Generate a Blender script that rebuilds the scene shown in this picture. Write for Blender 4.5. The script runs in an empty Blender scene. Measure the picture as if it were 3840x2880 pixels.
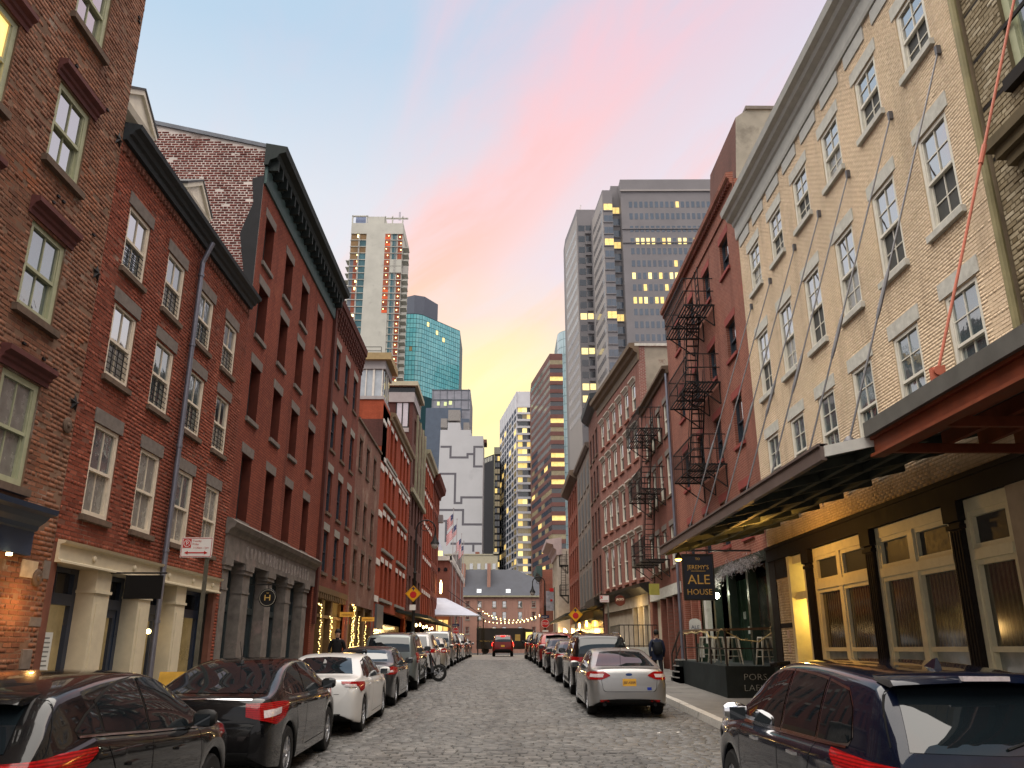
import bpy, math, random
import numpy as np
from mathutils import Vector
from mathutils.bvhtree import BVHTree

RND = random.Random(11)
NR = np.random.default_rng(5)
SC = bpy.context.scene
COL = SC.collection

# ------------------------------------------------------------------ camera
cam_d = bpy.data.cameras.new('camera')
cam = bpy.data.objects.new('camera', cam_d)
COL.objects.link(cam)
cam_d.sensor_width = 36.0
cam_d.lens = 36.0 * 3080 / 3840
cam_d.clip_end = 3000
cam_d.clip_start = 0.05
cam.location = (0, 0, 2.1)
cam.rotation_euler = (math.radians(90 + 17.9), 0, math.radians(-0.673))
SC.camera = cam

# ------------------------------------------------------------------ exposure
SC.view_settings.view_transform = 'Standard'
SC.view_settings.look = 'None'
EXPO = 2.5
SC.view_settings.exposure = EXPO
SC.view_settings.gamma = 1.0
SC.cycles.use_denoising = True
SC.cycles.max_bounces = 6
SC.cycles.diffuse_bounces = 3
SC.cycles.glossy_bounces = 3
SC.cycles.transmission_bounces = 4
SC.cycles.caustics_reflective = False
SC.cycles.caustics_refractive = False
SC.cycles.sample_clamp_indirect = 4.0
SKY_GAIN = 1.2 * 2.0 ** -EXPO
EK = 2.0 ** (1.35 - EXPO)      # lamps keep their look when the exposure moves


# ------------------------------------------------------------------ node helpers
class NT:
    """thin wrapper to write node trees in few lines"""
    def __init__(self, tree):
        self.t = tree
        self.t.nodes.clear()

    def n(self, kind, props=None, **inp):
        nd = self.t.nodes.new(kind)
        for k, v in (props or {}).items():
            setattr(nd, k, v)
        for k, v in inp.items():
            key = int(k[1:]) if k[0] == 'i' and k[1:].isdigit() else k.replace('_', ' ')
            sock = nd.inputs[key]
            if isinstance(v, bpy.types.NodeSocket):
                self.t.links.new(v, sock)
            elif isinstance(v, bpy.types.Node):
                self.t.links.new(v.outputs[0], sock)
            else:
                if isinstance(v, (tuple, list)) and len(v) == 3 and sock.type == 'RGBA':
                    v = (*v, 1)
                sock.default_value = v
        return nd

    def math(self, op, a, b=0.0, c=0.0, clamp=False):
        nd = self.n('ShaderNodeMath', {'operation': op, 'use_clamp': clamp}, i0=a, i1=b)
        if op in ('MULTIPLY_ADD', 'SMOOTHSTEP', 'COMPARE'):
            v = c
            if isinstance(v, bpy.types.Node):
                self.t.links.new(v.outputs[0], nd.inputs[2])
            else:
                nd.inputs[2].default_value = v
        return nd.outputs[0]

    def mix(self, fac, a, b, mode='MIX'):
        nd = self.n('ShaderNodeMix', {'data_type': 'RGBA', 'blend_type': mode, 'clamp_factor': True})
        for idx, v in ((0, fac), (6, a), (7, b)):
            if isinstance(v, bpy.types.NodeSocket):
                self.t.links.new(v, nd.inputs[idx])
            elif isinstance(v, bpy.types.Node):
                self.t.links.new(v.outputs[0], nd.inputs[idx])
            else:
                nd.inputs[idx].default_value = (*v, 1) if isinstance(v, (tuple, list)) and len(v) == 3 else v
        return nd.outputs[2]

    def ramp(self, fac, stops, interp='LINEAR'):
        nd = self.n('ShaderNodeValToRGB', None, i0=fac)
        el = nd.color_ramp.elements
        nd.color_ramp.interpolation = interp
        while len(el) < len(stops):
            el.new(0.5)
        for e, (p, c) in zip(el, stops):
            e.position = p
            e.color = (*c, 1) if not isinstance(c, (int, float)) else (c, c, c, 1)
        return nd.outputs[0]

    def rng(self, v, a, b, c=0.0, d=1.0):
        nd = self.n('ShaderNodeMapRange', {'clamp': True}, i0=v, i1=a, i2=b, i3=c, i4=d)
        return nd.outputs[0]


# ------------------------------------------------------------------ sky
def build_world():
    w = bpy.data.worlds.new('World')
    SC.world = w
    w.use_nodes = True
    N = NT(w.node_tree)
    tc = N.n('ShaderNodeTexCoord')
    sep = N.n('ShaderNodeSeparateXYZ', None, i0=tc.outputs['Generated'])
    x, y, z = sep.outputs
    zc = N.math('MAXIMUM', z, 0.04)
    base = N.ramp(z, [(0.0, (.80, .76, .76)), (.20, (.84, .81, .82)), (.36, (.77, .78, .83)),
                      (.50, (.68, .73, .80)), (.64, (.46, .61, .76)), (1.0, (.32, .49, .69))])
    nish = N.n('ShaderNodeTexSky', {'sky_type': 'NISHITA', 'sun_disc': False,
                                    'sun_elevation': math.radians(4), 'sun_rotation': math.radians(-4)})
    nish_s = N.mix(1.0, nish.outputs[0], (.10, .10, .10), 'MULTIPLY')
    base = N.mix(0.08, base, nish_s)
    # the cloud sheet, seen in perspective
    u = N.math('DIVIDE', x, zc)
    v = N.math('DIVIDE', y, zc)
    pl = N.n('ShaderNodeCombineXYZ', None, i0=N.math('MULTIPLY', N.math('ADD', u, N.math('MULTIPLY', v, .40)), 1.5), i1=N.math('MULTIPLY', v, .33), i2=0.0)
    nz = N.n('ShaderNodeTexNoise', None, Vector=pl, Scale=2.3, Detail=8.0, Roughness=.60, Distortion=.7)
    nzl = N.n('ShaderNodeTexNoise', None, Vector=pl, Scale=1.0, Detail=3.0, Roughness=.5)
    q = N.math('ADD', u, N.math('MULTIPLY', v, .40))
    q = N.math('SUBTRACT', q, .68)
    q = N.math('ADD', q, N.math('MULTIPLY', N.math('SUBTRACT', nz.outputs[0], .5), .62))
    band = N.math('POWER', 2.718, N.math('MULTIPLY', N.math('MULTIPLY', q, q), -12.0))
    q2 = N.math('SUBTRACT', q, .46)
    band2 = N.math('POWER', 2.718, N.math('MULTIPLY', N.math('MULTIPLY', q2, q2), -45.0))
    stre = N.rng(nz.outputs[0], .45, .68)
    wide = N.math('MULTIPLY', N.rng(nzl.outputs[0], .36, .62), stre)
    pink_m = N.math('MAXIMUM', N.math('MULTIPLY', band, .92), N.math('MULTIPLY', band2, .6))
    pink_m = N.math('MAXIMUM', pink_m, N.math('MULTIPLY', wide, .40))
    pink_m = N.math('MULTIPLY', pink_m, N.rng(nz.outputs[0], .32, .60, .35, 1.0))
    pink_m = N.math('MULTIPLY', pink_m, N.rng(z, .05, .25))
    pink = N.ramp(z, [(.2, (1.0, .70, .40)), (.36, (.99, .60, .42)), (.5, (.96, .51, .46)), (.64, (.91, .50, .53)), (1, (.66, .48, .57))])
    col = N.mix(pink_m, base, pink)
    # grey-lilac veil to the right of the band
    veil = N.math('MULTIPLY', N.rng(q, -.45, .30), N.rng(q, 1.8, .7))
    veil = N.math('MULTIPLY', veil, N.math('SUBTRACT', 1.0, pink_m))
    col = N.mix(N.math('MULTIPLY', veil, .60), col, (.76, .64, .72))
    # afterglow round the place where the sun went down
    dt = N.n('ShaderNodeVectorMath', {'operation': 'DOT_PRODUCT'}, i0=tc.outputs['Generated'], i1=Vector((.0, .975, .17)).normalized())
    glow2 = N.rng(dt.outputs['Value'], .960, .995)
    glow1 = N.rng(dt.outputs['Value'], .975, .999)
    nzg = N.rng(nz.outputs[0], .35, .65, .55, 1.05)
    col = N.mix(N.math('MULTIPLY', N.math('MULTIPLY', glow2, nzg), .90), col, (1.0, .72, .40))
    col = N.mix(N.math('MULTIPLY', glow1, .95), col, (1.06, .93, .44))
    bg = N.n('ShaderNodeBackground', None, Color=col, Strength=SKY_GAIN)
    out = N.n('ShaderNodeOutputWorld', None, Surface=bg)
    w.cycles.sampling_method = 'AUTOMATIC'


build_world()

# ------------------------------------------------------------------ the one sun lamp: the broad soft light of the evening sky overhead
sun_d = bpy.data.lights.new('sun', 'SUN')
sun_d.energy = 1.5
sun_d.angle = math.radians(90)
sun_d.color = (1.0, .90, .78)
sun = bpy.data.objects.new('sun', sun_d)
COL.objects.link(sun)
sun.rotation_euler = (math.radians(6), math.radians(-7), 0)   # high, a little from the left


# ------------------------------------------------------------------ materials
MATS = {}


def new_mat(name):
    m = bpy.data.materials.new(name)
    m.use_nodes = True
    MATS[name] = m
    return m, NT(m.node_tree)


def pm(name, c, rough=.6, var=.12, scale=3.0, metal=0.0, bump=0.0, bscale=40.0, coat=0.0, ior=1.5, emit=None, es=0.0, alpha=1.0, stain=None, trans=0.0):
    """principled material with procedural colour variation"""
    if name in MATS:
        return MATS[name]
    m, N = new_mat(name)
    geo = N.n('ShaderNodeNewGeometry')
    kw = dict(Roughness=rough, Metallic=metal, IOR=ior)
    if var > 0:
        nz = N.n('ShaderNodeTexNoise', None, Vector=geo.outputs['Position'], Scale=scale, Detail=5.0, Roughness=.6)
        f = N.rng(nz.outputs[0], .3, .7)
        d = tuple(max(0, a * (1 - var)) for a in c)
        l = tuple(min(1, a * (1 + var)) for a in c)
        col = N.mix(f, d, l)
        if stain:
            nz2 = N.n('ShaderNodeTexNoise', None, Vector=geo.outputs['Position'], Scale=stain[1], Detail=6.0, Roughness=.65)
            col = N.mix(N.rng(nz2.outputs[0], stain[2], stain[2] + .12), col, stain[0])
        kw['Base_Color'] = col
        kw['Roughness'] = N.rng(nz.outputs[0], .3, .7, max(0, rough - .08), min(1, rough + .08))
    else:
        kw['Base_Color'] = c
    bs = N.n('ShaderNodeBsdfPrincipled', None, **kw)
    if rough > .35 and metal == 0:
        bs.inputs['Specular IOR Level'].default_value = .16
    if coat:
        bs.inputs['Coat Weight'].default_value = coat
        bs.inputs['Coat Roughness'].default_value = .03
    if emit:
        bs.inputs['Emission Color'].default_value = (*emit, 1)
        bs.inputs['Emission Strength'].default_value = es * EK
    if trans:
        bs.inputs['Transmission Weight'].default_value = trans
    if bump:
        nb = N.n('ShaderNodeTexNoise', None, Vector=geo.outputs['Position'], Scale=bscale, Detail=4.0)
        b = N.n('ShaderNodeBump', None, Strength=bump, Distance=.01, Height=nb.outputs[0])
        N.t.links.new(b.outputs[0], bs.inputs['Normal'])
    N.n('ShaderNodeOutputMaterial', None, Surface=bs)
    return m


# ------------------------------------------------------------------ mesh builder
class MB:
    def __init__(self):
        self.v, self.f, self.m = [], [], []

    def add(self, vs, fs, mi=0):
        b = len(self.v)
        self.v.extend([tuple(p) for p in vs])
        self.f.extend([tuple(b + i for i in f) for f in fs])
        self.m.extend([mi] * len(fs))
        return self

    def quad(self, a, b, c, d, mi=0):
        return self.add([a, b, c, d], [(0, 1, 2, 3)], mi)

    def hexa(self, p, mi=0):
        # p: 8 corners, 0-3 bottom loop, 4-7 top loop
        return self.add(p, [(0, 3, 2, 1), (4, 5, 6, 7), (0, 1, 5, 4), (1, 2, 6, 5), (2, 3, 7, 6), (3, 0, 4, 7)], mi)

    def box(self, x0, x1, y0, y1, z0, z1, mi=0):
        return self.hexa([(x0, y0, z0), (x1, y0, z0), (x1, y1, z0), (x0, y1, z0), (x0, y0, z1), (x1, y0, z1), (x1, y1, z1), (x0, y1, z1)], mi)

    def fb(self, F, s0, s1, z0, z1, d0, d1, mi=0):
        return self.hexa([F.P(s0, z0, d0), F.P(s1, z0, d0), F.P(s1, z0, d1), F.P(s0, z0, d1), F.P(s0, z1, d0), F.P(s1, z1, d0), F.P(s1, z1, d1), F.P(s0, z1, d1)], mi)

    def fprof(self, F, s0, s1, prof, mi=0, cap=True):
        """profile [(d,z)...] swept along s"""
        n = len(prof)
        vs = [F.P(s0, z, d) for d, z in prof] + [F.P(s1, z, d) for d, z in prof]
        fs = [(i, (i + 1) % n, n + (i + 1) % n, n + i) for i in range(n)]
        if cap:
            fs += [tuple(range(n - 1, -1, -1)), tuple(range(n, 2 * n))]
        return self.add(vs, fs, mi)

    def bar(self, p, q, w, h=None, mi=0, up=(0, 0, 1)):
        h = h or w
        p, q = Vector(p), Vector(q)
        d = (q - p).normalized()
        u = Vector(up)
        if abs(d.dot(u)) > .98:
            u = Vector((1, 0, 0))
        a = d.cross(u).normalized() * (w / 2)
        b = a.cross(d).normalized() * (h / 2)
        return self.hexa([p - a - b, p + a - b, p + a + b, p - a + b, q - a - b, q + a - b, q + a + b, q - a + b], mi)

    def cyl(self, p, q, r0, r1=None, n=10, mi=0, cap=True):
        r1 = r0 if r1 is None else r1
        p, q = Vector(p), Vector(q)
        d = (q - p).normalized()
        u = Vector((0, 0, 1)) if abs(d.z) < .95 else Vector((1, 0, 0))
        a = d.cross(u).normalized()
        b = a.cross(d).normalized()
        vs = []
        for c, r in ((p, r0), (q, r1)):
            for i in range(n):
                t = 2 * math.pi * i / n
                vs.append(c + a * (r * math.cos(t)) + b * (r * math.sin(t)))
        fs = [(i, (i + 1) % n, n + (i + 1) % n, n + i) for i in range(n)]
        if cap:
            fs += [tuple(range(n - 1, -1, -1)), tuple(range(n, 2 * n))]
        return self.add(vs, fs, mi)

    def tube(self, pts, r, n=6, mi=0):
        for a, b in zip(pts[:-1], pts[1:]):
            self.cyl(a, b, r, r, n, mi)
        return self

    def lathe(self, c, prof, n=16, mi=0, axis=2):
        """prof [(r,h)] round an axis through c"""
        k = len(prof)
        vs = []
        for r, h in prof:
            for i in range(n):
                t = 2 * math.pi * i / n
                o = [r * math.cos(t), r * math.sin(t), h]
                if axis == 1:
                    o = [o[0], o[2], o[1]]
                elif axis == 0:
                    o = [o[2], o[0], o[1]]
                vs.append((c[0] + o[0], c[1] + o[1], c[2] + o[2]))
        fs = []
        for j in range(k - 1):
            for i in range(n):
                fs.append((j * n + i, j * n + (i + 1) % n, (j + 1) * n + (i + 1) % n, (j + 1) * n + i))
        fs += [tuple(range(n - 1, -1, -1)), tuple(range((k - 1) * n, k * n))]
        return self.add(vs, fs, mi)

    def ball(self, c, r, n=8, m=6, mi=0, sz=1.0):
        prof = [(max(1e-4, r * math.sin(math.pi * j / m)), -r * sz * math.cos(math.pi * j / m)) for j in range(m + 1)]
        return self.lathe(c, prof, n, mi)

    def grid(self, g, mi=0):
        """g: list of rows of points"""
        r, c = len(g), len(g[0])
        vs = [p for row in g for p in row]
        fs = [(i * c + j, i * c + j + 1, (i + 1) * c + j + 1, (i + 1) * c + j) for i in range(r - 1) for j in range(c - 1)]
        return self.add(vs, fs, mi)

    def mesh(self, name, mats, off=(0, 0, 0), smooth=False):
        me = bpy.data.meshes.new(name)
        ox, oy, oz = off
        me.from_pydata([(a - ox, b - oy, c - oz) for a, b, c in self.v], [], self.f)
        if not isinstance(mats, (list, tuple)):
            mats = [mats]
        for m in mats:
            me.materials.append(m)
        if len(mats) > 1:
            me.polygons.foreach_set('material_index', self.m)
        if smooth:
            me.polygons.foreach_set('use_smooth', [True] * len(self.f))
            if smooth != 'all':
                me.set_sharp_from_angle(angle=math.radians(smooth if isinstance(smooth, (int, float)) and smooth > 1 else 40))
        me.update()
        return me

    def build(self, name, mats, parent=None, smooth=False):
        off = root_of(parent) if parent else (0, 0, 0)
        o = bpy.data.objects.new(name, self.mesh(name, mats, off, smooth))
        COL.objects.link(o)
        if parent:
            o.parent = parent
        return o

    def thing(self, name, mats, label, cat, group=None, smooth=False, base=None):
        """one mesh that is a thing of its own; origin at its base"""
        if base is None:
            a = np.array(self.v)
            base = ((a[:, 0].min() + a[:, 0].max()) / 2, (a[:, 1].min() + a[:, 1].max()) / 2, a[:, 2].min())
        o = bpy.data.objects.new(name, self.mesh(name, mats, base, smooth))
        COL.objects.link(o)
        o.location = base
        return tag(o, label, cat, group)


def root_of(p):
    while p.parent:
        p = p.parent
    return tuple(p.get('_base', p.location))


def tag(o, label, cat, group=None):
    o['label'] = label
    o['category'] = cat
    if group:
        o['group'] = group
    return o


def empty(name, loc, label, cat, group=None):
    o = bpy.data.objects.new(name, None)
    COL.objects.link(o)
    o.location = loc
    o.empty_display_size = .3
    return tag(o, label, cat, group)


def struct(o):
    o['kind'] = 'structure'
    return o


def inst(me, name, loc, parent=None, rot=None):
    o = bpy.data.objects.new(name, me)
    COL.objects.link(o)
    o.location = loc
    if rot:
        o.rotation_euler = rot
    if parent:
        o.parent = parent
    return o


def copy_tree(o, parent=None):
    c = o.copy()
    COL.objects.link(c)
    c.parent = parent
    for ch in o.children:
        copy_tree(ch, c)
    return c


def sub(a, b):
    return (a[0] - b[0], a[1] - b[1], a[2] - b[2])


def lerp(a, b, t):
    return a + (b - a) * t


def G(Y):
    """height of the street: it climbs away from the camera, then levels out"""
    return .03 * Y if Y < 36 else 1.08 + .51 * (1 - math.exp(-(Y - 36) / 20))
# ------------------------------------------------------------------ cars
def paint(name, c, metal=.35, rough=.28):
    if name in MATS:
        return MATS[name]
    m, N = new_mat(name)
    geo = N.n('ShaderNodeNewGeometry')
    nz = N.n('ShaderNodeTexNoise', None, Vector=geo.outputs['Position'], Scale=1.7, Detail=6.0, Roughness=.7)
    dust = N.rng(nz.outputs[0], .50, .80, 0, .05)
    col = N.mix(dust, c, (.22, .20, .18))
    bs = N.n('ShaderNodeBsdfPrincipled', None, Base_Color=col, Metallic=metal, Roughness=rough)
    bs.inputs['Coat Weight'].default_value = 1.0
    N.t.links.new(N.rng(nz.outputs[0], .45, .8, .015, .07), bs.inputs['Coat Roughness'])
    bs.inputs['Coat IOR'].default_value = 1.36
    bs.inputs['Specular IOR Level'].default_value = .1
    N.n('ShaderNodeOutputMaterial', None, Surface=bs)
    return m


M_CGLASS = pm('car_glass', (.006, .009, .011), .02, 0, ior=1.6)
M_CBLACK = pm('car_black_trim', (.012, .012, .012), .45, .2)
M_TYRE = pm('tyre_rubber', (.018, .018, .018), .85, .25, scale=12)
M_RIM = pm('alloy_rim', (.55, .55, .56), .28, .15, metal=.9)
M_CHROME = pm('chrome_trim', (.72, .72, .74), .12, .06, metal=1.0)
_m, _N = new_mat('tail_lamp_red')
_g = _N.n('ShaderNodeNewGeometry')
_w = _N.n('ShaderNodeTexWave', {'wave_type': 'BANDS', 'bands_direction': 'Z'}, Vector=_g.outputs['Position'], Scale=14.0, Distortion=.6)
_v = _N.n('ShaderNodeTexVoronoi', None, Vector=_g.outputs['Position'], Scale=28.0)
_c = _N.mix(_w.outputs[0], (.07, .0015, .002), (.24, .005, .006))
_c = _N.mix(_N.rng(_v.outputs['Distance'], .0, .5, .6, 0), _c, (.035, .0005, .001))
_b = _N.n('ShaderNodeBsdfPrincipled', None, Base_Color=_c, Roughness=.12, IOR=1.4)
_b.inputs['Emission Color'].default_value = (1, .02, .015, 1)
_b.inputs['Emission Strength'].default_value = .012
_N.n('ShaderNodeOutputMaterial', None, Surface=_b)
M_TAIL = _m
M_TAILON = pm('brake_lamp_lit', (.6, .01, .01), .2, 0, emit=(1, .012, .01), es=5.0)
M_TAILW = pm('reverse_lamp_clear', (.42, .36, .36), .15, .2, scale=30)
M_PLATE = pm('plate_gold', (.62, .34, .05), .5, .1)
M_PLATEW = pm('plate_white', (.6, .6, .58), .5, .1)
M_INK = pm('plate_ink', (.03, .03, .06), .6, .1)
M_SEAM = pm('panel_gap', (.006, .006, .006), .9, 0)


def chaikin(p, n):
    for _ in range(n):
        a = p[:-1] * .75 + p[1:] * .25
        b = p[:-1] * .25 + p[1:] * .75
        q = np.empty((2 * len(a), p.shape[1]))
        q[0::2] = a
        q[1::2] = b
        q[0] = p[0]
        q[-1] = p[-1]
        p = q
    return p


def smooth_interp(x, pts):
    """monotone-ish smooth interpolation through pts"""
    px = np.array([a for a, b in pts], float)
    py = np.array([b for a, b in pts], float)
    xs = np.linspace(px[0], px[-1], 700)
    ys = np.interp(xs, px, py)
    return np.interp(x, xs, ys)


def car_body(sp):
    """lofted body shell -> (verts, faces, material index)"""
    L, W = sp['L'], sp['W'] / 2
    wr, ax = sp['wr'], sp['axles']
    R = wr + .055
    xs = set(np.linspace(0, L, 64).tolist())
    xs |= {.012, .03, .055, .085, .12, .16, L - .012, L - .03, L - .06, L - .1, L - .16}
    for a in ax:
        for k in range(17):
            xs.add(a - R * math.cos(math.pi * k / 16))
        xs |= {a - R - .006, a + R + .006}
    for a, b in sp['top']:
        xs.add(a)
    xs = sorted(x for x in xs if 0 <= x <= L)
    st = [xs[0]]
    for x in xs[1:]:
        if x - st[-1] > .004:
            st.append(x)
    st[-1] = L
    top = np.array(sp['top'], float)
    # round the silhouette
    tc = chaikin(top, 2)
    belt = np.array(sp['belt'], float)
    plan = chaikin(np.array(sp['plan'], float), 2)
    low = np.array(sp['low'], float)
    th = sp.get('tumble', .30)
    rows = []
    for x in st:
        zt = np.interp(x, tc[:, 0], tc[:, 1])
        zb = min(np.interp(x, belt[:, 0], belt[:, 1]), zt - .045)
        w = W * np.interp(x, plan[:, 0], plan[:, 1])
        zl = np.interp(x, low[:, 0], low[:, 1])
        arch = 0
        for a in ax:
            if abs(x - a) < R:
                arch = max(arch, wr + math.sqrt(R * R - (x - a) ** 2))
        zl2 = max(zl, arch)
        zl2 = min(zl2, zb - .10)
        crown = min(.085, .03 + .12 * max(0, zt - zb))
        gh = max(0.0, zt - crown - zb)          # greenhouse height here
        zm = zl2 + (zb - zl2) * .52
        ye = w * .955 - gh * th
        ins = sp.get('inset', .05) * min(1, gh / .25)
        pts = [(0, zl + .02), (w * .70, zl + .02), (w * .72, max(zl + .03, zl2 - .02)), (w * .955, zl2), (w * .985, zl2 + .015),
               (w * 1.0, zm), (w * .995, zb - .13 * min(1, (zb - zl2) / .3)), (w * .975, zb - .03), (w * .955 - ins * .6, zb + .012),
               (w * .955 - ins - gh * th * .30, zb + gh * .45 + .012), (ye - ins + .005, zb + gh * .86 + .014),
               (ye - ins - .045, zb + gh + crown * .42), (ye * .80 - ins, zb + gh + crown * .74), (ye * .42, zb + gh + crown * .96), (0, zt)]
        p = chaikin(np.array(pts, float), 2)
        rows.append([(x, a, b) for a, b in p])
    n = len(rows[0])
    v, f, mi = [], [], []
    for r in rows:
        v += [(x, a, b) for x, a, b in r]
    off = len(v)
    for r in rows:
        v += [(x, -a, b) for x, a, b in r]
    k = len(rows)
    under = 11
    for i in range(k - 1):
        for j in range(n - 1):
            a, b, c, d = i * n + j, (i + 1) * n + j, (i + 1) * n + j + 1, i * n + j + 1
            f.append((a, b, c, d))
            f.append((off + a, off + d, off + c, off + b))
            m = 1 if j < under else 0
            mi += [m, m]
    # end caps
    for i in (0, k - 1):
        for j in range(n - 1):
            a, d = i * n + j, i * n + j + 1
            f.append((a, d, off + d, off + a))
            mi.append(0)
    return v, f, mi, rows


def decal(bvh, kind, top, bot, n=14, m=5, lift=.006, sgn=1):
    """patch whose outline is given in a projection plane, laid on the body
    kind 'side': (x,z) cast along -y; 'rear': (y,z) cast along +x; 'front': along -x; 'top': (y,x) cast down;
    'corner': (angle deg, z) cast radially at the rear corner"""
    ta, ba = np.array(top, float), np.array(bot, float)
    rows = []
    for i in range(n + 1):
        t = i / n
        def at(P):
            d = np.concatenate([[0], np.cumsum(np.hypot(*(P[1:] - P[:-1]).T))])
            d /= d[-1]
            return np.array([np.interp(t, d, P[:, 0]), np.interp(t, d, P[:, 1])])
        a, b = at(ba), at(ta)
        row = []
        for j in range(m + 1):
            q = a + (b - a) * j / m
            if kind == 'side':
                o, d = Vector((q[0], 3 * sgn, q[1])), Vector((0, -sgn, 0))
            elif kind == 'rear':
                o, d = Vector((-3, q[0], q[1])), Vector((1, 0, 0))
            elif kind == 'front':
                o, d = Vector((9, q[0], q[1])), Vector((-1, 0, 0))
            elif kind == 'top':
                o, d = Vector((q[1], q[0], 4)), Vector((0, 0, -1))
            else:
                an = math.radians(q[0])
                c = Vector((.75, sgn * .25, q[1]))
                d = -Vector((-math.cos(an), sgn * math.sin(an), 0))
                o = c - d * 4
            h = bvh.ray_cast(o, d)
            if h[0] is None:
                row.append(None)
                continue
            nrm = h[1] if h[1].dot(d) < 0 else -h[1]
            row.append(h[0] + (nrm * .5 - d * .5).normalized() * lift)
        rows.append(row)
    return rows


def add_decal(mb, rows, mi=0):
    idx = {}
    for i, r in enumerate(rows):
        for j, p in enumerate(r):
            if p is not None:
                idx[i, j] = len(mb.v)
                mb.v.append(tuple(p))
    for i in range(len(rows) - 1):
        for j in range(len(rows[0]) - 1):
            ks = [(i, j), (i, j + 1), (i + 1, j + 1), (i + 1, j)]
            if all(q in idx for q in ks):
                mb.f.append(tuple(idx[q] for q in ks))
                mb.m.append(mi)


def wheel_parts(root, c, r, w, side, rimc):
    """tyre + rim with spokes; side = +1 outer face towards +y"""
    y0, y1 = c[1] - w / 2, c[1] + w / 2
    t = MB()
    prof = [(r * .62, -w / 2), (r * .70, -w / 2), (r * .93, -w * .5), (r, -w * .36), (r, w * .36), (r * .93, w * .5), (r * .70, w / 2), (r * .62, w / 2)]
    t.lathe(c, prof + [prof[0]], 26, 0, axis=1)
    t.f = [q for q in t.f if len(q) == 4]
    t.m = [0] * len(t.f)
    ty = t.build('tyre', M_TYRE, root, smooth=35)
    d = MB()
    yo = c[1] + side * w * .40
    d.lathe((c[0], yo, c[2]), [(r * .68, -side * .10), (r * .685, side * .012), (r * .62, side * .012), (r * .60, -side * .07), (.02, -side * .075)], 26, 0, axis=1)
    for k in range(5):
        a = 2 * math.pi * k / 5 + .3
        for da in (-.10, .10):
            p = (c[0] + .045 * math.cos(a), yo + side * .004, c[2] + .045 * math.sin(a))
            q = (c[0] + r * .64 * math.cos(a + da), yo - side * .004, c[2] + r * .64 * math.sin(a + da))
            d.bar(p, q, .030, .028, 0, up=(0, 1, 0))
    d.lathe((c[0], yo, c[2]), [(.06, -side * .05), (.055, side * .012), (.01, side * .014)], 12, 0, axis=1)
    d.build('rim', rimc, ty, smooth=35)


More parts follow.
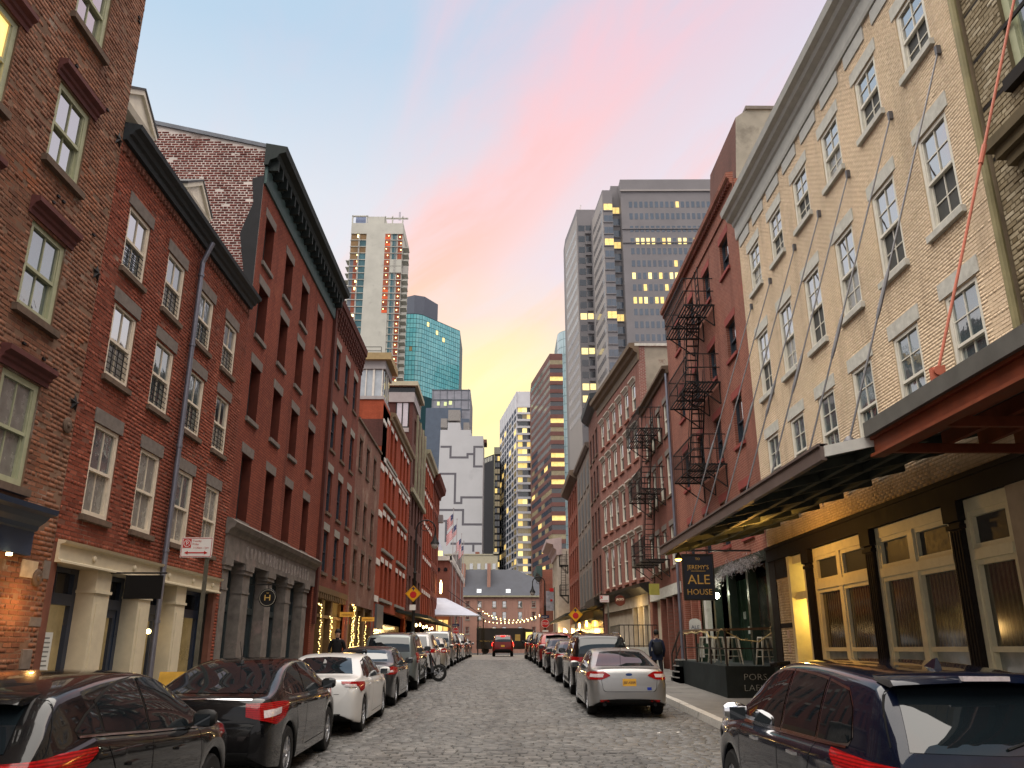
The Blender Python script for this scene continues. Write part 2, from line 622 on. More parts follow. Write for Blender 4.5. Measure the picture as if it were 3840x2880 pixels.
def make_car(sp, name, label, body_mat, group=None):
    root = empty(name, (0, 0, 0), label, 'car', group)
    v, f, mi, rows = car_body(sp)
    me = bpy.data.meshes.new('body')
    me.from_pydata(v, [], f)
    me.materials.append(body_mat)
    me.materials.append(M_CBLACK)
    me.polygons.foreach_set('material_index', mi)
    me.polygons.foreach_set('use_smooth', [True] * len(f))
    me.set_sharp_from_angle(angle=math.radians(48))
    body = bpy.data.objects.new('body', me)
    COL.objects.link(body)
    body.parent = root
    bvh = BVHTree.FromPolygons(v, f)
    W, L = sp['W'] / 2, sp['L']

    def part(nm, mat, specs, parent=root, lift=.006, n=14, m=5):
        mb = MB()
        for kind, t, b, s in specs:
            add_decal(mb, decal(bvh, kind, t, b, n, m, lift, s))
        return mb.build(nm, mat, parent, smooth='all')

    # glass
    for s in (1, -1):
        for nm, t, b in sp['side_glass']:
            if sp.get('chrome'):
                t2 = [(x, z + .018) for x, z in t]
                b2 = [(x, z - .022) for x, z in b]
                t2[0] = (t2[0][0] - .02, t2[0][1]); b2[0] = (b2[0][0] - .02, b2[0][1])
                t2[-1] = (t2[-1][0] + .02, t2[-1][1]); b2[-1] = (b2[-1][0] + .02, b2[-1][1])
                part('window_trim', M_CHROME if sp['chrome'] > 1 else M_CBLACK, [('side', t2, b2, s)], lift=.003)
            part(nm, M_CGLASS, [('side', t, b, s)], lift=.007)
    part('rear_window', M_CGLASS, [(sp['rear_kind'], *sp['rear_glass'], 1)], n=18, m=10)
    part('windscreen', M_CGLASS, [('top', *sp['screen'], 1)], n=18, m=10)
    # panel gaps
    for s in (1, -1):
        for line in sp['gaps']:
            mb = MB()
            for (x0, z0), (x1, z1) in zip(line[:-1], line[1:]):
                dx, dz = x1 - x0, z1 - z0
                l = math.hypot(dx, dz)
                ox, oz = -dz / l * .005, dx / l * .005
                add_decal(mb, decal(bvh, 'side', [(x0 + ox, z0 + oz), (x1 + ox, z1 + oz)], [(x0 - ox, z0 - oz), (x1 - ox, z1 - oz)], 8, 1, .003, s))
            mb.build('panel_gap', M_SEAM, root)
    for t, b in sp.get('rear_gaps', []):
        mb = MB()
        add_decal(mb, decal(bvh, 'rear', t, b, 24, 1, .004, 1))
        mb.build('panel_gap', M_SEAM, root)
    # lamps
    for s in (1, -1):
        tl = part('tail_light', sp.get('tail_mat', M_TAIL), [('corner', t, b, s) for t, b in sp['tail']], lift=.012, n=20, m=6)
        if sp.get('reverse'):
            part('reverse_light', M_TAILW, [('corner', t, b, s) for t, b in sp['reverse']], parent=tl, lift=.017, n=10, m=4)
        hl = MB()
        add_decal(hl, decal(bvh, 'front', [(s * W * .50, .74), (s * W * .86, .80)], [(s * W * .50, .64), (s * W * .84, .66)], 8, 3, .01))
        hl.build('headlight', M_TAILW, root)
    for nm, mat, t, b in sp.get('rear_decals', []):
        part(nm, mat, [('rear', t, b, 1)], lift=.008, n=16, m=4)
    for nm, mat, t, b in sp.get('side_decals', []):
        for s in (1, -1):
            part(nm, mat, [('side', t, b, s)], lift=.009, n=16, m=2)
    # mirrors
    mx, mz = sp['mirror']
    for s in (1, -1):
        h = bvh.ray_cast(Vector((mx, 3 * s, mz)), Vector((0, -s, 0)))
        yb = abs(h[0].y) if h[0] else W * .9
        mm = MB()
        pr = []
        for k, (dy, sc) in enumerate(((.0, .55), (.05, .9), (.13, 1.0), (.19, .92), (.225, .6))):
            ring = []
            for q in range(10):
                a = 2 * math.pi * q / 10
                ring.append((mx + .02 + .06 * sc * math.cos(a) * (1.3 if math.cos(a) > 0 else .8), s * (yb + .03 + dy), mz + .055 + .088 * sc * math.sin(a)))
            pr.append(ring)
        vs = [p for r in pr for p in r]
        fs = [(i * 10 + j, i * 10 + (j + 1) % 10, (i + 1) * 10 + (j + 1) % 10, (i + 1) * 10 + j) for i in range(4) for j in range(10)]
        fs += [tuple(range(10)), tuple(range(40, 50))]
        mm.add(vs, fs)
        mm.bar((mx + .03, s * (yb - .03), mz - .02), (mx + .02, s * (yb + .07), mz + .02), .06, .03)
        mo = mm.build('mirror', sp.get('mirror_mat', body_mat), root, smooth=50)
        g = MB()
        g.add([(mx - .028, s * (yb + .055 + .155 * (i % 2)), mz - .012 + .11 * (i // 2)) for i in (0, 1, 3, 2)], [(0, 1, 2, 3)])
        g.build('mirror_glass', M_CGLASS, mo)
    # handles
    for s in (1, -1):
        for hx, hz in sp['handles']:
            h = bvh.ray_cast(Vector((hx, 3 * s, hz)), Vector((0, -s, 0)))
            if not h[0]:
                continue
            y = abs(h[0].y)
            mb = MB()
            mb.hexa([(hx - .10, s * (y - .01), hz - .013), (hx + .10, s * (y - .01), hz - .013), (hx + .085, s * (y + .032), hz - .011), (hx - .085, s * (y + .032), hz - .011),
                     (hx - .10, s * (y - .01), hz + .013), (hx + .10, s * (y - .01), hz + .013), (hx + .085, s * (y + .032), hz + .011), (hx - .085, s * (y + .032), hz + .011)])
            mb.build('door_handle', sp.get('handle_mat', body_mat), root)
    # plate with characters and a bracket light
    if sp.get('plate'):
        pz, pmat, txt = sp['plate']
        h = bvh.ray_cast(Vector((-3, 0.0, pz)), Vector((1, 0, 0)))
        x = h[0].x
        mb = MB().box(x - .016, x + .004, -.155, .155, pz - .078, pz + .078)
        po = mb.build('licence_plate', pmat, root)
        if txt:
            t = text_mesh(txt, .085, (x - .0185, 0, pz - .032), (math.pi / 2, 0, -math.pi / 2), M_INK, 'plate_text', po, .9)
    if sp.get('badge'):
        bz, bm = sp['badge']
        h = bvh.ray_cast(Vector((-3, 0.0, bz)), Vector((1, 0, 0)))
        mb = MB()
        n = 20
        for sc, xx, in ((1, .004), (.82, .0065)):
            pass
        vs = [(h[0].x - .012, .075 * math.cos(2 * math.pi * i / n), bz + .032 * math.sin(2 * math.pi * i / n)) for i in range(n)]
        vs += [(h[0].x + .02, .075 * math.cos(2 * math.pi * i / n), bz + .032 * math.sin(2 * math.pi * i / n)) for i in range(n)]
        mb.add(vs, [tuple(range(n))] + [(i, (i + 1) % n, n + (i + 1) % n, n + i) for i in range(n)])
        mb.build('badge', bm, root)
    # roof details
    if sp.get('fin'):
        fx = sp['fin']
        h = bvh.ray_cast(Vector((fx, 0, 4)), Vector((0, 0, -1)))
        z = h[0].z
        fm = MB()
        if sp.get('whip'):
            fm.lathe((fx, 0, z - .01), [(.04, 0), (.032, .03), (.012, .045)], 10)
            fm.cyl((fx, 0, z + .03), (fx - .16, 0, z + .30), .006, .003, 6)
        else:
            fm.hexa([(fx - .09, -.03, z - .01), (fx + .13, -.02, z - .01), (fx + .13, .02, z - .01), (fx - .09, .03, z - .01),
                     (fx - .085, -.008, z + .072), (fx - .03, -.006, z + .062), (fx - .03, .006, z + .062), (fx - .085, .008, z + .072)])
        fm.build('antenna', body_mat if not sp.get('whip') else M_CBLACK, root, smooth=50)
    if sp.get('rails'):
        x0, x1 = sp['rails']
        for s in (1, -1):
            mb = MB()
            pts = []
            for k in range(9):
                x = lerp(x0, x1, k / 8)
                yy = W * .66
                h = bvh.ray_cast(Vector((x, s * yy, 4)), Vector((0, 0, -1)))
                pts.append((x, s * yy, h[0].z + (.015 if k in (0, 8) else .05)))
            mb.tube(pts, .017, 6)
            mb.build('roof_rail', sp.get('rail_mat', M_CHROME), root, smooth=50)
    if sp.get('wiper'):
        (y0, z0), (y1, z1) = sp['wiper']
        pts = []
        for k in range(6):
            yy, zz = lerp(y0, y1, k / 5), lerp(z0, z1, k / 5)
            h = bvh.ray_cast(Vector((-3, yy, zz)), Vector((1, 0, 0)))
            pts.append((h[0].x - .02, yy, zz))
        MB().tube(pts, .009, 6).build('rear_wiper', M_CBLACK, root)
    if sp.get('spoiler'):
        x0, zs, hw = sp['spoiler']
        mb = MB()
        sec = [(.30, .01), (.02, -.005), (-.02, -.045), (.04, -.06), (.26, -.03)]
        ys = [-hw, -hw * .9, 0, hw * .9, hw]
        for a in range(4):
            pass
        vs = []
        for yy in ys:
            dz = -.03 * (yy / hw) ** 2
            for dx, z in sec:
                vs.append((x0 + dx + .05 * (yy / hw) ** 2, yy, zs + z + dz))
        fs = []
        for a in range(4):
            for b in range(5):
                fs.append((a * 5 + b, a * 5 + (b + 1) % 5, (a + 1) * 5 + (b + 1) % 5, (a + 1) * 5 + b))
        fs += [(0, 1, 2, 3, 4), (20, 21, 22, 23, 24)]
        mb.add(vs, fs)
        so = mb.build('spoiler', body_mat, root, smooth=50)
        mb = MB().box(x0 - .028, x0 + .03, -.16, .16, zs - .042, zs - .012)
        mb.build('brake_light', sp.get('chmsl', M_TAILW), so)
    # exhaust tips
    for ey in sp.get('exhaust', ()):
        mb = MB()
        mb.lathe((.13, ey, .30), [(.036, -.07), (.042, -.07), (.042, .12), (.03, .12)], 14, 0, axis=0)
        mb.build('exhaust', M_CBLACK, root, smooth=50)
    # wheels
    for a in sp['axles']:
        for s in (1, -1):
            wheel_parts(root, (a, s * (W - .15), sp['wr']), sp['wr'], .23, s, sp.get('rim_mat', M_RIM))
    return root


def text_mesh(txt, size, loc, rot, mat, name, parent=None, sx=1.0, extrude=.0015, align='CENTER', thin=0.0):
    cu = bpy.data.curves.new(name, 'FONT')
    cu.body = txt
    cu.size = size
    cu.align_x = align
    cu.extrude = extrude
    cu.resolution_u = 2
    cu.offset = thin
    ob = bpy.data.objects.new('tmp_text', cu)
    COL.objects.link(ob)
    dg = bpy.context.evaluated_depsgraph_get()
    me = bpy.data.meshes.new_from_object(ob.evaluated_get(dg))
    bpy.data.objects.remove(ob)
    me.materials.clear()
    me.materials.append(mat)
    o = bpy.data.objects.new(name, me)
    COL.objects.link(o)
    o.location = loc
    o.rotation_euler = rot
    o.scale = (sx, 1, 1)
    if parent:
        o.parent = parent
    return o


# silhouettes: x from the rear bumper forward
SEDAN = dict(
    L=4.86, W=1.85, wr=.33, axles=(1.02, 3.84), tumble=.33, inset=.035,
    top=[(0, .60), (.015, .74), (.05, .90), (.09, 1.015), (.20, 1.045), (.45, 1.07), (.72, 1.085), (.98, 1.17), (1.35, 1.315), (1.75, 1.415), (2.2, 1.455), (2.65, 1.445), (3.0, 1.36), (3.35, 1.19), (3.66, 1.03), (3.95, .965), (4.4, .87), (4.66, .77), (4.80, .64), (4.86, .50)],
    belt=[(0, .80), (.3, .93), (1.0, .985), (2.4, .945), (3.6, .90), (4.4, .80), (4.86, .5)],
    plan=[(0, .60), (.02, .76), (.07, .87), (.18, .935), (.45, .975), (1.0, 1), (3.7, 1), (4.2, .965), (4.5, .90), (4.72, .77), (4.83, .60), (4.86, .50)],
    low=[(0, .40), (.05, .33), (.2, .26), (.6, .20), (4.2, .18), (4.7, .22), (4.86, .30)],
    side_glass=[('rear_side_window', [(.98, 1.07), (1.20, 1.20), (1.50, 1.315), (1.90, 1.375)], [(1.02, 1.055), (1.3, 1.015), (1.92, .99)]),
                ('front_side_window', [(1.96, 1.378), (2.35, 1.385), (2.70, 1.345), (3.02, 1.215), (3.25, 1.08)], [(1.97, .988), (2.6, .972), (3.30, .965)])],
    rear_kind='top', rear_glass=([(-.66, .80), (0, .76), (.66, .80)], [(-.48, 1.60), (0, 1.66), (.48, 1.60)]),
    screen=([(-.56, 2.92), (0, 2.88), (.56, 2.92)], [(-.72, 3.50), (0, 3.62), (.72, 3.50)]),
    gaps=[[(1.93, .98), (1.91, .60), (1.80, .30)], [(3.30, .95), (3.36, .70), (3.28, .30)], [(1.93, .30), (3.24, .30)], [(1.30, .98), (1.33, .80), (1.42, .55)]],
    rear_gaps=[([(-.55, .775), (.55, .775)], [(-.55, .767), (.55, .767)])],
    tail=[([(28, .985), (60, .97), (98, .93)], [(28, .90), (60, .83), (85, .80), (98, .86)])],
    reverse=[([(30, .94), (48, .93)], [(30, .90), (46, .87)])],
    rear_decals=[('bumper_trim', M_CBLACK, [(-.60, .42), (0, .43), (.60, .42)], [(-.56, .34), (0, .34), (.56, .34)])],
    mirror=(3.14, .985), handles=((1.48, .87), (2.62, .845)), plate=(.72, M_PLATE, ''), badge=None, fin=1.55, exhaust=(.55,))
def spec(base, **kw):
    d = dict(base)
    d.update(kw)
    return d


# silver sedan: fastback line, hexagon tail lamps with a white centre, black diffuser
FASTSEDAN = spec(
    SEDAN, L=4.84, W=1.85,
    top=[(0, .58), (.02, .74), (.06, .90), (.10, 1.02), (.14, 1.075), (.32, 1.075), (.55, 1.085), (.85, 1.17), (1.25, 1.305), (1.7, 1.42), (2.2, 1.475), (2.65, 1.465), (3.0, 1.38), (3.35, 1.20), (3.66, 1.03), (3.95, .965), (4.4, .87), (4.66, .77), (4.78, .64), (4.84, .50)],
    rear_glass=([(-.70, .66), (0, .60), (.70, .66)], [(-.50, 1.62), (0, 1.70), (.50, 1.62)]),
    side_glass=[('rear_side_window', [(1.05, 1.11), (1.22, 1.21), (1.55, 1.335), (1.90, 1.39)], [(1.08, 1.09), (1.3, 1.03), (1.92, .995)]),
                ('front_side_window', [(1.96, 1.395), (2.35, 1.405), (2.70, 1.36), (3.02, 1.225), (3.25, 1.09)], [(1.97, .992), (2.6, .975), (3.30, .967)])],
    tail=[([(15, .93), (26, 1.01), (66, .995), (97, .945)], [(15, .915), (28, .835), (66, .82), (97, .88)])],
    reverse=[([(26, .955), (58, .95)], [(27, .885), (58, .88)])],
    rear_gaps=[([(-.60, .62), (-.55, .58), (.55, .58), (.60, .62)], [(-.608, .612), (-.555, .571), (.555, .571), (.608, .612)]),
               ([(-.64, .84), (-.60, .62)], [(-.648, .84), (-.608, .62)]), ([(.60, .62), (.64, .84)], [(.608, .62), (.648, .84)])],
    rear_decals=[('bumper_trim', M_CBLACK, [(-.70, .40), (0, .425), (.70, .40)], [(-.66, .325), (0, .315), (.66, .325)]),
                 ('sticker', pm('sticker_blue', (.012, .03, .22), .4, .1), [(-.50, .672), (-.40, .672)], [(-.50, .61), (-.40, .61)]),
                 ('reflector', M_TAIL, [(-.68, .398), (-.48, .412)], [(-.68, .355), (-.48, .36)]),
                 ('reflector', M_TAIL, [(.48, .412), (.68, .398)], [(.48, .36), (.68, .355)])],
    plate=(.775, M_PLATE, 'JBF-4309'), badge=(.945, pm('badge_blue', (.02, .05, .16), .2, .05)), fin=1.45, whip=True, exhaust=(-.58, .58))

# white sedan: C-shaped lamps
WHITESEDAN = spec(
    SEDAN, tail=[([(26, 1.00), (55, .985), (100, .955)], [(26, .955), (56, .90), (66, .80), (90, .815), (100, .90)])],
    reverse=[([(30, .955), (50, .94)], [(30, .91), (50, .885)])], chrome=0, fin=1.30, plate=(.70, M_PLATE, ''))
# older dark sedan: round-ended lamps
OLDSEDAN = spec(
    SEDAN, L=4.6, axles=(.95, 3.58),
    top=[(0, .60), (.015, .74), (.05, .92), (.09, 1.03), (.2, 1.06), (.5, 1.075), (.68, 1.09), (.95, 1.21), (1.3, 1.37), (1.65, 1.435), (2.1, 1.46), (2.5, 1.44), (2.85, 1.35), (3.15, 1.19), (3.42, 1.04), (3.75, .965), (4.15, .88), (4.4, .78), (4.54, .64), (4.6, .50)],
    belt=[(0, .80), (.3, .93), (1.0, .985), (2.3, .945), (3.4, .90), (4.2, .80), (4.6, .5)],
    plan=[(0, .62), (.02, .78), (.07, .88), (.18, .945), (.45, .98), (1.0, 1), (3.5, 1), (3.95, .965), (4.25, .90), (4.46, .77), (4.57, .60), (4.6, .50)],
    low=[(0, .40), (.05, .33), (.2, .26), (.6, .20), (4.0, .18), (4.45, .22), (4.6, .30)],
    side_glass=[('rear_side_window', [(.92, 1.08), (1.12, 1.25), (1.40, 1.35), (1.80, 1.385)], [(.95, 1.06), (1.2, 1.015), (1.82, .99)]),
                ('front_side_window', [(1.86, 1.388), (2.2, 1.385), (2.55, 1.335), (2.85, 1.205), (3.05, 1.08)], [(1.87, .988), (2.5, .972), (3.10, .965)])],
    rear_glass=([(-.64, .76), (0, .72), (.64, .76)], [(-.50, 1.36), (0, 1.40), (.50, 1.36)]),
    screen=([(-.56, 2.75), (0, 2.72), (.56, 2.75)], [(-.70, 3.28), (0, 3.38), (.70, 3.28)]),
    gaps=[[(1.83, .98), (1.81, .60), (1.72, .30)], [(3.10, .95), (3.14, .70), (3.06, .30)], [(1.83, .30), (3.0, .30)]],
    tail=[([(33, .98), (60, 1.0), (97, .95)], [(33, .82), (60, .80), (97, .84)])], reverse=[([(36, .91), (52, .91)], [(36, .86), (52, .86)])],
    mirror=(2.95, .985), handles=((1.40, .88), (2.46, .855)), chrome=1, plate=(.74, M_PLATE, ''), fin=1.25)
# black fastback wagon
HATCH = spec(
    SEDAN, L=4.95, W=1.88, wr=.355, axles=(1.05, 3.85), inset=.04,
    top=[(0, .62), (.015, .78), (.05, .96), (.10, 1.10), (.16, 1.155), (.32, 1.175), (.55, 1.22), (.9, 1.335), (1.35, 1.475), (1.8, 1.555), (2.3, 1.58), (2.75, 1.555), (3.1, 1.46), (3.45, 1.29), (3.72, 1.15), (4.05, 1.07), (4.5, .96), (4.75, .84), (4.89, .70), (4.95, .52)],
    belt=[(0, .86), (.3, 1.02), (1.0, 1.08), (2.4, 1.03), (3.7, .98), (4.5, .88), (4.95, .52)],
    plan=[(0, .62), (.02, .78), (.07, .88), (.18, .94), (.45, .975), (1.0, 1), (3.75, 1), (4.3, .965), (4.6, .90), (4.81, .77), (4.92, .60), (4.95, .50)],
    low=[(0, .46), (.05, .38), (.2, .30), (.6, .24), (4.2, .22), (4.8, .26), (4.95, .34)],
    side_glass=[('rear_side_window', [(.92, 1.20), (1.12, 1.31), (1.5, 1.43), (1.98, 1.495)], [(.96, 1.175), (1.3, 1.11), (2.0, 1.075)]),
                ('front_side_window', [(2.04, 1.497), (2.4, 1.50), (2.78, 1.455), (3.12, 1.32), (3.36, 1.18)], [(2.05, 1.073), (2.7, 1.06), (3.40, 1.05)])],
    rear_glass=([(-.72, .42), (0, .36), (.72, .42)], [(-.54, 1.50), (0, 1.58), (.54, 1.50)]),
    screen=([(-.58, 3.02), (0, 2.98), (.58, 3.02)], [(-.74, 3.58), (0, 3.70), (.74, 3.58)]),
    gaps=[[(2.01, 1.07), (1.99, .66), (1.86, .36)], [(3.40, 1.04), (3.44, .75), (3.36, .36)], [(2.01, .36), (3.3, .36)], [(1.36, 1.07), (1.40, .86), (1.50, .62)]],
    tail=[([(25, 1.075), (60, 1.08), (103, 1.045)], [(25, .92), (58, .80), (85, .86), (103, 1.0)])], reverse=[([(40, .99), (74, 1.0)], [(40, .90), (70, .925)])],
    rear_gaps=[], mirror=(3.22, 1.07), handles=((1.58, .955), (2.72, .93)), chrome=2, plate=(.80, M_PLATE, ''), fin=1.62, whip=True,
    rear_decals=[('bumper_trim', M_CBLACK, [(-.66, .50), (0, .51), (.66, .50)], [(-.62, .40), (0, .40), (.62, .40)]),
                 ('deck_lip', M_CHROME, [(-.62, 1.128), (0, 1.14), (.62, 1.128)], [(-.62, 1.112), (0, 1.124), (.62, 1.112)])])
# black crossover with arched side glass
CROSS = spec(
    SEDAN, L=4.70, W=1.88, wr=.365, axles=(.98, 3.70), inset=.05, tumble=.32,
    top=[(0, .70), (.015, .90), (.05, 1.06), (.10, 1.16), (.20, 1.27), (.36, 1.43), (.50, 1.545), (.62, 1.60), (.9, 1.645), (1.4, 1.685), (1.9, 1.69), (2.3, 1.665), (2.65, 1.58), (3.0, 1.42), (3.35, 1.22), (3.6, 1.13), (4.0, 1.07), (4.35, .98), (4.56, .86), (4.66, .72), (4.70, .56)],
    belt=[(0, .98), (.3, 1.16), (.9, 1.235), (2.2, 1.125), (3.5, 1.02), (4.3, .90), (4.70, .56)],
    plan=[(0, .66), (.02, .80), (.06, .89), (.16, .945), (.4, .98), (1.0, 1), (3.6, 1), (4.1, .97), (4.4, .90), (4.58, .77), (4.67, .62), (4.70, .52)],
    low=[(0, .50), (.05, .42), (.2, .32), (.6, .27), (4.0, .25), (4.5, .28), (4.70, .36)],
    side_glass=[('quarter_window', [(.68, 1.30), (.85, 1.40), (1.02, 1.46)], [(.72, 1.285), (.9, 1.27), (1.06, 1.258)]),
                ('rear_side_window', [(1.07, 1.475), (1.30, 1.545), (1.60, 1.595), (1.92, 1.61)], [(1.10, 1.254), (1.5, 1.218), (1.94, 1.178)]),
                ('front_side_window', [(1.99, 1.61), (2.25, 1.60), (2.55, 1.54), (2.9, 1.392), (3.14, 1.24)], [(2.0, 1.172), (2.6, 1.12), (3.18, 1.075)])],
    rear_kind='rear', rear_glass=([(-.54, 1.515), (0, 1.53), (.54, 1.515)], [(-.60, 1.22), (0, 1.20), (.60, 1.22)]),
    screen=([(-.60, 2.55), (0, 2.50), (.60, 2.55)], [(-.72, 3.20), (0, 3.34), (.72, 3.20)]),
    gaps=[[(1.96, 1.10), (1.94, .70), (1.80, .40)], [(3.18, 1.06), (3.24, .80), (3.16, .40)], [(1.96, .40), (3.1, .40)], [(1.08, 1.15), (1.22, .95), (1.36, .68)], [(.60, 1.60), (.42, 1.36), (.24, 1.16)]],
    tail=[([(22, 1.155), (60, 1.185), (100, 1.175)], [(22, 1.02), (60, 1.0), (85, 1.06), (100, 1.14)])], reverse=[([(26, 1.10), (46, 1.11)], [(26, 1.05), (46, 1.055)])],
    rear_gaps=[], mirror=(3.02, 1.10), handles=((1.52, .97), (2.58, .945)), chrome=1, plate=(.86, M_PLATE, ''), fin=.92, spoiler=(.30, 1.60, .55), wiper=((.0, 1.24), (-.42, 1.30)),
    mirror_mat=M_CBLACK, exhaust=(-.5, .5),
    rear_decals=[('bumper_trim', M_CBLACK, [(-.70, .60), (0, .62), (.70, .60)], [(-.66, .44), (0, .44), (.66, .44)])],
    side_decals=[('belt_trim', M_CHROME, [(.70, 1.272), (1.06, 1.246), (1.94, 1.166), (3.16, 1.066)], [(.70, 1.256), (1.06, 1.230), (1.94, 1.150), (3.16, 1.050)]),
                 ('sill_trim', M_CBLACK, [(1.42, .42), (3.26, .42)], [(1.42, .33), (3.26, .33)])])
# navy SUV with long glasshouse and three side windows
SUV = spec(
    CROSS, L=4.66, W=1.83, inset=.05, tumble=.25,
    top=[(0, .72), (.012, .92), (.035, 1.08), (.07, 1.20), (.14, 1.32), (.26, 1.48), (.36, 1.59), (.45, 1.64), (.7, 1.675), (1.3, 1.71), (1.9, 1.715), (2.4, 1.69), (2.75, 1.60), (3.05, 1.44), (3.36, 1.235), (3.55, 1.16), (3.95, 1.10), (4.3, 1.01), (4.52, .88), (4.62, .74), (4.66, .56)],
    belt=[(0, .94), (.3, 1.10), (.9, 1.11), (2.2, 1.07), (3.4, 1.03), (4.3, .92), (4.66, .56)],
    side_glass=[('quarter_window', [(.60, 1.22), (.66, 1.41), (.80, 1.53), (1.18, 1.575)], [(.66, 1.185), (.85, 1.165), (1.20, 1.155)]),
                ('rear_side_window', [(1.25, 1.58), (1.6, 1.60), (2.02, 1.605)], [(1.25, 1.152), (1.6, 1.14), (2.04, 1.125)]),
                ('front_side_window', [(2.09, 1.605), (2.35, 1.59), (2.62, 1.54), (2.93, 1.40), (3.17, 1.245)], [(2.10, 1.122), (2.6, 1.105), (3.22, 1.09)])],
    rear_glass=([(-.56, 1.57), (0, 1.585), (.56, 1.57)], [(-.64, 1.20), (0, 1.18), (.64, 1.20)]),
    screen=([(-.60, 2.62), (0, 2.58), (.60, 2.62)], [(-.72, 3.22), (0, 3.36), (.72, 3.22)]),
    gaps=[[(2.06, 1.12), (2.04, .72), (1.92, .40)], [(3.22, 1.08), (3.26, .80), (3.18, .40)], [(2.06, .40), (3.1, .40)], [(1.22, 1.15), (1.28, .95), (1.40, .68)], [(.44, 1.64), (.28, 1.42), (.16, 1.22)]],
    tail=[([(16, 1.10), (60, 1.12), (103, 1.13)], [(16, .99), (60, .97), (85, 1.0), (103, 1.105)])], reverse=[([(18, 1.075), (38, 1.085)], [(18, 1.03), (38, 1.035)])],
    mirror=(3.06, 1.11), handles=((1.62, .99), (2.68, .97)), chrome=2, handle_mat=M_CHROME, side_decals=[('sill_trim', M_CBLACK, [(1.42, .42), (3.26, .42)], [(1.42, .33), (3.26, .33)]), ('belt_trim', M_CHROME, [(.66, 1.166), (1.2, 1.140), (2.04, 1.108), (3.2, 1.074)], [(.66, 1.150), (1.2, 1.124), (2.04, 1.092), (3.2, 1.058)])], mirror_mat=M_CHROME, fin=.92, spoiler=(.22, 1.675, .62), wiper=((.0, 1.22), (-.40, 1.33)))
# boxy older SUV, roof rails
BOXSUV = spec(
    SUV, L=4.75, W=1.85, wr=.38, axles=(.98, 3.78), tumble=.20,
    top=[(0, .80), (.012, 1.0), (.03, 1.16), (.06, 1.30), (.12, 1.48), (.20, 1.64), (.28, 1.71), (.5, 1.745), (1.3, 1.775), (2.1, 1.765), (2.55, 1.72), (2.85, 1.60), (3.1, 1.42), (3.36, 1.25), (3.6, 1.19), (4.0, 1.14), (4.4, 1.06), (4.6, .94), (4.71, .78), (4.75, .60)],
    belt=[(0, .96), (.3, 1.12), (.9, 1.13), (2.2, 1.10), (3.4, 1.07), (4.3, .98), (4.75, .60)],
    plan=[(0, .74), (.02, .86), (.06, .93), (.16, .965), (.4, .99), (1.0, 1), (3.65, 1), (4.15, .975), (4.45, .92), (4.63, .80), (4.72, .66), (4.75, .56)],
    side_glass=[('quarter_window', [(.48, 1.55), (.7, 1.60), (1.05, 1.625)], [(.50, 1.20), (.7, 1.19), (1.07, 1.185)]),
                ('rear_side_window', [(1.14, 1.63), (1.5, 1.64), (1.94, 1.64)], [(1.14, 1.182), (1.5, 1.175), (1.96, 1.165)]),
                ('front_side_window', [(2.03, 1.64), (2.3, 1.63), (2.60, 1.58), (2.93, 1.42), (3.15, 1.285)], [(2.04, 1.162), (2.6, 1.15), (3.22, 1.135)])],
    rear_glass=([(-.62, 1.62), (0, 1.635), (.62, 1.62)], [(-.68, 1.20), (0, 1.19), (.68, 1.20)]),
    gaps=[[(1.99, 1.16), (1.97, .76), (1.86, .44)], [(3.22, 1.12), (3.26, .84), (3.20, .44)], [(1.99, .44), (3.2, .44)], [(1.10, 1.18), (1.20, 1.0), (1.36, .74)]],
    tail=[([(52, 1.16), (75, 1.16), (97, 1.15)], [(52, .86), (75, .85), (97, .88)])], reverse=[([(56, .935), (80, .935)], [(56, .885), (80, .885)])],
    mirror=(3.08, 1.15), handles=((1.55, 1.02), (2.62, 1.0)), chrome=1, handle_mat=M_CBLACK, mirror_mat=M_CBLACK, fin=None, rails=(.5, 2.3), spoiler=None, wiper=((-.1, 1.22), (.3, 1.24)), rail_mat=M_CBLACK)
PAINT = {
    'black': paint('paint_black', (.004, .004, .0045), 0, .2),
    'charcoal': paint('paint_charcoal', (.013, .013, .015), .2, .25),
    'navy': paint('paint_navy', (.002, .004, .012), .1, .18),
    'white': paint('paint_white', (.52, .515, .50), 0, .35),
    'silver': paint('paint_silver', (.27, .265, .26), .7, .34),
    'grey': paint('paint_grey', (.13, .145, .14), .5, .34),
    'dark grey': paint('paint_dark_grey', (.032, .033, .035), .35, .28),
    'beige': paint('paint_beige', (.36, .32, .26), .6, .36),
    'red': paint('paint_red', (.16, .010, .008), .3, .3),
    'maroon': paint('paint_maroon', (.035, .003, .003), .1, .25)}


def set_car(o, x, y, rot=0.0):
    """rear bumper at street position y, centre line x; sits on the climbing road"""
    o.location = (x, y, G(y))
    slope = math.atan((G(y + 4.5) - G(y)) / 4.5)
    o.rotation_euler = (0, -slope, math.pi / 2 + rot)
    return o
# ------------------------------------------------------------------ masonry materials
def streaks(N, geo, col, run=(2.2, 2.2, .22)):
    """soot and rain marks running down the wall"""
    mp = N.n('ShaderNodeVectorMath', {'operation': 'MULTIPLY'}, i0=geo.outputs['Position'], i1=run)
    nz = N.n('ShaderNodeTexNoise', None, Vector=mp, Scale=1.0, Detail=6.0, Roughness=.62)
    col = N.mix(N.rng(nz.outputs[0], .50, .74, 0, .55), col, N.mix(1.0, col, (.42, .40, .40), 'MULTIPLY'))
    nl = N.n('ShaderNodeTexNoise', None, Vector=geo.outputs['Position'], Scale=.45, Detail=3.0)
    return N.mix(N.rng(nl.outputs[0], .42, .66, 0, .35), col, N.mix(1.0, col, (1.45, 1.38, 1.3), 'MULTIPLY'))


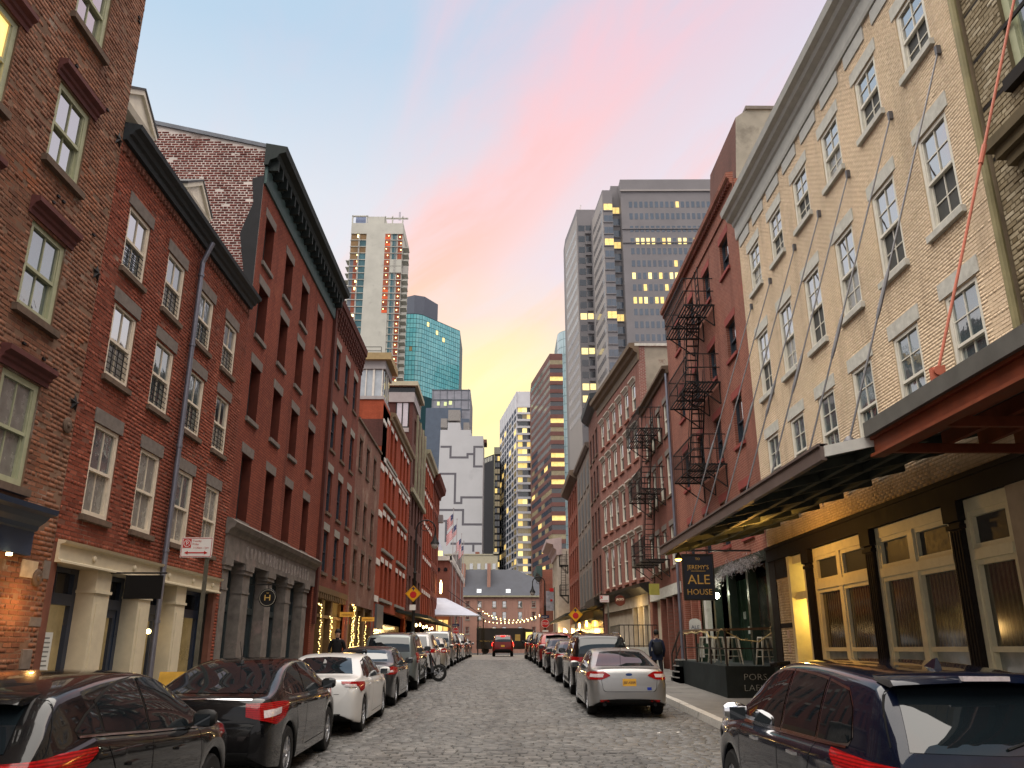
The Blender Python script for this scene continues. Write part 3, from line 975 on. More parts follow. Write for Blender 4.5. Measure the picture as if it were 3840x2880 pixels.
def tone_mat(name, stops, stain=None, rough=.85, bump=.35, bscale=60, patch=None, run=(2.2, 2.2, .22)):
    """bricks/setts: colour by the piece's own tone attribute, plus wear with a shape of its own"""
    m, N = new_mat(name)
    at = N.n('ShaderNodeAttribute', {'attribute_name': 'tone'})
    geo = N.n('ShaderNodeNewGeometry')
    col = N.ramp(at.outputs['Fac'], stops)
    fine = N.n('ShaderNodeTexNoise', None, Vector=geo.outputs['Position'], Scale=22.0, Detail=5.0, Roughness=.65)
    col = N.mix(N.rng(fine.outputs[0], .3, .75, 0, .35), col, tuple(c * .55 for c in stops[0][1]))
    for c, sc, th, amt in (patch or []):
        nz = N.n('ShaderNodeTexNoise', None, Vector=geo.outputs['Position'], Scale=sc, Detail=6.0, Roughness=.62, Distortion=.4)
        col = N.mix(N.rng(nz.outputs[0], th, th + .14, 0, amt), col, c)
    col = streaks(N, geo, col, run)
    nb = N.n('ShaderNodeTexNoise', None, Vector=geo.outputs['Position'], Scale=bscale, Detail=4.0)
    b = N.n('ShaderNodeBump', None, Strength=bump, Distance=.008, Height=nb.outputs[0])
    bs = N.n('ShaderNodeBsdfPrincipled', None, Base_Color=col, Roughness=rough, Normal=b, Specular_IOR_Level=.16)
    N.n('ShaderNodeOutputMaterial', None, Surface=bs)
    return m


def brick_mat(name, c1, c2, mortar, axis='y', bw=.215, bh=.075, ms=.010, patch=None, off=.5):
    """painted or far brickwork whose pieces are too small to pick apart"""
    m, N = new_mat(name)
    geo = N.n('ShaderNodeNewGeometry')
    sp = N.n('ShaderNodeSeparateXYZ', None, i0=geo.outputs['Position'])
    h = sp.outputs[1] if axis == 'y' else sp.outputs[0]
    cv = N.n('ShaderNodeCombineXYZ', None, i0=h, i1=sp.outputs[2], i2=0.0)
    br = N.n('ShaderNodeTexBrick', {'offset': off}, Vector=cv, Color1=c1, Color2=c2, Mortar=mortar, Scale=1.0)
    br.inputs['Mortar Size'].default_value = ms
    br.inputs['Mortar Smooth'].default_value = .2
    br.inputs['Brick Width'].default_value = bw
    br.inputs['Row Height'].default_value = bh
    br.inputs['Bias'].default_value = 0.0
    col = br.outputs['Color']
    nz0 = N.n('ShaderNodeTexNoise', None, Vector=geo.outputs['Position'], Scale=9.0, Detail=6.0, Roughness=.7)
    col = N.mix(N.rng(nz0.outputs[0], .3, .7, .0, .45), col, tuple(c * .6 for c in c1))
    for c, sc, th, amt in (patch or []):
        nz = N.n('ShaderNodeTexNoise', None, Vector=geo.outputs['Position'], Scale=sc, Detail=6.0, Roughness=.62, Distortion=.4)
        col = N.mix(N.rng(nz.outputs[0], th, th + .14, 0, amt), col, c)
    col = streaks(N, geo, col)
    b = N.n('ShaderNodeBump', {'invert': True}, Strength=.5, Distance=.012, Height=br.outputs['Fac'])
    bs = N.n('ShaderNodeBsdfPrincipled', None, Base_Color=col, Roughness=.85, Normal=b, Specular_IOR_Level=.16)
    N.n('ShaderNodeOutputMaterial', None, Surface=bs)
    return m


# ------------------------------------------------------------------ projection used only to rank pieces by how large they show
_CAM = np.array([0, 0, 2.1])
_p, _y = math.radians(17.9), math.radians(.673)
_fw = np.array([math.sin(_y) * math.cos(_p), math.cos(_y) * math.cos(_p), math.sin(_p)])
_rt = np.array([math.cos(_y), -math.sin(_y), 0])
_up = np.cross(_rt, _fw)


def seen(c, nrm):
    """visible-size score of small pieces with centres c (n,3); 0 when outside the frame"""
    d = c - _CAM
    z = d @ _fw
    x, y = (d @ _rt) / z, (d @ _up) / z
    ok = (z > .5) & (np.abs(x) < .62) & (np.abs(y) < .465)
    r = np.linalg.norm(d, axis=1)
    return np.where(ok, np.abs(d @ np.array(nrm)) / r ** 3, 0)


# ------------------------------------------------------------------ street
S_L, S_R = -4.95, 4.5      # kerb lines
W_L, W_R = -7.0, 7.3        # facade lines
M_JOINT = pm('sett_joint_dirt', (.040, .038, .035), .95, .3, scale=6, bump=.5, bscale=30)
M_CONC = pm('sidewalk_concrete', (.14, .132, .122), .8, .22, scale=2.2, bump=.35, bscale=45, stain=((.09, .085, .08), 1.1, .56))
M_GRAN = pm('kerb_granite', (.36, .34, .31), .7, .2, scale=14, bump=.3, bscale=60, stain=((.14, .13, .12), 2.0, .58))
M_ASPH = pm('asphalt', (.05, .05, .05), .85, .25, scale=5, bump=.4, bscale=80)


def road_strip(x0, x1, dz, ys):
    return [[(x0, y, G(y) + dz), (x1, y, G(y) + dz)] for y in ys]


YS = [-30 + 3 * i for i in range(60)] + [160, 220, 320, 600, 1200, 2500]
mb = MB()
mb.grid([[(-1500, y, G(max(y, -30)) - .06), (-9, y, G(max(y, -30)) - .06), (9, y, G(max(y, -30)) - .06), (1500, y, G(max(y, -30)) - .06)] for y in YS])
struct(mb.build('ground', M_ASPH, smooth='all'))
YR = [-20 + 1.5 * i for i in range(84)]

SETT = tone_mat('granite_setts', [(0, (.070, .069, .067)), (.35, (.098, .096, .093)), (.7, (.128, .125, .120)), (1, (.17, .163, .154))], run=(1.5, .07, 1.0), rough=.42, bump=.4, bscale=45,
                patch=[((.075, .068, .06), .9, .55, .55), ((.23, .21, .185), 2.6, .62, .35)])
# beyond the reach of single setts the same paving goes on as texture
m_far, N = new_mat('far_setts')
geo = N.n('ShaderNodeNewGeometry')
sepp = N.n('ShaderNodeSeparateXYZ', None, i0=geo.outputs['Position'])
cv = N.n('ShaderNodeCombineXYZ', None, i0=sepp.outputs[0], i1=sepp.outputs[1], i2=0.0)
br = N.n('ShaderNodeTexBrick', None, Vector=cv, Color1=(.11, .102, .092), Color2=(.175, .16, .143), Mortar=(.05, .045, .04), Scale=1.0)
br.inputs['Brick Width'].default_value = .25
br.inputs['Row Height'].default_value = .125
br.inputs['Mortar Size'].default_value = .012
nzf = N.n('ShaderNodeTexNoise', None, Vector=geo.outputs['Position'], Scale=.8, Detail=6.0)
colf = N.mix(N.rng(nzf.outputs[0], .4, .7, 0, .5), br.outputs[0], (.13, .115, .10))
bs = N.n('ShaderNodeBsdfPrincipled', None, Base_Color=colf, Roughness=.6)
N.n('ShaderNodeOutputMaterial', None, Surface=bs)

mb = MB()
mb.grid(road_strip(S_L, S_R, -.022, [y for y in YR if y <= 58]))
road = struct(mb.build('road', M_JOINT, smooth='all'))
mb = MB()
mb.grid(road_strip(S_L, S_R, -.004, [58] + [y for y in YR if 58 < y <= 92]))
struct(mb.build('road', m_far, smooth='all'))


def piece_mesh(name, sx, sy, sz, ins, mat, tone, jit, flat_axis=2):
    """one shallow block, its outer face smaller than its base: 5 quads"""
    return None


def setts():
    rows = []
    y = 9.0
    while y < 58.0:
        d = .105 + .035 * RND.random()
        x = S_L + .03 - .12 * RND.random()
        while x < S_R - .03:
            w = .17 + .13 * RND.random()
            x1 = min(x + w, S_R - .01)
            if x1 - x > .07 and x > S_L - .05:
                rows.append((max(x, S_L + .01), x1, y, y + d))
            x = x1
        y += d
    a = np.array(rows)
    n = len(a)
    g = .010
    gy = np.where(a[:, 2] < 36, .03 * a[:, 2], 1.08 + .51 * (1 - np.exp(-(a[:, 2] - 36) / 20)))
    h = -.005 + NR.normal(0, .0032, n)
    V = np.empty((n, 8, 3))
    for k, (ix, iy) in enumerate(((0, 2), (1, 2), (1, 3), (0, 3))):
        sx, sy = (1 if ix == 0 else -1), (1 if iy == 2 else -1)
        V[:, k, 0] = a[:, ix] + sx * g * .35
        V[:, k, 1] = a[:, iy] + sy * g * .35
        V[:, k, 2] = gy - .03
        V[:, k + 4, 0] = a[:, ix] + sx * (g + .008 + NR.uniform(0, .010, n))
        V[:, k + 4, 1] = a[:, iy] + sy * (g + .005 + NR.uniform(0, .008, n))
        V[:, k + 4, 2] = gy + h + NR.normal(0, .0028, n) + .03 * (a[:, iy] - a[:, 2])
    tone = np.clip(NR.normal(.5, .24, n), 0, 1)
    c = np.stack([(a[:, 0] + a[:, 1]) / 2, (a[:, 2] + a[:, 3]) / 2, gy], 1)
    sc = seen(c, (0, 0, 1)) * ((np.abs(c[:, 0] + .2) < 2.5))
    emit_pieces(V, tone, sc, 300, SETT, 'sett', 'sett_paving', road)


QF = np.array([[4, 5, 6, 7], [0, 1, 5, 4], [1, 2, 6, 5], [2, 3, 7, 6], [3, 0, 4, 7]])


def emit_pieces(V, tone, score, n_ind, mat, name, stuff_name, parent):
    """V (n,8,3) shallow blocks: the n_ind that show largest become parts, the rest one part of kind stuff"""
    n = len(V)
    base = np.array(root_of(parent))
    order = np.argsort(-score)
    ind = [i for i in order[:n_ind] if score[i] > 0]
    rest = np.ones(n, bool)
    rest[ind] = False
    for i in ind:
        me = bpy.data.meshes.new(name)
        c = V[i].mean(0)
        me.from_pydata((V[i] - c).tolist(), [], QF.tolist())
        me.materials.append(mat)
        t = me.attributes.new('tone', 'FLOAT', 'FACE')
        t.data.foreach_set('value', [float(tone[i])] * 5)
        o = bpy.data.objects.new(name, me)
        COL.objects.link(o)
        o.parent = parent
        o.location = c - base
    Vr = V[rest] - base
    k = len(Vr)
    me = bpy.data.meshes.new(stuff_name)
    me.vertices.add(k * 8)
    me.vertices.foreach_set('co', Vr.reshape(-1).astype(np.float32))
    F = (QF[None] + (np.arange(k) * 8)[:, None, None]).reshape(-1)
    me.loops.add(len(F))
    me.loops.foreach_set('vertex_index', F.astype(np.int32))
    me.polygons.add(k * 5)
    me.polygons.foreach_set('loop_start', (np.arange(k * 5) * 4).astype(np.int32))
    me.materials.append(mat)
    t = me.attributes.new('tone', 'FLOAT', 'FACE')
    t.data.foreach_set('value', np.repeat(tone[rest], 5).astype(np.float32))
    me.update(calc_edges=True)
    me.validate()
    o = bpy.data.objects.new(stuff_name, me)
    COL.objects.link(o)
    o.parent = parent
    o['kind'] = 'stuff'
    return o


setts()

# kerbs and sidewalks
for nm, xk, xf, sg in (('sidewalk_left', S_L, W_L - .6, -1), ('sidewalk_right', S_R, W_R + 1.6, 1)):
    mb = MB()
    ys = YR[4:-10]
    g = [[(xk + sg * .2, y, G(y) + .118), (xf, y, G(y) + .118)] for y in ys]
    mb.grid(g)
    sw = struct(mb.build(nm, M_CONC, smooth='all'))
    y = 9.0
    while y < 42:
        for k in range(2):
            x0 = xk + sg * (.21 + k * 1.32)
            x1 = xk + sg * (.21 + (k + 1) * 1.32 - .012)
            y1 = y + 1.5 - .012
            mb = MB()
            e = RND.uniform(-.003, .003)
            mb.hexa([(x0, y, G(y) + .05), (x1, y, G(y) + .05), (x1, y1, G(y1) + .05), (x0, y1, G(y1) + .05),
                     (x0, y, G(y) + .13 + e), (x1, y, G(y) + .13), (x1, y1, G(y1) + .13 - e), (x0, y1, G(y1) + .13)])
            mb.build('paving_slab', M_CONC, sw)
        y += 1.5
    kb = MB()
    kb.grid([[(xk + sg * .02, y, G(y) - .05), (xk + sg * .02, y, G(y) + .10), (xk + sg * .2, y, G(y) + .10)] for y in ys])
    ko = struct(kb.build('kerb', M_GRAN))
    y = 8.0
    while y < 62:
        l = 1.5 + .5 * RND.random()
        y1 = y + l - .014
        mb = MB()
        z = RND.uniform(-.006, .006)
        dx = sg * RND.uniform(-.008, .008)
        mb.hexa([(xk + dx, y, G(y) - .05), (xk + sg * .2, y, G(y) - .05), (xk + sg * .2, y1, G(y1) - .05), (xk + dx, y1, G(y1) - .05),
                 (xk + dx + sg * .015, y, G(y) + .13 + z), (xk + sg * .2, y, G(y) + .135 + z), (xk + sg * .2, y1, G(y1) + .135 + z), (xk + dx + sg * .015, y1, G(y1) + .13 + z)])
        mb.build('kerbstone', M_GRAN, ko)
        y += l


# ------------------------------------------------------------------ facade frames and wall pieces
class Fac:
    """facade plane: s runs along the street, z up, d out of the wall"""
    def __init__(self, x, y, tx, ty, side, sref):
        l = math.hypot(tx, ty)
        self.t = (tx / l, ty / l)
        self.n = (self.t[1], -self.t[0]) if side < 0 else (-self.t[1], self.t[0])
        self.o, self.sref = (x, y), sref
        self.key = (round(self.t[0], 4), round(self.t[1], 4), side)

    def P(self, s, z, d=0.0):
        k = s - self.sref
        return (self.o[0] + self.t[0] * k + self.n[0] * d, self.o[1] + self.t[1] * k + self.n[1] * d, z)

    def V(self, s, z, d):
        return (self.t[0] * s + self.n[0] * d, self.t[1] * s + self.n[1] * d, z)


class Loc:
    """facade frame shifted to a local origin, for shared meshes"""
    def __init__(self, F):
        self.F = F

    def P(self, s, z, d=0.0):
        return self.F.V(s, z, d)


FL = Fac(W_L, 0, 0, 1, -1, 0)
FR = Fac(W_R, 0, 0, 1, 1, 0)
CACHE = {}


def wall(mb, F, s0, s1, z0, z1, ops, rev=.2, mi=0, rmi=None):
    ss = sorted({s0, s1, *[v for o in ops for v in o[:2] if s0 < v < s1]})
    zs = sorted({z0, z1, *[v for o in ops for v in o[2:4] if z0 < v < z1]})
    for a, b in zip(ss[:-1], ss[1:]):
        for c, d in zip(zs[:-1], zs[1:]):
            ms, mz = (a + b) / 2, (c + d) / 2
            if not any(o[0] < ms < o[1] and o[2] < mz < o[3] for o in ops):
                mb.quad(F.P(a, c), F.P(b, c), F.P(b, d), F.P(a, d), mi)
    r = mi if rmi is None else rmi
    for o in ops:
        a, b, c, d = o[:4]
        mb.quad(F.P(a, c), F.P(a, d), F.P(a, d, -rev), F.P(a, c, -rev), r)
        mb.quad(F.P(b, c), F.P(b, c, -rev), F.P(b, d, -rev), F.P(b, d), r)
        mb.quad(F.P(a, d), F.P(b, d), F.P(b, d, -rev), F.P(a, d, -rev), r)
        mb.quad(F.P(a, c), F.P(a, c, -rev), F.P(b, c, -rev), F.P(b, c), r)


def shell(mb, F, s0, s1, z0, z1, depth, mi=0):
    """the other sides of a building and its flat roof"""
    mb.quad(F.P(s0, z0), F.P(s0, z1), F.P(s0, z1, -depth), F.P(s0, z0, -depth), mi)
    mb.quad(F.P(s1, z0), F.P(s1, z0, -depth), F.P(s1, z1, -depth), F.P(s1, z1), mi)
    mb.quad(F.P(s0, z1), F.P(s1, z1), F.P(s1, z1, -depth), F.P(s0, z1, -depth), mi)
    mb.quad(F.P(s0, z0, -depth), F.P(s1, z0, -depth), F.P(s1, z1, -depth), F.P(s0, z1, -depth), mi)


def bricks(F, parent, s0, s1, z0, z1, ops, mat, n_ind=300, L=.208, h=.062, jt=.012, proud=.007, tone=None, top=None, irr=.003):
    """real bricks with recessed joints; cut round the openings"""
    rows = []
    z = z0
    r = 0
    while z + h <= z1 + 1e-6:
        cuts = sorted((o[0], o[1]) for o in ops if o[2] < z + h * .5 < o[3])
        s_end = s1
        segs, a = [], s0
        for c0, c1 in cuts:
            if c0 > a:
                segs.append((a, min(c0, s_end)))
            a = max(a, c1)
        if a < s_end:
            segs.append((a, s_end))
        hd = (r % 6 == 5)
        LL = (L - jt) / 2 if hd else L
        off = (LL + jt) * .5 * (r % 2)
        for a, b in segs:
            k = math.floor((a - s0 + off) / (LL + jt))
            x = s0 - off + k * (LL + jt)
            while x < b:
                x0, x1 = max(x, a), min(x + LL, b)
                if x1 - x0 > .03:
                    if top is None or z + h < top(x0):
                        rows.append((x0, x1, z, z + h))
                x += LL + jt
        z += h + jt
        r += 1
    a = np.array(rows)
    n = len(a)
    V = np.empty((n, 8, 3))
    pr = proud + NR.normal(0, irr, n)
    t, nn, o = np.array(F.t), np.array(F.n), np.array(F.o)
    for k, (ix, iz) in enumerate(((0, 2), (1, 2), (1, 3), (0, 3))):
        sx, sz = (1 if ix == 0 else -1), (1 if iz == 2 else -1)
        for lay, (dd, ins) in enumerate(((-.01, 0), (None, .003))):
            s = a[:, ix] + sx * ins * (1 + NR.uniform(0, 1, n)) - F.sref
            d = pr + NR.normal(0, irr * .35, n) if dd is None else np.full(n, dd)
            V[:, k + 4 * lay, 0] = o[0] + t[0] * s + nn[0] * d
            V[:, k + 4 * lay, 1] = o[1] + t[1] * s + nn[1] * d
            V[:, k + 4 * lay, 2] = a[:, iz] + sz * ins * (1 + NR.uniform(0, .6, n))
    c = V.mean(1)
    tn = np.clip(NR.normal(.5, .22, n), 0, 1) if tone is None else tone(a, n)
    full = (a[:, 1] - a[:, 0]) > L * .9
    sc = seen(c, (nn[0], nn[1], 0)) * np.where(full, 1, .3)
    return emit_pieces(V, tn, sc, n_ind, mat, 'brick', 'brickwork', parent)


def block(F, root, name, s0, s1, z0, z1, d0, d1, mat):
    """a plain stone or board as a part; alike ones share one mesh"""
    k = (name, F.key, round(s1 - s0, 3), round(z1 - z0, 3), round(d0, 3), round(d1, 3), mat.name)
    if k not in CACHE:
        mb = MB()
        e = .006 if min(s1 - s0, z1 - z0) > .05 else .001
        L = Loc(F)
        w, h = s1 - s0, z1 - z0
        mb.hexa([L.P(0, 0, d0), L.P(w, 0, d0), L.P(w - e, e, d1), L.P(e, e, d1), L.P(0, h, d0), L.P(w, h, d0), L.P(w - e, h - e, d1), L.P(e, h - e, d1)])
        CACHE[k] = mb.mesh(name, mat)
    return inst(CACHE[k], name, sub(F.P(s0, z0, 0), root_of(root)), root)


def sash(F, root, s0, s1, z0, z1, fm, gu, gl, cols=2, rows=1, fw=.07, dep=.12, lrows=None, grille=None, mid=.5, name='window'):
    """double-hung window: frame with glazing bars, an upper and a lower pane set in it"""
    w, h = s1 - s0, z1 - z0
    lrows = rows if lrows is None else lrows
    k = ('sash', F.key, round(w, 3), round(h, 3), fm.name, gu.name, gl.name, cols, rows, lrows, fw, dep, mid)
    if k not in CACHE:
        L = Loc(F)
        a = MB()
        d0, d1 = -dep - .05, -dep + .04
        a.fb(L, 0, fw, 0, h, d0, d1)
        a.fb(L, w - fw, w, 0, h, d0, d1)
        a.fb(L, fw, w - fw, h - fw * .9, h, d0, d1)
        a.fb(L, fw, w - fw, 0, fw * 1.1, d0, d1 + .01)
        zm = h * mid
        a.fb(L, fw, w - fw, zm - .025, zm + .025, d0, d1 - .012)
        for z_lo, z_hi, rr, dd in ((zm + .025, h - fw * .9, rows, -.014), (fw * 1.1, zm - .025, lrows, -.05)):
            a.fb(L, fw, fw + .035, z_lo, z_hi, d0, d1 + dd)
            a.fb(L, w - fw - .035, w - fw, z_lo, z_hi, d0, d1 + dd)
            for c in range(1, cols):
                x = fw + (w - 2 * fw) * c / cols
                a.fb(L, x - .011, x + .011, z_lo, z_hi, d0, d1 + dd - .01)
            for r in range(1, rr):
                z = z_lo + (z_hi - z_lo) * r / rr
                a.fb(L, fw + .035, w - fw - .035, z - .010, z + .010, d0, d1 + dd - .012)
        up = MB().quad(L.P(fw, zm, d0 + .045), L.P(w - fw, zm, d0 + .045), L.P(w - fw, h - fw * .5, d0 + .047), L.P(fw, h - fw * .5, d0 + .046))
        lo = MB().quad(L.P(fw, fw * .5, d0 + .012), L.P(w - fw, fw * .5, d0 + .010), L.P(w - fw, zm, d0 + .012), L.P(fw, zm, d0 + .014))
        bk = MB().quad(L.P(0, 0, d0 - .002), L.P(w, 0, d0 - .002), L.P(w, h, d0 - .002), L.P(0, h, d0 - .002))
        CACHE[k] = (a.mesh('window', fm), up.mesh('pane', gu), lo.mesh('pane', gl))
    f, u, l = CACHE[k]
    o = inst(f, name, sub(F.P(s0, z0, 0), root_of(root)), root)
    inst(u, 'pane', (0, 0, 0), o)
    inst(l, 'pane', (0, 0, 0), o)
    if grille:
        kk = ('grille', F.key, round(w, 3), round(h, 3))
        if kk not in CACHE:
            L = Loc(F)
            g = MB()
            for i in range(5):
                x = .03 + (w - .06) * i / 4
                g.bar(L.P(x, .0, -.03), L.P(x, h * .44, -.03), .014)
            for i in range(6):
                z = .05 + h * .38 * i / 5
                g.bar(L.P(.0, z, -.03), L.P(w, z, -.03), .012)
            CACHE[kk] = g.mesh('window_guard', grille)
        inst(CACHE[kk], 'window_guard', (0, 0, 0), o)
    return o


def hood(F, root, s0, s1, z0, h, d, mat, name='lintel'):
    """moulded window hood"""
    k = ('hood', F.key, round(s1 - s0, 3), h, d, mat.name)
    if k not in CACHE:
        L = Loc(F)
        w = s1 - s0
        mb = MB()
        mb.fprof(L, 0, w, [(-.02, 0), (.03, 0), (.035, h * .28), (d * .45, h * .36), (d * .5, h * .55), (d * .85, h * .66), (d, h * .72), (d, h), (-.02, h * 1.06)])
        CACHE[k] = mb.mesh(name, mat)
    return inst(CACHE[k], name, sub(F.P(s0, z0, 0), root_of(root)), root)


def glass(name, c=(.02, .025, .03), rough=.03, ior=2.0, **kw):
    return pm(name, c, rough, 0, ior=ior, **kw)


G_DARK = glass('window_glass', ior=7.0, bump=.35, bscale=1.1)
G_BLUE = glass('window_glass_blue', (.06, .09, .10), ior=3.6, bump=.5, bscale=1.6)
G_CURT = pm('window_curtain', (.19, .185, .165), .25, .25, scale=5, ior=1.9)
G_SCREEN = pm('window_insect_screen', (.055, .055, .05), .5, .25, scale=9)
G_BLACK = pm('dark_window', (.012, .013, .016), .12, .3, scale=4)
G_LIT = pm('lit_window_warm', (.5, .35, .12), .3, .2, scale=5, emit=(1, .62, .20), es=.62)
G_LITY = pm('lit_window_yellow', (.5, .4, .1), .3, .0, emit=(1, .72, .18), es=.5)
M_LAMP = pm('lamp_glow', (1, .8, .5), .3, 0, emit=(1, .68, .28), es=7.0)
M_LAMPW = pm('lamp_glow_white', (1, 1, .9), .3, 0, emit=(1, .95, .7), es=14.0)
M_LAMPO = pm('lamp_glow_amber', (1, .6, .1), .3, 0, emit=(1, .50, .06), es=14.0)
M_FAIRY = pm('fairy_light_glow', (1, .8, .4), .3, 0, emit=(1, .66, .20), es=2.6)
M_IRON = pm('black_iron', (.014, .013, .013), .5, .3, scale=8)
M_DARK = pm('dark_recess', (.012, .012, .011), .9, .3)
ROOFM = pm('roof_felt', (.08, .08, .085), .9, .2)


def point(name, loc, e, col=(1, .62, .25), r=.06):
    ld = bpy.data.lights.new(name, 'POINT')
    ld.energy = e * EK * .5
    ld.color = col
    ld.shadow_soft_size = r
    o = bpy.data.objects.new(name, ld)
    COL.objects.link(o)
    o.location = loc
    return o
# ------------------------------------------------------------------ left side of the street
BROWN = tone_mat('worn_brown_brick', [(0, (.115, .050, .032)), (.35, (.180, .080, .048)), (.65, (.225, .098, .056)), (1, (.28, .140, .088))],
                 patch=[((.22, .155, .11), .9, .57, .45), ((.30, .095, .038), .55, .55, .6), ((.07, .045, .036), 1.7, .60, .6)])
M_BMORT = pm('brown_mortar', (.17, .105, .07), .95, .3, scale=1.5, stain=((.33, .28, .23), 1.3, .58))
RED = tone_mat('red_brick', [(0, (.12, .032, .019)), (.35, (.182, .047, .027)), (.7, (.235, .062, .035)), (1, (.31, .095, .058))],
               patch=[((.115, .035, .024), .7, .57, .6), ((.30, .20, .15), 1.4, .68, .5)])
M_RMORT = pm('red_mortar', (.15, .065, .045), .95, .3, scale=1.5, stain=((.30, .22, .17), 1.1, .64))
M_SAGE = pm('sage_paint', (.36, .37, .24), .5, .10, scale=6)
M_MAROON = pm('maroon_stone', (.105, .038, .034), .7, .2, scale=6, bump=.2)
M_SLATE = pm('grey_sandstone', (.155, .135, .118), .85, .2, scale=7, bump=.25, bscale=50)
M_BSILL = pm('brown_sandstone', (.12, .085, .062), .85, .25, scale=7, bump=.25, bscale=50)
M_CREAM = pm('cream_paint', (.56, .50, .36), .5, .08, scale=5)
M_CREAMW = pm('cream_window_paint', (.60, .53, .42), .5, .10, scale=8)
M_BLUE = pm('blue_shop_paint', (.022, .034, .062), .35, .15, scale=5)
M_BLUEL = pm('slate_blue_paint', (.030, .048, .090), .4, .12, scale=3)
M_ZINC = pm('zinc_pipe', (.16, .165, .20), .4, .12, metal=.5)
M_CORN = pm('black_cornice', (.028, .034, .038), .5, .2, scale=6)


def root_at(F, name, s, label, cat='building', group=None):
    p = F.P(s, 0)
    return empty(name, (p[0], p[1], G(p[1])), label, cat, group)


# ---- worn brown warehouse nearest on the left
b1 = root_at(FL, 'brick_warehouse', 8, 'worn brown brick warehouse at the left edge with pale green window frames')
cols1 = [11.45, 9.31, 7.17, 5.03]
rows1 = [(4.33, 5.88), (6.82, 8.22), (9.27, 10.67), (11.93, 13.3)]
ops1 = [(c - .49, c + .49, a, b) for c in cols1 for a, b in rows1]
shop1 = [(2.5, 11.45, -.5, 3.40)]
mb = MB()
wall(mb, FL, 1.0, 13.05, -.6, 15.6, ops1 + shop1, .16)
shell(mb, FL, 1.0, 13.05, -.6, 15.6, 10)
w1 = mb.build('wall', M_BMORT, b1)
bricks(FL, w1, 6.0, 13.05, .2, 15.6, ops1 + [(2.5, 11.45, -.5, 4.05)], BROWN, proud=.004, irr=.003)
for i, c in enumerate(cols1):
    for j, (a, b) in enumerate(rows1):
        lit = (i, j) == (1, 2)
        gu = G_LIT if lit else (G_CURT if j == 0 else (G_BLUE if j == 1 else G_DARK))
        sash(FL, b1, c - .49, c + .49, a, b, M_SAGE, gu, gu, 2, 1, fw=.10, dep=.07)
        hood(FL, b1, c - .64, c + .64, b + .02, .27, .15, M_MAROON)
        block(FL, b1, 'sill', c - .60, c + .60, a - .12, a - .002, -.05, .09, M_BSILL)
# storefront: slate-blue fascia and cornice over a dark shop window
mb = MB()
mb.fprof(FL, 1.2, 12.28, [(-.02, 3.40), (.10, 3.40), (.10, 3.74), (.14, 3.76), (.16, 3.82), (.24, 3.88), (.30, 3.95), (.40, 3.98), (.42, 4.05), (-.02, 4.12)])
mb.build('shop_cornice', M_BLUEL, b1)
mb = MB()
mb.fb(FL, 2.5, 11.45, -.4, 3.4, -.6, -.55)
mb.build('shop_window', G_BLACK, b1)
for s in (4.5, 6.8, 9.1, 11.35):
    block(FL, b1, 'shop_mullion', s, s + .1, G(s), 3.4, -.55, -.3, M_BLUE)
block(FL, b1, 'quoin', 12.25, 12.70, 3.10, 3.36, -.02, .012, pm('pale_stone', (.42, .35, .24), .85, .25, scale=6))
block(FL, b1, 'quoin', 12.85, 13.05, 3.12, 3.40, -.02, .014, M_SLATE)
block(FL, b1, 'quoin', 12.72, 13.05, 2.42, 2.56, -.02, .014, M_SLATE)
block(FL, b1, 'meter_cover', 12.66, 12.92, 1.82, 2.10, 0, .03, M_SLATE)
for s, z in ((12.83, 5.52), (12.72, 3.12)):
    mb = MB()
    p = FL.P(s, z, .012)
    mb.lathe(p, [(.13, -.02), (.13, .015), (.10, .03), (.05, .025), (.03, .05)], 14, 0, axis=0)
    mb.build('anchor_plate', M_BSILL, b1, smooth=40)
star = MB()
for s, z in ((12.95, 8.23), (12.98, 8.05), (12.9, 11.5)):
    pass
for s, z in ((12.93, 8.25), (12.93, 5.92), (12.9, 10.9)):
    mb = MB()
    pts = [FL.P(s + (.16 if k % 2 == 0 else .065) * math.sin(math.pi * k / 5), z + (.16 if k % 2 == 0 else .065) * math.cos(math.pi * k / 5), .012) for k in range(10)]
    mb.add(pts + [FL.P(s, z, .06)], [(k, (k + 1) % 10, 10) for k in range(10)])
    mb.build('anchor_star', M_IRON, b1)
for k in range(16):
    s, z = RND.uniform(10.2, 12.9), RND.choice([6.25, 6.35, 8.75, 8.85, 11.1, 11.25, 13.6]) + RND.uniform(-.1, .1)
    if any(o[0] - .2 < s < o[1] + .2 and o[2] - .2 < z < o[3] + .4 for o in ops1):
        continue
    mb = MB().fb(FL, s, s + .07, z, z + .035, -.02, .03)
    mb.build('rust_iron_stub', M_IRON, b1)
sl = tag(MB().fb(FL, 11.64, 11.69, 3.34, 3.38, .12, .18).build('shop_lamp', M_LAMP), 'small warm lamp under the slate blue shop fascia', 'lamp')
point('shop_lamp_light', FL.P(12.2, 2.7, .40), 14, (1, .50, .14), .05)

# ---- red brick house with two dormers
b2 = root_at(FL, 'brick_house', 17, 'red brick house with two white dormers and black cornice above a cream shopfront')
lin2 = [13.65, 15.53, 17.42, 19.24]
rows2 = [(4.25, 5.82), (6.70, 8.10), (8.78, 10.05)]
ops2 = [(s + .08, s + 1.02, a, b) for s in lin2 for a, b in rows2]
front2 = (13.25, 20.65, -.6, 3.42)
mb = MB()
wall(mb, FL, 13.05, 21.1, -.6, 11.1, ops2 + [front2], .14)
shell(mb, FL, 13.05, 21.1, -.6, 11.05, 5)
w2 = mb.build('wall', M_RMORT, b2)


def tone2(a, n):
    t = np.clip(NR.normal(.55, .20, n), 0, 1)
    return np.where((a[:, 0] > 16.6) & (a[:, 0] < 17.5), t * .45, t)


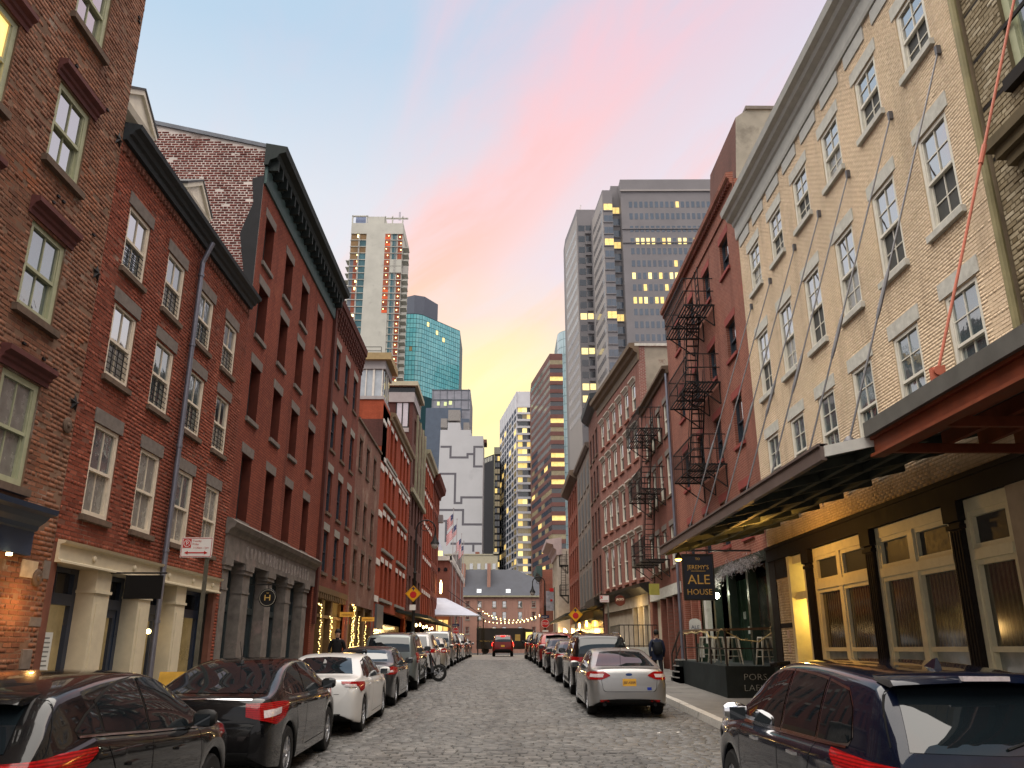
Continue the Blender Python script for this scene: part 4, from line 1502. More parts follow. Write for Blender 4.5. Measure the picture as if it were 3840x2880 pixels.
bricks(FL, w2, 13.06, 21.09, .3, 11.0, ops2 + [(13.0, 20.85, -.6, 3.72)], RED, proud=.004, irr=.002, tone=tone2)
for i, s in enumerate(lin2):
    for j, (a, b) in enumerate(rows2):
        gu = RND.choice([G_DARK, G_DARK, G_BLUE]) if j else (G_CURT if i % 2 else G_BLUE)
        gl = G_CURT if j == 0 else RND.choice([G_DARK, G_CURT, G_BLUE])
        sash(FL, b2, s + .08, s + 1.02, a, b, M_CREAMW, gu, gl, 2, 1, fw=.075, dep=.06, grille=M_IRON if j else None)
        block(FL, b2, 'lintel', s, s + 1.10, b, b + .26, -.03, .02, M_SLATE)
        block(FL, b2, 'sill', s + .01, s + 1.09, a - .11, a - .002, -.05, .07, M_BSILL)
mb = MB()
mb.fprof(FL, 13.06, 21.02, [(-.02, 11.02), (.08, 11.02), (.11, 11.12), (.17, 11.14), (.20, 11.21), (.30, 11.25), (.32, 11.33), (-.02, 11.40)])
co = mb.build('cornice', M_CORN, b2)
for k in range(50):
    block(FL, co, 'dentil', 13.1 + k * .158, 13.1 + k * .158 + .075, 10.80, 10.90 + .04 * (k % 2), 0, .05, RED if False else M_RMORT)
mb = MB()
mb.add([FL.P(13.05, 11.36, .05), FL.P(21.08, 11.36, .05), FL.P(21.08, 14.6, -5), FL.P(13.05, 14.6, -5)], [(0, 1, 2, 3)])
mb.add([FL.P(13.05, 11.0, 0), FL.P(13.05, 14.6, -5), FL.P(13.05, 11.0, -5)], [(0, 1, 2)])
mb.build('roof', ROOFM, b2)
M_DORM = pm('dormer_white', (.60, .56, .46), .5, .1, scale=5)
for s in (14.15, 17.55):
    mb = MB()
    A = [FL.P(s - .78, 12.27, -.36), FL.P(s + .78, 12.27, -.36), FL.P(s, 12.82, -.36)]
    mb.add(A, [(0, 1, 2)])
    do = mb.build('dormer', M_DORM, b2)
    block(FL, do, 'pilaster', s - .62, s - .44, 11.4, 12.15, -.55, -.42, M_DORM)
    block(FL, do, 'pilaster', s + .44, s + .62, 11.4, 12.15, -.55, -.42, M_DORM)
    MB().fprof(FL, s - .74, s + .74, [(-.55, 12.14), (-.34, 12.14), (-.30, 12.26), (-.55, 12.28)]).build('entablature', M_DORM, do)
    for q in (-1, 1):
        MB().hexa([FL.P(s + q * .80, 12.26, -.30), FL.P(s + q * .80, 12.26, -.5), FL.P(s, 12.80, -.5), FL.P(s, 12.80, -.30),
                   FL.P(s + q * .82, 12.36, -.30), FL.P(s + q * .82, 12.36, -.5), FL.P(s, 12.92, -.5), FL.P(s, 12.92, -.30)]).build('raking_cornice', M_DORM, do)
    MB().fb(FL, s - .58, s + .58, 11.3, 12.2, -2.4, -.56).build('dormer_cheeks', ROOFM, do)
    rm = MB()
    for q in (-1, 1):
        rm.hexa([FL.P(s + q * .84, 12.355, -.28), FL.P(s + q * .84, 12.355, -2.5), FL.P(s, 12.915, -2.5), FL.P(s, 12.915, -.28),
                 FL.P(s + q * .86, 12.40, -.28), FL.P(s + q * .86, 12.40, -2.5), FL.P(s, 12.965, -2.5), FL.P(s, 12.965, -.28)])
    rm.build('dormer_roof', ROOFM, do)
    sash(FL, b2, s - .44, s + .44, 11.42, 12.14, M_DORM, G_DARK, G_DARK, 2, 1, fw=.06, dep=.58)
# downpipe
mb = MB()
mb.cyl(FL.P(17.17, G(17) + .1, .10), FL.P(17.17, 10.55, .10), .055, .055, 10)
mb.cyl(FL.P(17.17, 10.55, .10), FL.P(17.17, 11.05, .28), .055, .055, 10)
for z in (2.6, 4.0, 6.2, 8.5, 10.2):
    mb.cyl(FL.P(17.17, z, .10), FL.P(17.17, z + .06, .10), .068, .068, 10)
mb.build('downpipe', M_ZINC, b2, smooth=40)
# cream shopfront
mb = MB()
mb.fprof(FL, 13.15, 20.85, [(-.3, 3.40), (.10, 3.40), (.10, 3.43), (.05, 3.45), (.05, 3.68), (.12, 3.70), (.14, 3.74), (-.02, 3.76)])
beam2 = mb.build('shop_beam', M_CREAM, b2)
for s in (14.3, 15.9, 17.6, 19.0, 20.3):
    mb = MB()
    mb.lathe(FL.P(s, 3.56, .06), [(.06, -.02), (.055, .015), (.03, .03), (.01, .035)], 12, 0, axis=0)
    mb.build('rosette', M_CREAM, beam2, smooth=40)
for s in (14.62, 16.42, 18.28):
    mb = MB()
    mb.fb(FL, s, s + .56, G(s), 3.40, -.34, .0)
    mb.fb(FL, s - .03, s + .59, 3.02, 3.07, -.34, .03)
    mb.fb(FL, s - .04, s + .60, G(s), .72 + G(s) * .5, -.34, .04)
    mb.fb(FL, s + .10, s + .46, 1.5, 2.85, 0, .014)
    mb.build('pilaster', M_CREAM, b2)
for k, (s0, s1, door) in enumerate(((13.25, 14.62, 0), (15.18, 16.42, 1), (16.98, 18.28, 1), (18.84, 20.65, 0))):
    mb = MB()
    d0, d1 = -.42, -.32
    g0 = G(s0) + .13
    for a, b in ((s0, s0 + .13), (s1 - .13, s1)):
        mb.fb(FL, a, b, g0, 3.40, d0, d1)
    mb.fb(FL, s0 + .13, s1 - .13, 2.80, 2.98, d0, d1 + .03)
    mb.fb(FL, s0 + .13, s1 - .13, 3.32, 3.40, d0, d1)
    mb.fb(FL, s0 + .13, s1 - .13, g0, g0 + (.32 if door else .55), d0, d1 - .01)
    mid = (s0 + s1) / 2
    if door:
        for a in (s0 + .13, s1 - .25):
            mb.fb(FL, a, a + .12, g0 + .32, 2.80, d0, d1 - .02)
        mb.fb(FL, s0 + .25, s1 - .25, 2.66, 2.80, d0, d1 - .02)
    mb.fb(FL, mid - .02, mid + .02, 2.98, 3.32, d0, d1 - .02)
    fr = mb.build('door' if door else 'shop_window', M_BLUE, b2)
    MB().fb(FL, s0 + .1, s1 - .1, g0 + .3, 2.82, d0 - .03, d0 + .02).build('pane', pm('shop_glass_warm', (.16, .13, .07), .08, .5, scale=2.2, ior=1.8, emit=(1, .66, .25), es=.035), fr)
    MB().fb(FL, s0 + .1, s1 - .1, 2.96, 3.34, d0 - .03, d0 + .02).build('pane', G_BLACK, fr)
    if door:
        MB().bar(FL.P(s0 + .19, 1.95, d1 + .03), FL.P(s0 + .19, 2.05, d1 + .03), .05, .03).build('handle', M_CHROME, fr)
m_paper = pm('printed_paper', (.62, .64, .60), .7, .1)
menu = MB().fb(FL, 13.72, 14.04, 1.25, 2.36, -.30, -.295)
mo = menu.thing('menu_board', m_paper, 'tall pale printed menu in the cream shopfront window', 'menu')
mi_ = MB()
for k in range(14):
    z = 2.26 - k * .07
    wd = RND.uniform(.12, .24)
    mi_.fb(FL, 13.88 - wd / 2, 13.88 + wd / 2, z, z + .022, -.2945, -.293)
o = mi_.build('menu_text', pm('menu_ink', (.16, .17, .16), .8, .1), mo)
# black hanging sign board on the shopfront
mb = MB()
mb.box(-6.72, -6.06, 15.1, 15.13, 2.95, 3.36)
sg = mb.build('sign_panel', pm('sign_black', (.006, .006, .006), .6, .1))
sgr = empty('hanging_sign', (-7, 15.1, 2.95), 'plain black hanging sign board over the cream shopfront', 'sign')
sg.parent = sgr
sg.location = sub((0, 0, 0), (-7, 15.1, 2.95))
mb = MB()
mb.cyl((-7.0, 15.115, 3.40), (-6.0, 15.115, 3.40), .015, .015, 8)
mb.build('bracket', M_IRON, sgr)
for k, (s, z, e) in enumerate(((17.75, 2.45, 4),)):
    mb = MB()
    mb.ball(FL.P(s, z, -.28), .05, 10, 8)
    mb.thing('wall_lamp', M_LAMP, 'small round lamp glowing beside the blue shop door', 'lamp', smooth='all')

# ---- tall painted red brick building
M_PRED = brick_mat('painted_red_brick', (.185, .048, .028), (.25, .068, .038), (.095, .027, .018), ms=.012,
                   patch=[((.13, .04, .028), .8, .60, .55), ((.30, .105, .055), 1.3, .60, .45)])
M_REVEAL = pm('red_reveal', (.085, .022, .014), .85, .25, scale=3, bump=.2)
M_GREENC = pm('green_cornice_paint', (.045, .075, .072), .5, .18, scale=5)
M_GREENB = pm('dark_green_cornice', (.016, .022, .021), .6, .2, scale=5)
M_GRAN2 = pm('weathered_granite', (.155, .138, .122), .85, .28, scale=4, bump=.4, bscale=50, stain=((.26, .20, .18), 1.3, .58))
M_TEAL = pm('dark_teal_paint', (.018, .030, .033), .35, .2, scale=4)
b3 = root_at(FL, 'brick_building', 26.3, 'tall painted red brick building with green cornice over a granite pier shopfront')
lin3 = [21.58, 23.95, 26.18, 28.68]
rows3 = [(5.36, 7.15), (8.16, 9.72), (10.58, 12.10), (12.83, 14.27)]
ops3 = [(s + .10, s + 1.00, a, b) for s in lin3 for a, b in rows3]
mb = MB()
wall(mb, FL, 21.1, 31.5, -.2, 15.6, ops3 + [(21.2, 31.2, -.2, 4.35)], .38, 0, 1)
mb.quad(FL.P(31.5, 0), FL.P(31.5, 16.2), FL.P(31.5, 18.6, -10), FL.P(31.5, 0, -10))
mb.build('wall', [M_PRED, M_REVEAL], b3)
gm = MB()
FG = Fac(-7.0, 21.1, -1, 0, -1, 0)      # gable wall, faces back down the street
FG.n = (0, -1)
gm.add([FG.P(0, 4), FG.P(9, 4), FG.P(9, 18.3), FG.P(0, 16.25)], [(0, 1, 2, 3)])
M_GMORT = pm('pale_mortar', (.52, .46, .42), .95, .2, scale=1.2, stain=((.16, .10, .085), .8, .56))
gab = gm.build('gable_wall', M_GMORT, b3)
PLUM = tone_mat('plum_brick', [(0, (.085, .026, .022)), (.4, (.125, .034, .027)), (.75, (.155, .043, .033)), (1, (.19, .06, .045))],
                patch=[((.05, .035, .035), .8, .60, .5)])


def toneg(a, n):
    return np.clip(NR.normal(.5, .2, n), 0, 1)


bricks(FG, gab, .02, 6.5, 10.4, 18.0, [], PLUM, proud=.006, top=lambda s: 16.15 + .225 * s, tone=toneg, jt=.019)
# tarred patch at the street corner of the gable
mb = MB()
mb.add([FG.P(-.0, 10.5, .022), FG.P(.42, 10.5, .022), FG.P(.30, 12.2, .022), FG.P(.52, 13.4, .022), FG.P(.24, 14.4, .022), FG.P(.34, 15.2, .022), FG.P(-.0, 15.3, .022)], [(0, 1, 2, 3, 4, 5, 6)])
mb.build('tarred_patch', pm('tar', (.02, .02, .022), .7, .3), gab)
cp = MB()
cp.hexa([FG.P(-.1, 16.20, -.25), FG.P(9, 18.28, -.25), FG.P(9, 18.28, .06), FG.P(-.1, 16.20, .06), FG.P(-.1, 16.32, -.25), FG.P(9, 18.42, -.25), FG.P(9, 18.42, .06), FG.P(-.1, 16.32, .06)])
cp.build('coping', pm('lead_coping', (.13, .14, .16), .5, .2), gab)
mb = MB()
mb.add([FL.P(21.1, 16.2), FL.P(31.5, 16.2), FL.P(31.5, 18.3, -9), FL.P(21.1, 18.3, -9)], [(0, 1, 2, 3)])
mb.build('roof', ROOFM, b3)
for i, s in enumerate(lin3):
    for j, (a, b) in enumerate(rows3):
        sash(FL, b3, s + .10, s + 1.00, a, b, M_TEAL, G_DARK, G_BLACK, 1, 1, fw=.07, dep=.30)
        block(FL, b3, 'lintel', s, s + 1.10, b, b + .28, -.03, .015, M_SLATE)
        block(FL, b3, 'sill', s + .02, s + 1.08, a - .13, a - .002, -.05, .07, M_SLATE)
mb = MB()
mb.fprof(FL, 21.1, 31.5, [(-.02, 15.05), (.06, 15.05), (.08, 15.14), (.08, 15.60), (-.02, 15.62)])
fz = mb.build('cornice_frieze', M_GREENC, b3)
mb = MB()
mb.fprof(FL, 21.0, 31.6, [(-.02, 15.62), (.10, 15.62), (.14, 15.78), (.34, 15.86), (.40, 15.98), (.58, 16.04), (.62, 16.22), (-.02, 16.34)])
cn = mb.build('cornice', M_GREENB, b3)
for k in range(21):
    block(FL, cn, 'bracket', 21.15 + k * .505, 21.15 + k * .505 + .13, 15.50, 15.86, .08, .36, M_GREENB)
# granite shopfront: piers, frieze with worn lettering, cornice
mb = MB()
mb.fprof(FL, 20.98, 31.35, [(-.02, 4.90), (.08, 4.90), (.12, 5.00), (.22, 5.06), (.28, 5.18), (.10, 5.30), (-.02, 5.32)])
mb.build('shop_cornice', M_GRAN2, b3)
mb = MB()
mb.fb(FL, 21.02, 31.3, 4.30, 4.90, -.4, .06)
fr3 = mb.build('frieze', M_GRAN2, b3)
m_let = pm('worn_letters', (.30, .27, .25), .9, .4, scale=9)
for k in range(20):
    s = 22.7 + k * .385
    mb = MB()
    for q in range(RND.choice([2, 2, 3])):
        a = s + .11 * q
        mb.fb(FL, a, a + .045, 4.42 + RND.uniform(0, .05), 4.80 - RND.uniform(0, .06), .058, .072)
    if RND.random() < .6:
        z = RND.choice([4.45, 4.58, 4.74])
        mb.fb(FL, s, s + .14, z, z + .05, .058, .0715)
    mb.build('worn_letter', m_let, fr3)
for s in (21.05, 22.75, 25.05, 27.35, 29.75):
    w = .62 if s > 21.1 else .45
    mb = MB()
    mb.fb(FL, s, s + w, G(s), 4.02, -.45, .02)
    mb.fb(FL, s - .05, s + w + .05, 4.02, 4.12, -.45, .07)
    mb.fb(FL, s - .08, s + w + .08, 4.12, 4.30, -.45, .10)
    mb.fb(FL, s - .02, s + w + .02, 3.52, 3.58, -.45, .04)
    mb.build('pier', M_GRAN2, b3)
for k, (s0, s1) in enumerate(((21.5, 22.75), (23.37, 25.05), (25.67, 27.35), (27.97, 29.75), (30.37, 31.2))):
    lit = k == 4
    g0 = G(s0) + .1
    mb = MB()
    mb.fb(FL, s0, s0 + .12, g0, 4.3, -.42, -.30)
    mb.fb(FL, s1 - .12, s1, g0, 4.3, -.42, -.30)
    mb.fb(FL, s0 + .12, s1 - .12, 3.05, 3.22, -.42, -.27)
    mb.fb(FL, s0 + .12, s1 - .12, g0, g0 + .5, -.42, -.30)
    mb.fb(FL, (s0 + s1) / 2 - .04, (s0 + s1) / 2 + .04, g0 + .5, 3.05, -.42, -.32)
    fr = mb.build('shop_window', M_TEAL, b3)
    MB().fb(FL, s0 + .1, s1 - .1, g0 + .45, 3.08, -.46, -.40).build('pane', G_LIT if lit else G_DARK, fr)
    MB().fb(FL, s0 + .1, s1 - .1, 3.2, 4.3, -.46, -.40).build('pane', G_BLUE, fr)
# round black sign with a gold letter, hung between the piers
rs = empty('round_sign', FL.P(23.4, 3.1, .55), 'round black sign with a gold letter H hanging before the granite piers', 'sign')
rs_l = tuple(rs.location)
mb = MB()
mb.lathe((rs_l[0], rs_l[1], 3.45), [(.235, -.03), (.25, 0), (.235, .03)], 28, 0, axis=1)
so = mb.build('sign_disc', M_IRON, rs, smooth=30)
mb = MB()
n = 28
for r0, r1 in ((.205, .218),):
    ring = [[(rs_l[0] + r * math.cos(2 * math.pi * i / n), rs_l[1] - .032, 3.45 + r * math.sin(2 * math.pi * i / n)) for i in range(n + 1)] for r in (r0, r1)]
    mb.grid(ring)
gold = pm('sign_gold', (.55, .36, .10), .45, .1)
mb.build('sign_ring', pm('sign_pale', (.30, .28, .22), .6, .1), so)
text_mesh('H', .22, (0, -.034, .275), (math.pi / 2, 0, 0), gold, 'sign_letter', so, 1.25)
text_mesh('NY', .05, (0, -.034, .455), (math.pi / 2, 0, 0), gold, 'sign_letter', so, 1.0)
MB().bar((-7.0, rs_l[1], 3.80), (-6.2, rs_l[1], 3.80), .03).build('bracket', M_IRON, rs)
MB().bar((rs_l[0], rs_l[1], 3.69), (rs_l[0], rs_l[1], 3.80), .02).build('hanger', M_IRON, rs)

# ---- narrower dark red brick building with corbelled top and a shop in fairy lights
M_DRED = brick_mat('dark_red_brick', (.15, .045, .030), (.185, .055, .036), (.14, .06, .045), patch=[((.08, .032, .025), .9, .56, .6), ((.24, .15, .11), 1.2, .68, .4)])
M_CORB = pm('corbel_brick', (.075, .026, .020), .9, .2, scale=5)
M_GREYL = pm('pale_grey_stone', (.235, .225, .195), .85, .2, scale=6)
M_NAVYW = pm('navy_window_paint', (.030, .038, .050), .4, .15)
b4 = root_at(FL, 'brick_building', 35, 'narrow dark red brick building with a corbelled brick cornice and fairy lit shopfront')
lin4 = [32.45, 34.58, 36.70]
rows4 = [(4.97, 6.58), (7.32, 8.98), (9.88, 11.52), (12.74, 14.32)]
ops4 = [(s + .10, s + 1.02, a, b) for s in lin4 for a, b in rows4]
shop4 = [(32.1, 38.1, .2, 4.25)]
mb = MB()
wall(mb, FL, 31.5, 38.6, .2, 16.2, ops4 + shop4, .2)
shell(mb, FL, 31.5, 38.6, .2, 16.2, 10)
mb.build('wall', M_DRED, b4)
for i, s in enumerate(lin4):
    for j, (a, b) in enumerate(rows4):
        sash(FL, b4, s + .10, s + 1.02, a, b, M_NAVYW, G_DARK, G_DARK, 1, 1, fw=.07, dep=.12)
        block(FL, b4, 'lintel', s, s + 1.12, b, b + .30, -.03, .015, M_GREYL)
        block(FL, b4, 'sill', s + .03, s + 1.09, a - .12, a - .002, -.05, .06, M_BSILL)
mb = MB()
mb.fprof(FL, 31.5, 38.6, [(-.02, 15.75), (.16, 15.75), (.18, 15.92), (.24, 15.94), (.26, 16.25), (-.02, 16.3)])
cn = mb.build('cornice', M_CORB, b4)
for k in range(17):
    s = 31.6 + k * .42
    mb = MB()
    for q in range(4):
        mb.fb(FL, s + .02, s + .19, 15.75 - .2 * (q + 1), 15.75 - .2 * q - .01, 0, .16 - .035 * q)
    mb.build('corbel', M_CORB, cn)
mb = MB()
mb.fb(FL, 31.51, 31.78, 3.0, 16.0, 0, .12)
mb.build('downpipe', M_CORB, b4)
M_WOODB = pm('shop_brown_wood', (.11, .07, .035), .6, .25, scale=5)
M_GLOWIN = pm('dim_warm_shop_glass', (.08, .06, .03), .12, .6, scale=1.6, ior=1.7, emit=(1, .60, .18), es=.04)
mb = MB()
mb.fb(FL, 31.95, 38.2, 4.20, 4.42, -.3, .06)
fas = mb.build('shop_fascia', M_WOODB, b4)
for k in range(15):
    block(FL, fas, 'fascia_bracket', 32.1 + k * .40, 32.1 + k * .40 + .18, 3.98, 4.2, -.2, .05, M_WOODB)
for s0, s1 in ((32.1, 33.5), (33.66, 35.4), (35.56, 38.1)):
    g0 = G(s0) + .13
    mb = MB()
    mb.fb(FL, s0, s0 + .16, g0, 4.25, -.4, -.1)
    mb.fb(FL, s1, s1 + .16, g0, 4.25, -.4, -.1)
    mb.fb(FL, s0 + .16, s1, g0, g0 + .75, -.4, -.15)
    mb.fb(FL, s0 + .16, s1, 3.3, 3.42, -.4, -.15)
    f4 = mb.build('shop_window', M_WOODB, b4)
    MB().fb(FL, s0 + .1, s1 + .05, g0 + .6, 4.25, -.5, -.36).build('pane', M_GLOWIN, f4)

# ---- weathered low building, plain openings
M_WEATH = brick_mat('weathered_brick', (.165, .075, .055), (.21, .105, .078), (.20, .13, .10), patch=[((.27, .21, .165), .9, .52, .6), ((.085, .055, .045), .6, .56, .5)])
M_BROWNW = pm('brown_window_paint', (.055, .045, .036), .5, .2)
b5 = root_at(FL, 'brick_building', 42.5, 'low weathered brick building with small plain windows beside the fairy lit shop')
lin5 = [39.3, 41.5, 43.9]
rows5 = [(5.25, 6.62), (7.5, 9.02), (10.5, 12.0)]
ops5 = [(s, s + .95, a, b) for s in lin5 for a, b in rows5]
mb = MB()
wall(mb, FL, 38.6, 46.4, .4, 12.75, ops5 + [(39.0, 46.0, .4, 4.1)], .2)
shell(mb, FL, 38.6, 46.4, .4, 12.75, 10)
mb.build('wall', M_WEATH, b5)
for s in lin5:
    for j, (a, b) in enumerate(rows5):
        sash(FL, b5, s, s + .95, a, b, M_BROWNW, G_DARK, G_SCREEN, 1, 1, fw=.07, dep=.14)
        block(FL, b5, 'lintel', s - .08, s + 1.03, b, b + .2, -.02, .012, M_BSILL)
        block(FL, b5, 'sill', s - .06, s + 1.01, a - .12, a - .002, -.05, .06, M_BSILL)
block(FL, b5, 'coping', 38.55, 46.4, 12.75, 12.87, -.3, .08, M_BSILL)
for s0, s1 in ((39.0, 41.2), (41.4, 43.4), (43.6, 45.85)):
    g0 = G(s0) + .13
    mb = MB()
    mb.fb(FL, s0, s0 + .2, g0, 4.1, -.4, -.05)
    mb.fb(FL, s1, s1 + .2, g0, 4.1, -.4, -.05)
    mb.fb(FL, s0 + .2, s1, g0, g0 + .7, -.4, -.15)
    mb.fb(FL, s0 + .2, s1, 3.95, 4.1, -.4, -.15)
    f5 = mb.build('shop_window', M_WOODB, b5)
    MB().fb(FL, s0 + .1, s1 + .05, g0 + .6, 4.0, -.5, -.36).build('pane', M_GLOWIN, f5)

# fairy lights: strands round the shop windows
M_WIRE = pm('thin_wire', (.02, .02, .015), .7, .1)
bulb = MB()
bulb.ball((0, 0, 0), .021, 6, 4)
bulb_me = bulb.mesh('bulb', M_FAIRY, smooth='all')


def strand(pts, label, step=.11, amp=.03, wires=True, rb=1.0):
    p0 = pts[0]
    r = empty('fairy_light_string', p0, label, 'string lights', 'fairy lights and string lights')
    path = [Vector(p) for p in pts]
    out, acc = [], 0.0
    for a, b in zip(path[:-1], path[1:]):
        l = (b - a).length
        k = max(1, int(l / step))
        for i in range(k):
            q = a.lerp(b, i / k)
            out.append((q.x + RND.uniform(-.02, .05), q.y + RND.uniform(-amp, amp), q.z + RND.uniform(-.02, .02)))
    if wires:
        MB().tube([tuple(p) for p in pts], .006, 4).build('wire', M_WIRE, r)
    for q in out:
        b = inst(bulb_me, 'bulb', sub(q, p0), r)
        b.scale = (rb, rb, rb)
    return r


d = .06
strand([FL.P(32.25, 3.75, d), FL.P(32.75, 3.7, d), FL.P(32.75, 2.2, d), FL.P(33.0, 1.6, d), FL.P(33.5, 1.35, d)], 'fairy light strand down the left of the first lit shop window', .085)
strand([FL.P(34.6, 3.35, d), FL.P(34.8, 3.3, d), FL.P(34.8, 2.2, d), FL.P(34.6, 1.4, d)], 'fairy light strand down the doorway of the first lit shop', .075)
strand([FL.P(39.3, 4.05, d), FL.P(39.8, 4.05, d), FL.P(39.7, 2.6, d), FL.P(39.3, 2.0, d)], 'thick fairy light strand at the corner of the second lit shop', .065)
strand([FL.P(40.2, 4.0, d), FL.P(40.1, 3.0, d), FL.P(40.2, 1.9, d)], 'fairy light strand just right of the thick corner strand', .065)
strand([FL.P(41.6, 3.6, d), FL.P(41.5, 2.6, d), FL.P(41.5, 1.9, d), FL.P(40.2, 1.95, d)], 'fairy light strand in the middle of the second lit shop', .08)
strand([FL.P(43.6, 3.5, d), FL.P(43.5, 2.6, d), FL.P(43.4, 1.9, d)], 'fairy light strand at the right end of the second lit shop', .08)
point('shop_glow_light', FL.P(37, 3.0, .5), 60, (1, .60, .2), .3)
for s, lab in ((36.6, 'small orange lettered sign hanging in the first fairy lit shop'), (42.4, 'small orange lettered sign hanging in the second fairy lit shop')):
    x0 = FL.P(s, 0, .05)[0]
    r = empty('hanging_sign', (x0, s, 3.3), lab, 'sign')
    po = MB().box(x0, x0 + .62, s, s + .03, 3.42, 3.62).build('sign_panel', pm('sign_orange', (.42, .20, .03), .5, .15, emit=(1, .5, .08), es=.10), r)
    text_mesh('HERBARIE', .11, (.31, -.003, .17), (math.pi / 2, 0, 0), pm('sign_brown', (.10, .03, .01), .6, .1), 'sign_text', po, .95)
    for k in range(3):
        MB().box(x0 + .18 + k * .12, x0 + .21 + k * .12, s, s + .02, 3.12, 3.38).build('sign_tassel', pm('tassel_red', (.35, .05, .03), .6, .1), r)

# ---- newer red brick building: tower with a glazed corner, long front with white lintels
M_NEWR = brick_mat('new_red_brick', (.275, .050, .021), (.32, .060, .026), (.20, .048, .026), patch=[((.20, .045, .025), .6, .55, .4)])
M_NEWRX = brick_mat('new_red_brick_side', (.265, .056, .026), (.31, .068, .032), (.20, .055, .032), axis='x')
M_WHITEST = pm('white_stone', (.58, .55, .50), .7, .1, scale=5)
M_GREYP = pm('grey_panel', (.29, .27, .27), .6, .1, scale=3)
M_OCHRE = pm('ochre_soffit', (.30, .22, .11), .6, .15)
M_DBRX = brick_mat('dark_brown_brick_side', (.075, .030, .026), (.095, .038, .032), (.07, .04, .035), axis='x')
M_DBR = brick_mat('dark_brown_brick', (.105, .045, .036), (.13, .055, .042), (.10, .055, .045))
b6 = root_at(FL, 'brick_building', 54, 'newer red brick building with white lintels and a glazed corner tower')
c6 = [48.3, 50.1, 52.0, 55.2, 57.2, 59.2]
rows6 = [(4.9, 6.9), (7.7, 9.6), (10.3, 12.2), (13.0, 15.2)]
ops6 = [(s, s + (1.0 if s > 49 else 1.0), a, b) for s in c6 for a, b in rows6]
mb = MB()
wall(mb, FL, 46.4, 61.6, .5, 15.9, ops6 + [(46.9, 61.2, .5, 4.2)], .25)
shell(mb, FL, 46.4, 61.6, .5, 15.9, 12)
mb.build('wall', [M_NEWR], b6)
FX6 = Fac(-7.0, 46.4, -1, 0, -1, 0)
FX6.n = (0, -1)
mb = MB()
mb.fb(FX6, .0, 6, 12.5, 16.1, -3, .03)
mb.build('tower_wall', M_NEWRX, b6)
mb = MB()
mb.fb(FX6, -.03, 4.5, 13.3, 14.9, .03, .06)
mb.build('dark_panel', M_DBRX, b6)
tw = MB()
tw.fb(FX6, .0, 4.2, 16.1, 16.3, -2.6, .10)
tw.fb(FX6, -.02, 4.2, 17.98, 18.5, -2.8, .10)
two = tw.build('tower_band', M_GREYP, b6)
MB().fb(FX6, -.35, 4.5, 18.5, 18.92, -3.0, .35).build('tower_canopy', M_OCHRE, two)
for a, b in ((.12, .18), (.60, .72), (1.08, 1.14), (1.6, 1.7)):
    MB().fb(FX6, a, b, 16.3, 17.98, -.08, .05).build('mullion', M_WHITEST, two)
for k, (a, b) in enumerate(((.18, .60), (.72, 1.08), (1.14, 1.6))):
    MB().fb(FX6, a, b, 16.3, 17.98, -.10, -.03).build('pane', pm('tower_glass', (.30, .33, .36), .1, .2, scale=2, ior=2.2), two)
MB().fb(FL, 46.55, 48.6, 16.3, 17.98, -.10, -.04).build('pane', G_BLUE, two)
for s in (47.2, 47.9):
    MB().fb(FL, s, s + .08, 16.3, 17.98, -.04, .0).build('mullion', M_WHITEST, two)
mb = MB()
for z in (19.15, 19.4):
    mb.bar(FX6.P(.3, z, 0), FX6.P(4.5, z, 0), .03)
for k in range(5):
    mb.bar(FX6.P(.3 + k, 18.9, 0), FX6.P(.3 + k, 19.4, 0), .03)
mb.build('roof_railing', M_IRON, two)
for i, s in enumerate(c6):
    for j, (a, b) in enumerate(rows6):
        sash(FL, b6, s, s + 1.0, a, b, M_BROWNW, G_DARK, G_DARK, 1, 1, fw=.08, dep=.2)
        block(FL, b6, 'lintel', s - .08, s + 1.08, b, b + .30, -.02, .03, M_WHITEST)
        if i % 3 == 0:
            block(FL, b6, 'sill', s - .1, s + 4.9, a - .2, a - .02, -.02, .12, M_GREYL)
block(FL, b6, 'string_course', 47.6, 61.5, 12.62, 12.9, -.02, .06, M_WHITEST)
for z in (12.0, 9.3, 6.6, 4.6):
    block(FL, b6, 'corner_stone', 46.42, 47.7, z, z + .34, -.02, .05, M_WHITEST)
block(FL, b6, 'corner_sill', 46.42, 47.7, 14.7, 14.95, -.02, .08, M_WHITEST)
mb = MB()
mb.fprof(FL, 49.5, 61.6, [(-.02, 15.7), (.1, 15.7), (.14, 15.9), (.3, 15.95), (.34, 16.15), (-.02, 16.2)])
mb.build('cornice', pm('tan_cornice', (.24, .18, .11), .6, .2), b6)
mb = MB()
mb.fb(FL, 46.95, 49.5, 3.2, 4.5, -.1, .12)
mb.build('shop_fascia', pm('grey_fascia', (.10, .10, .105), .5, .15), b6)
for s0, s1, m in ((46.95, 48.2, G_LITY), (48.4, 52.5, M_GLOWIN), (52.7, 56.8, G_BLACK), (57, 61.1, M_GLOWIN)):
    MB().fb(FL, s0, s1, G(s0), 3.6, -.5, -.35).build('pane', m, b6)

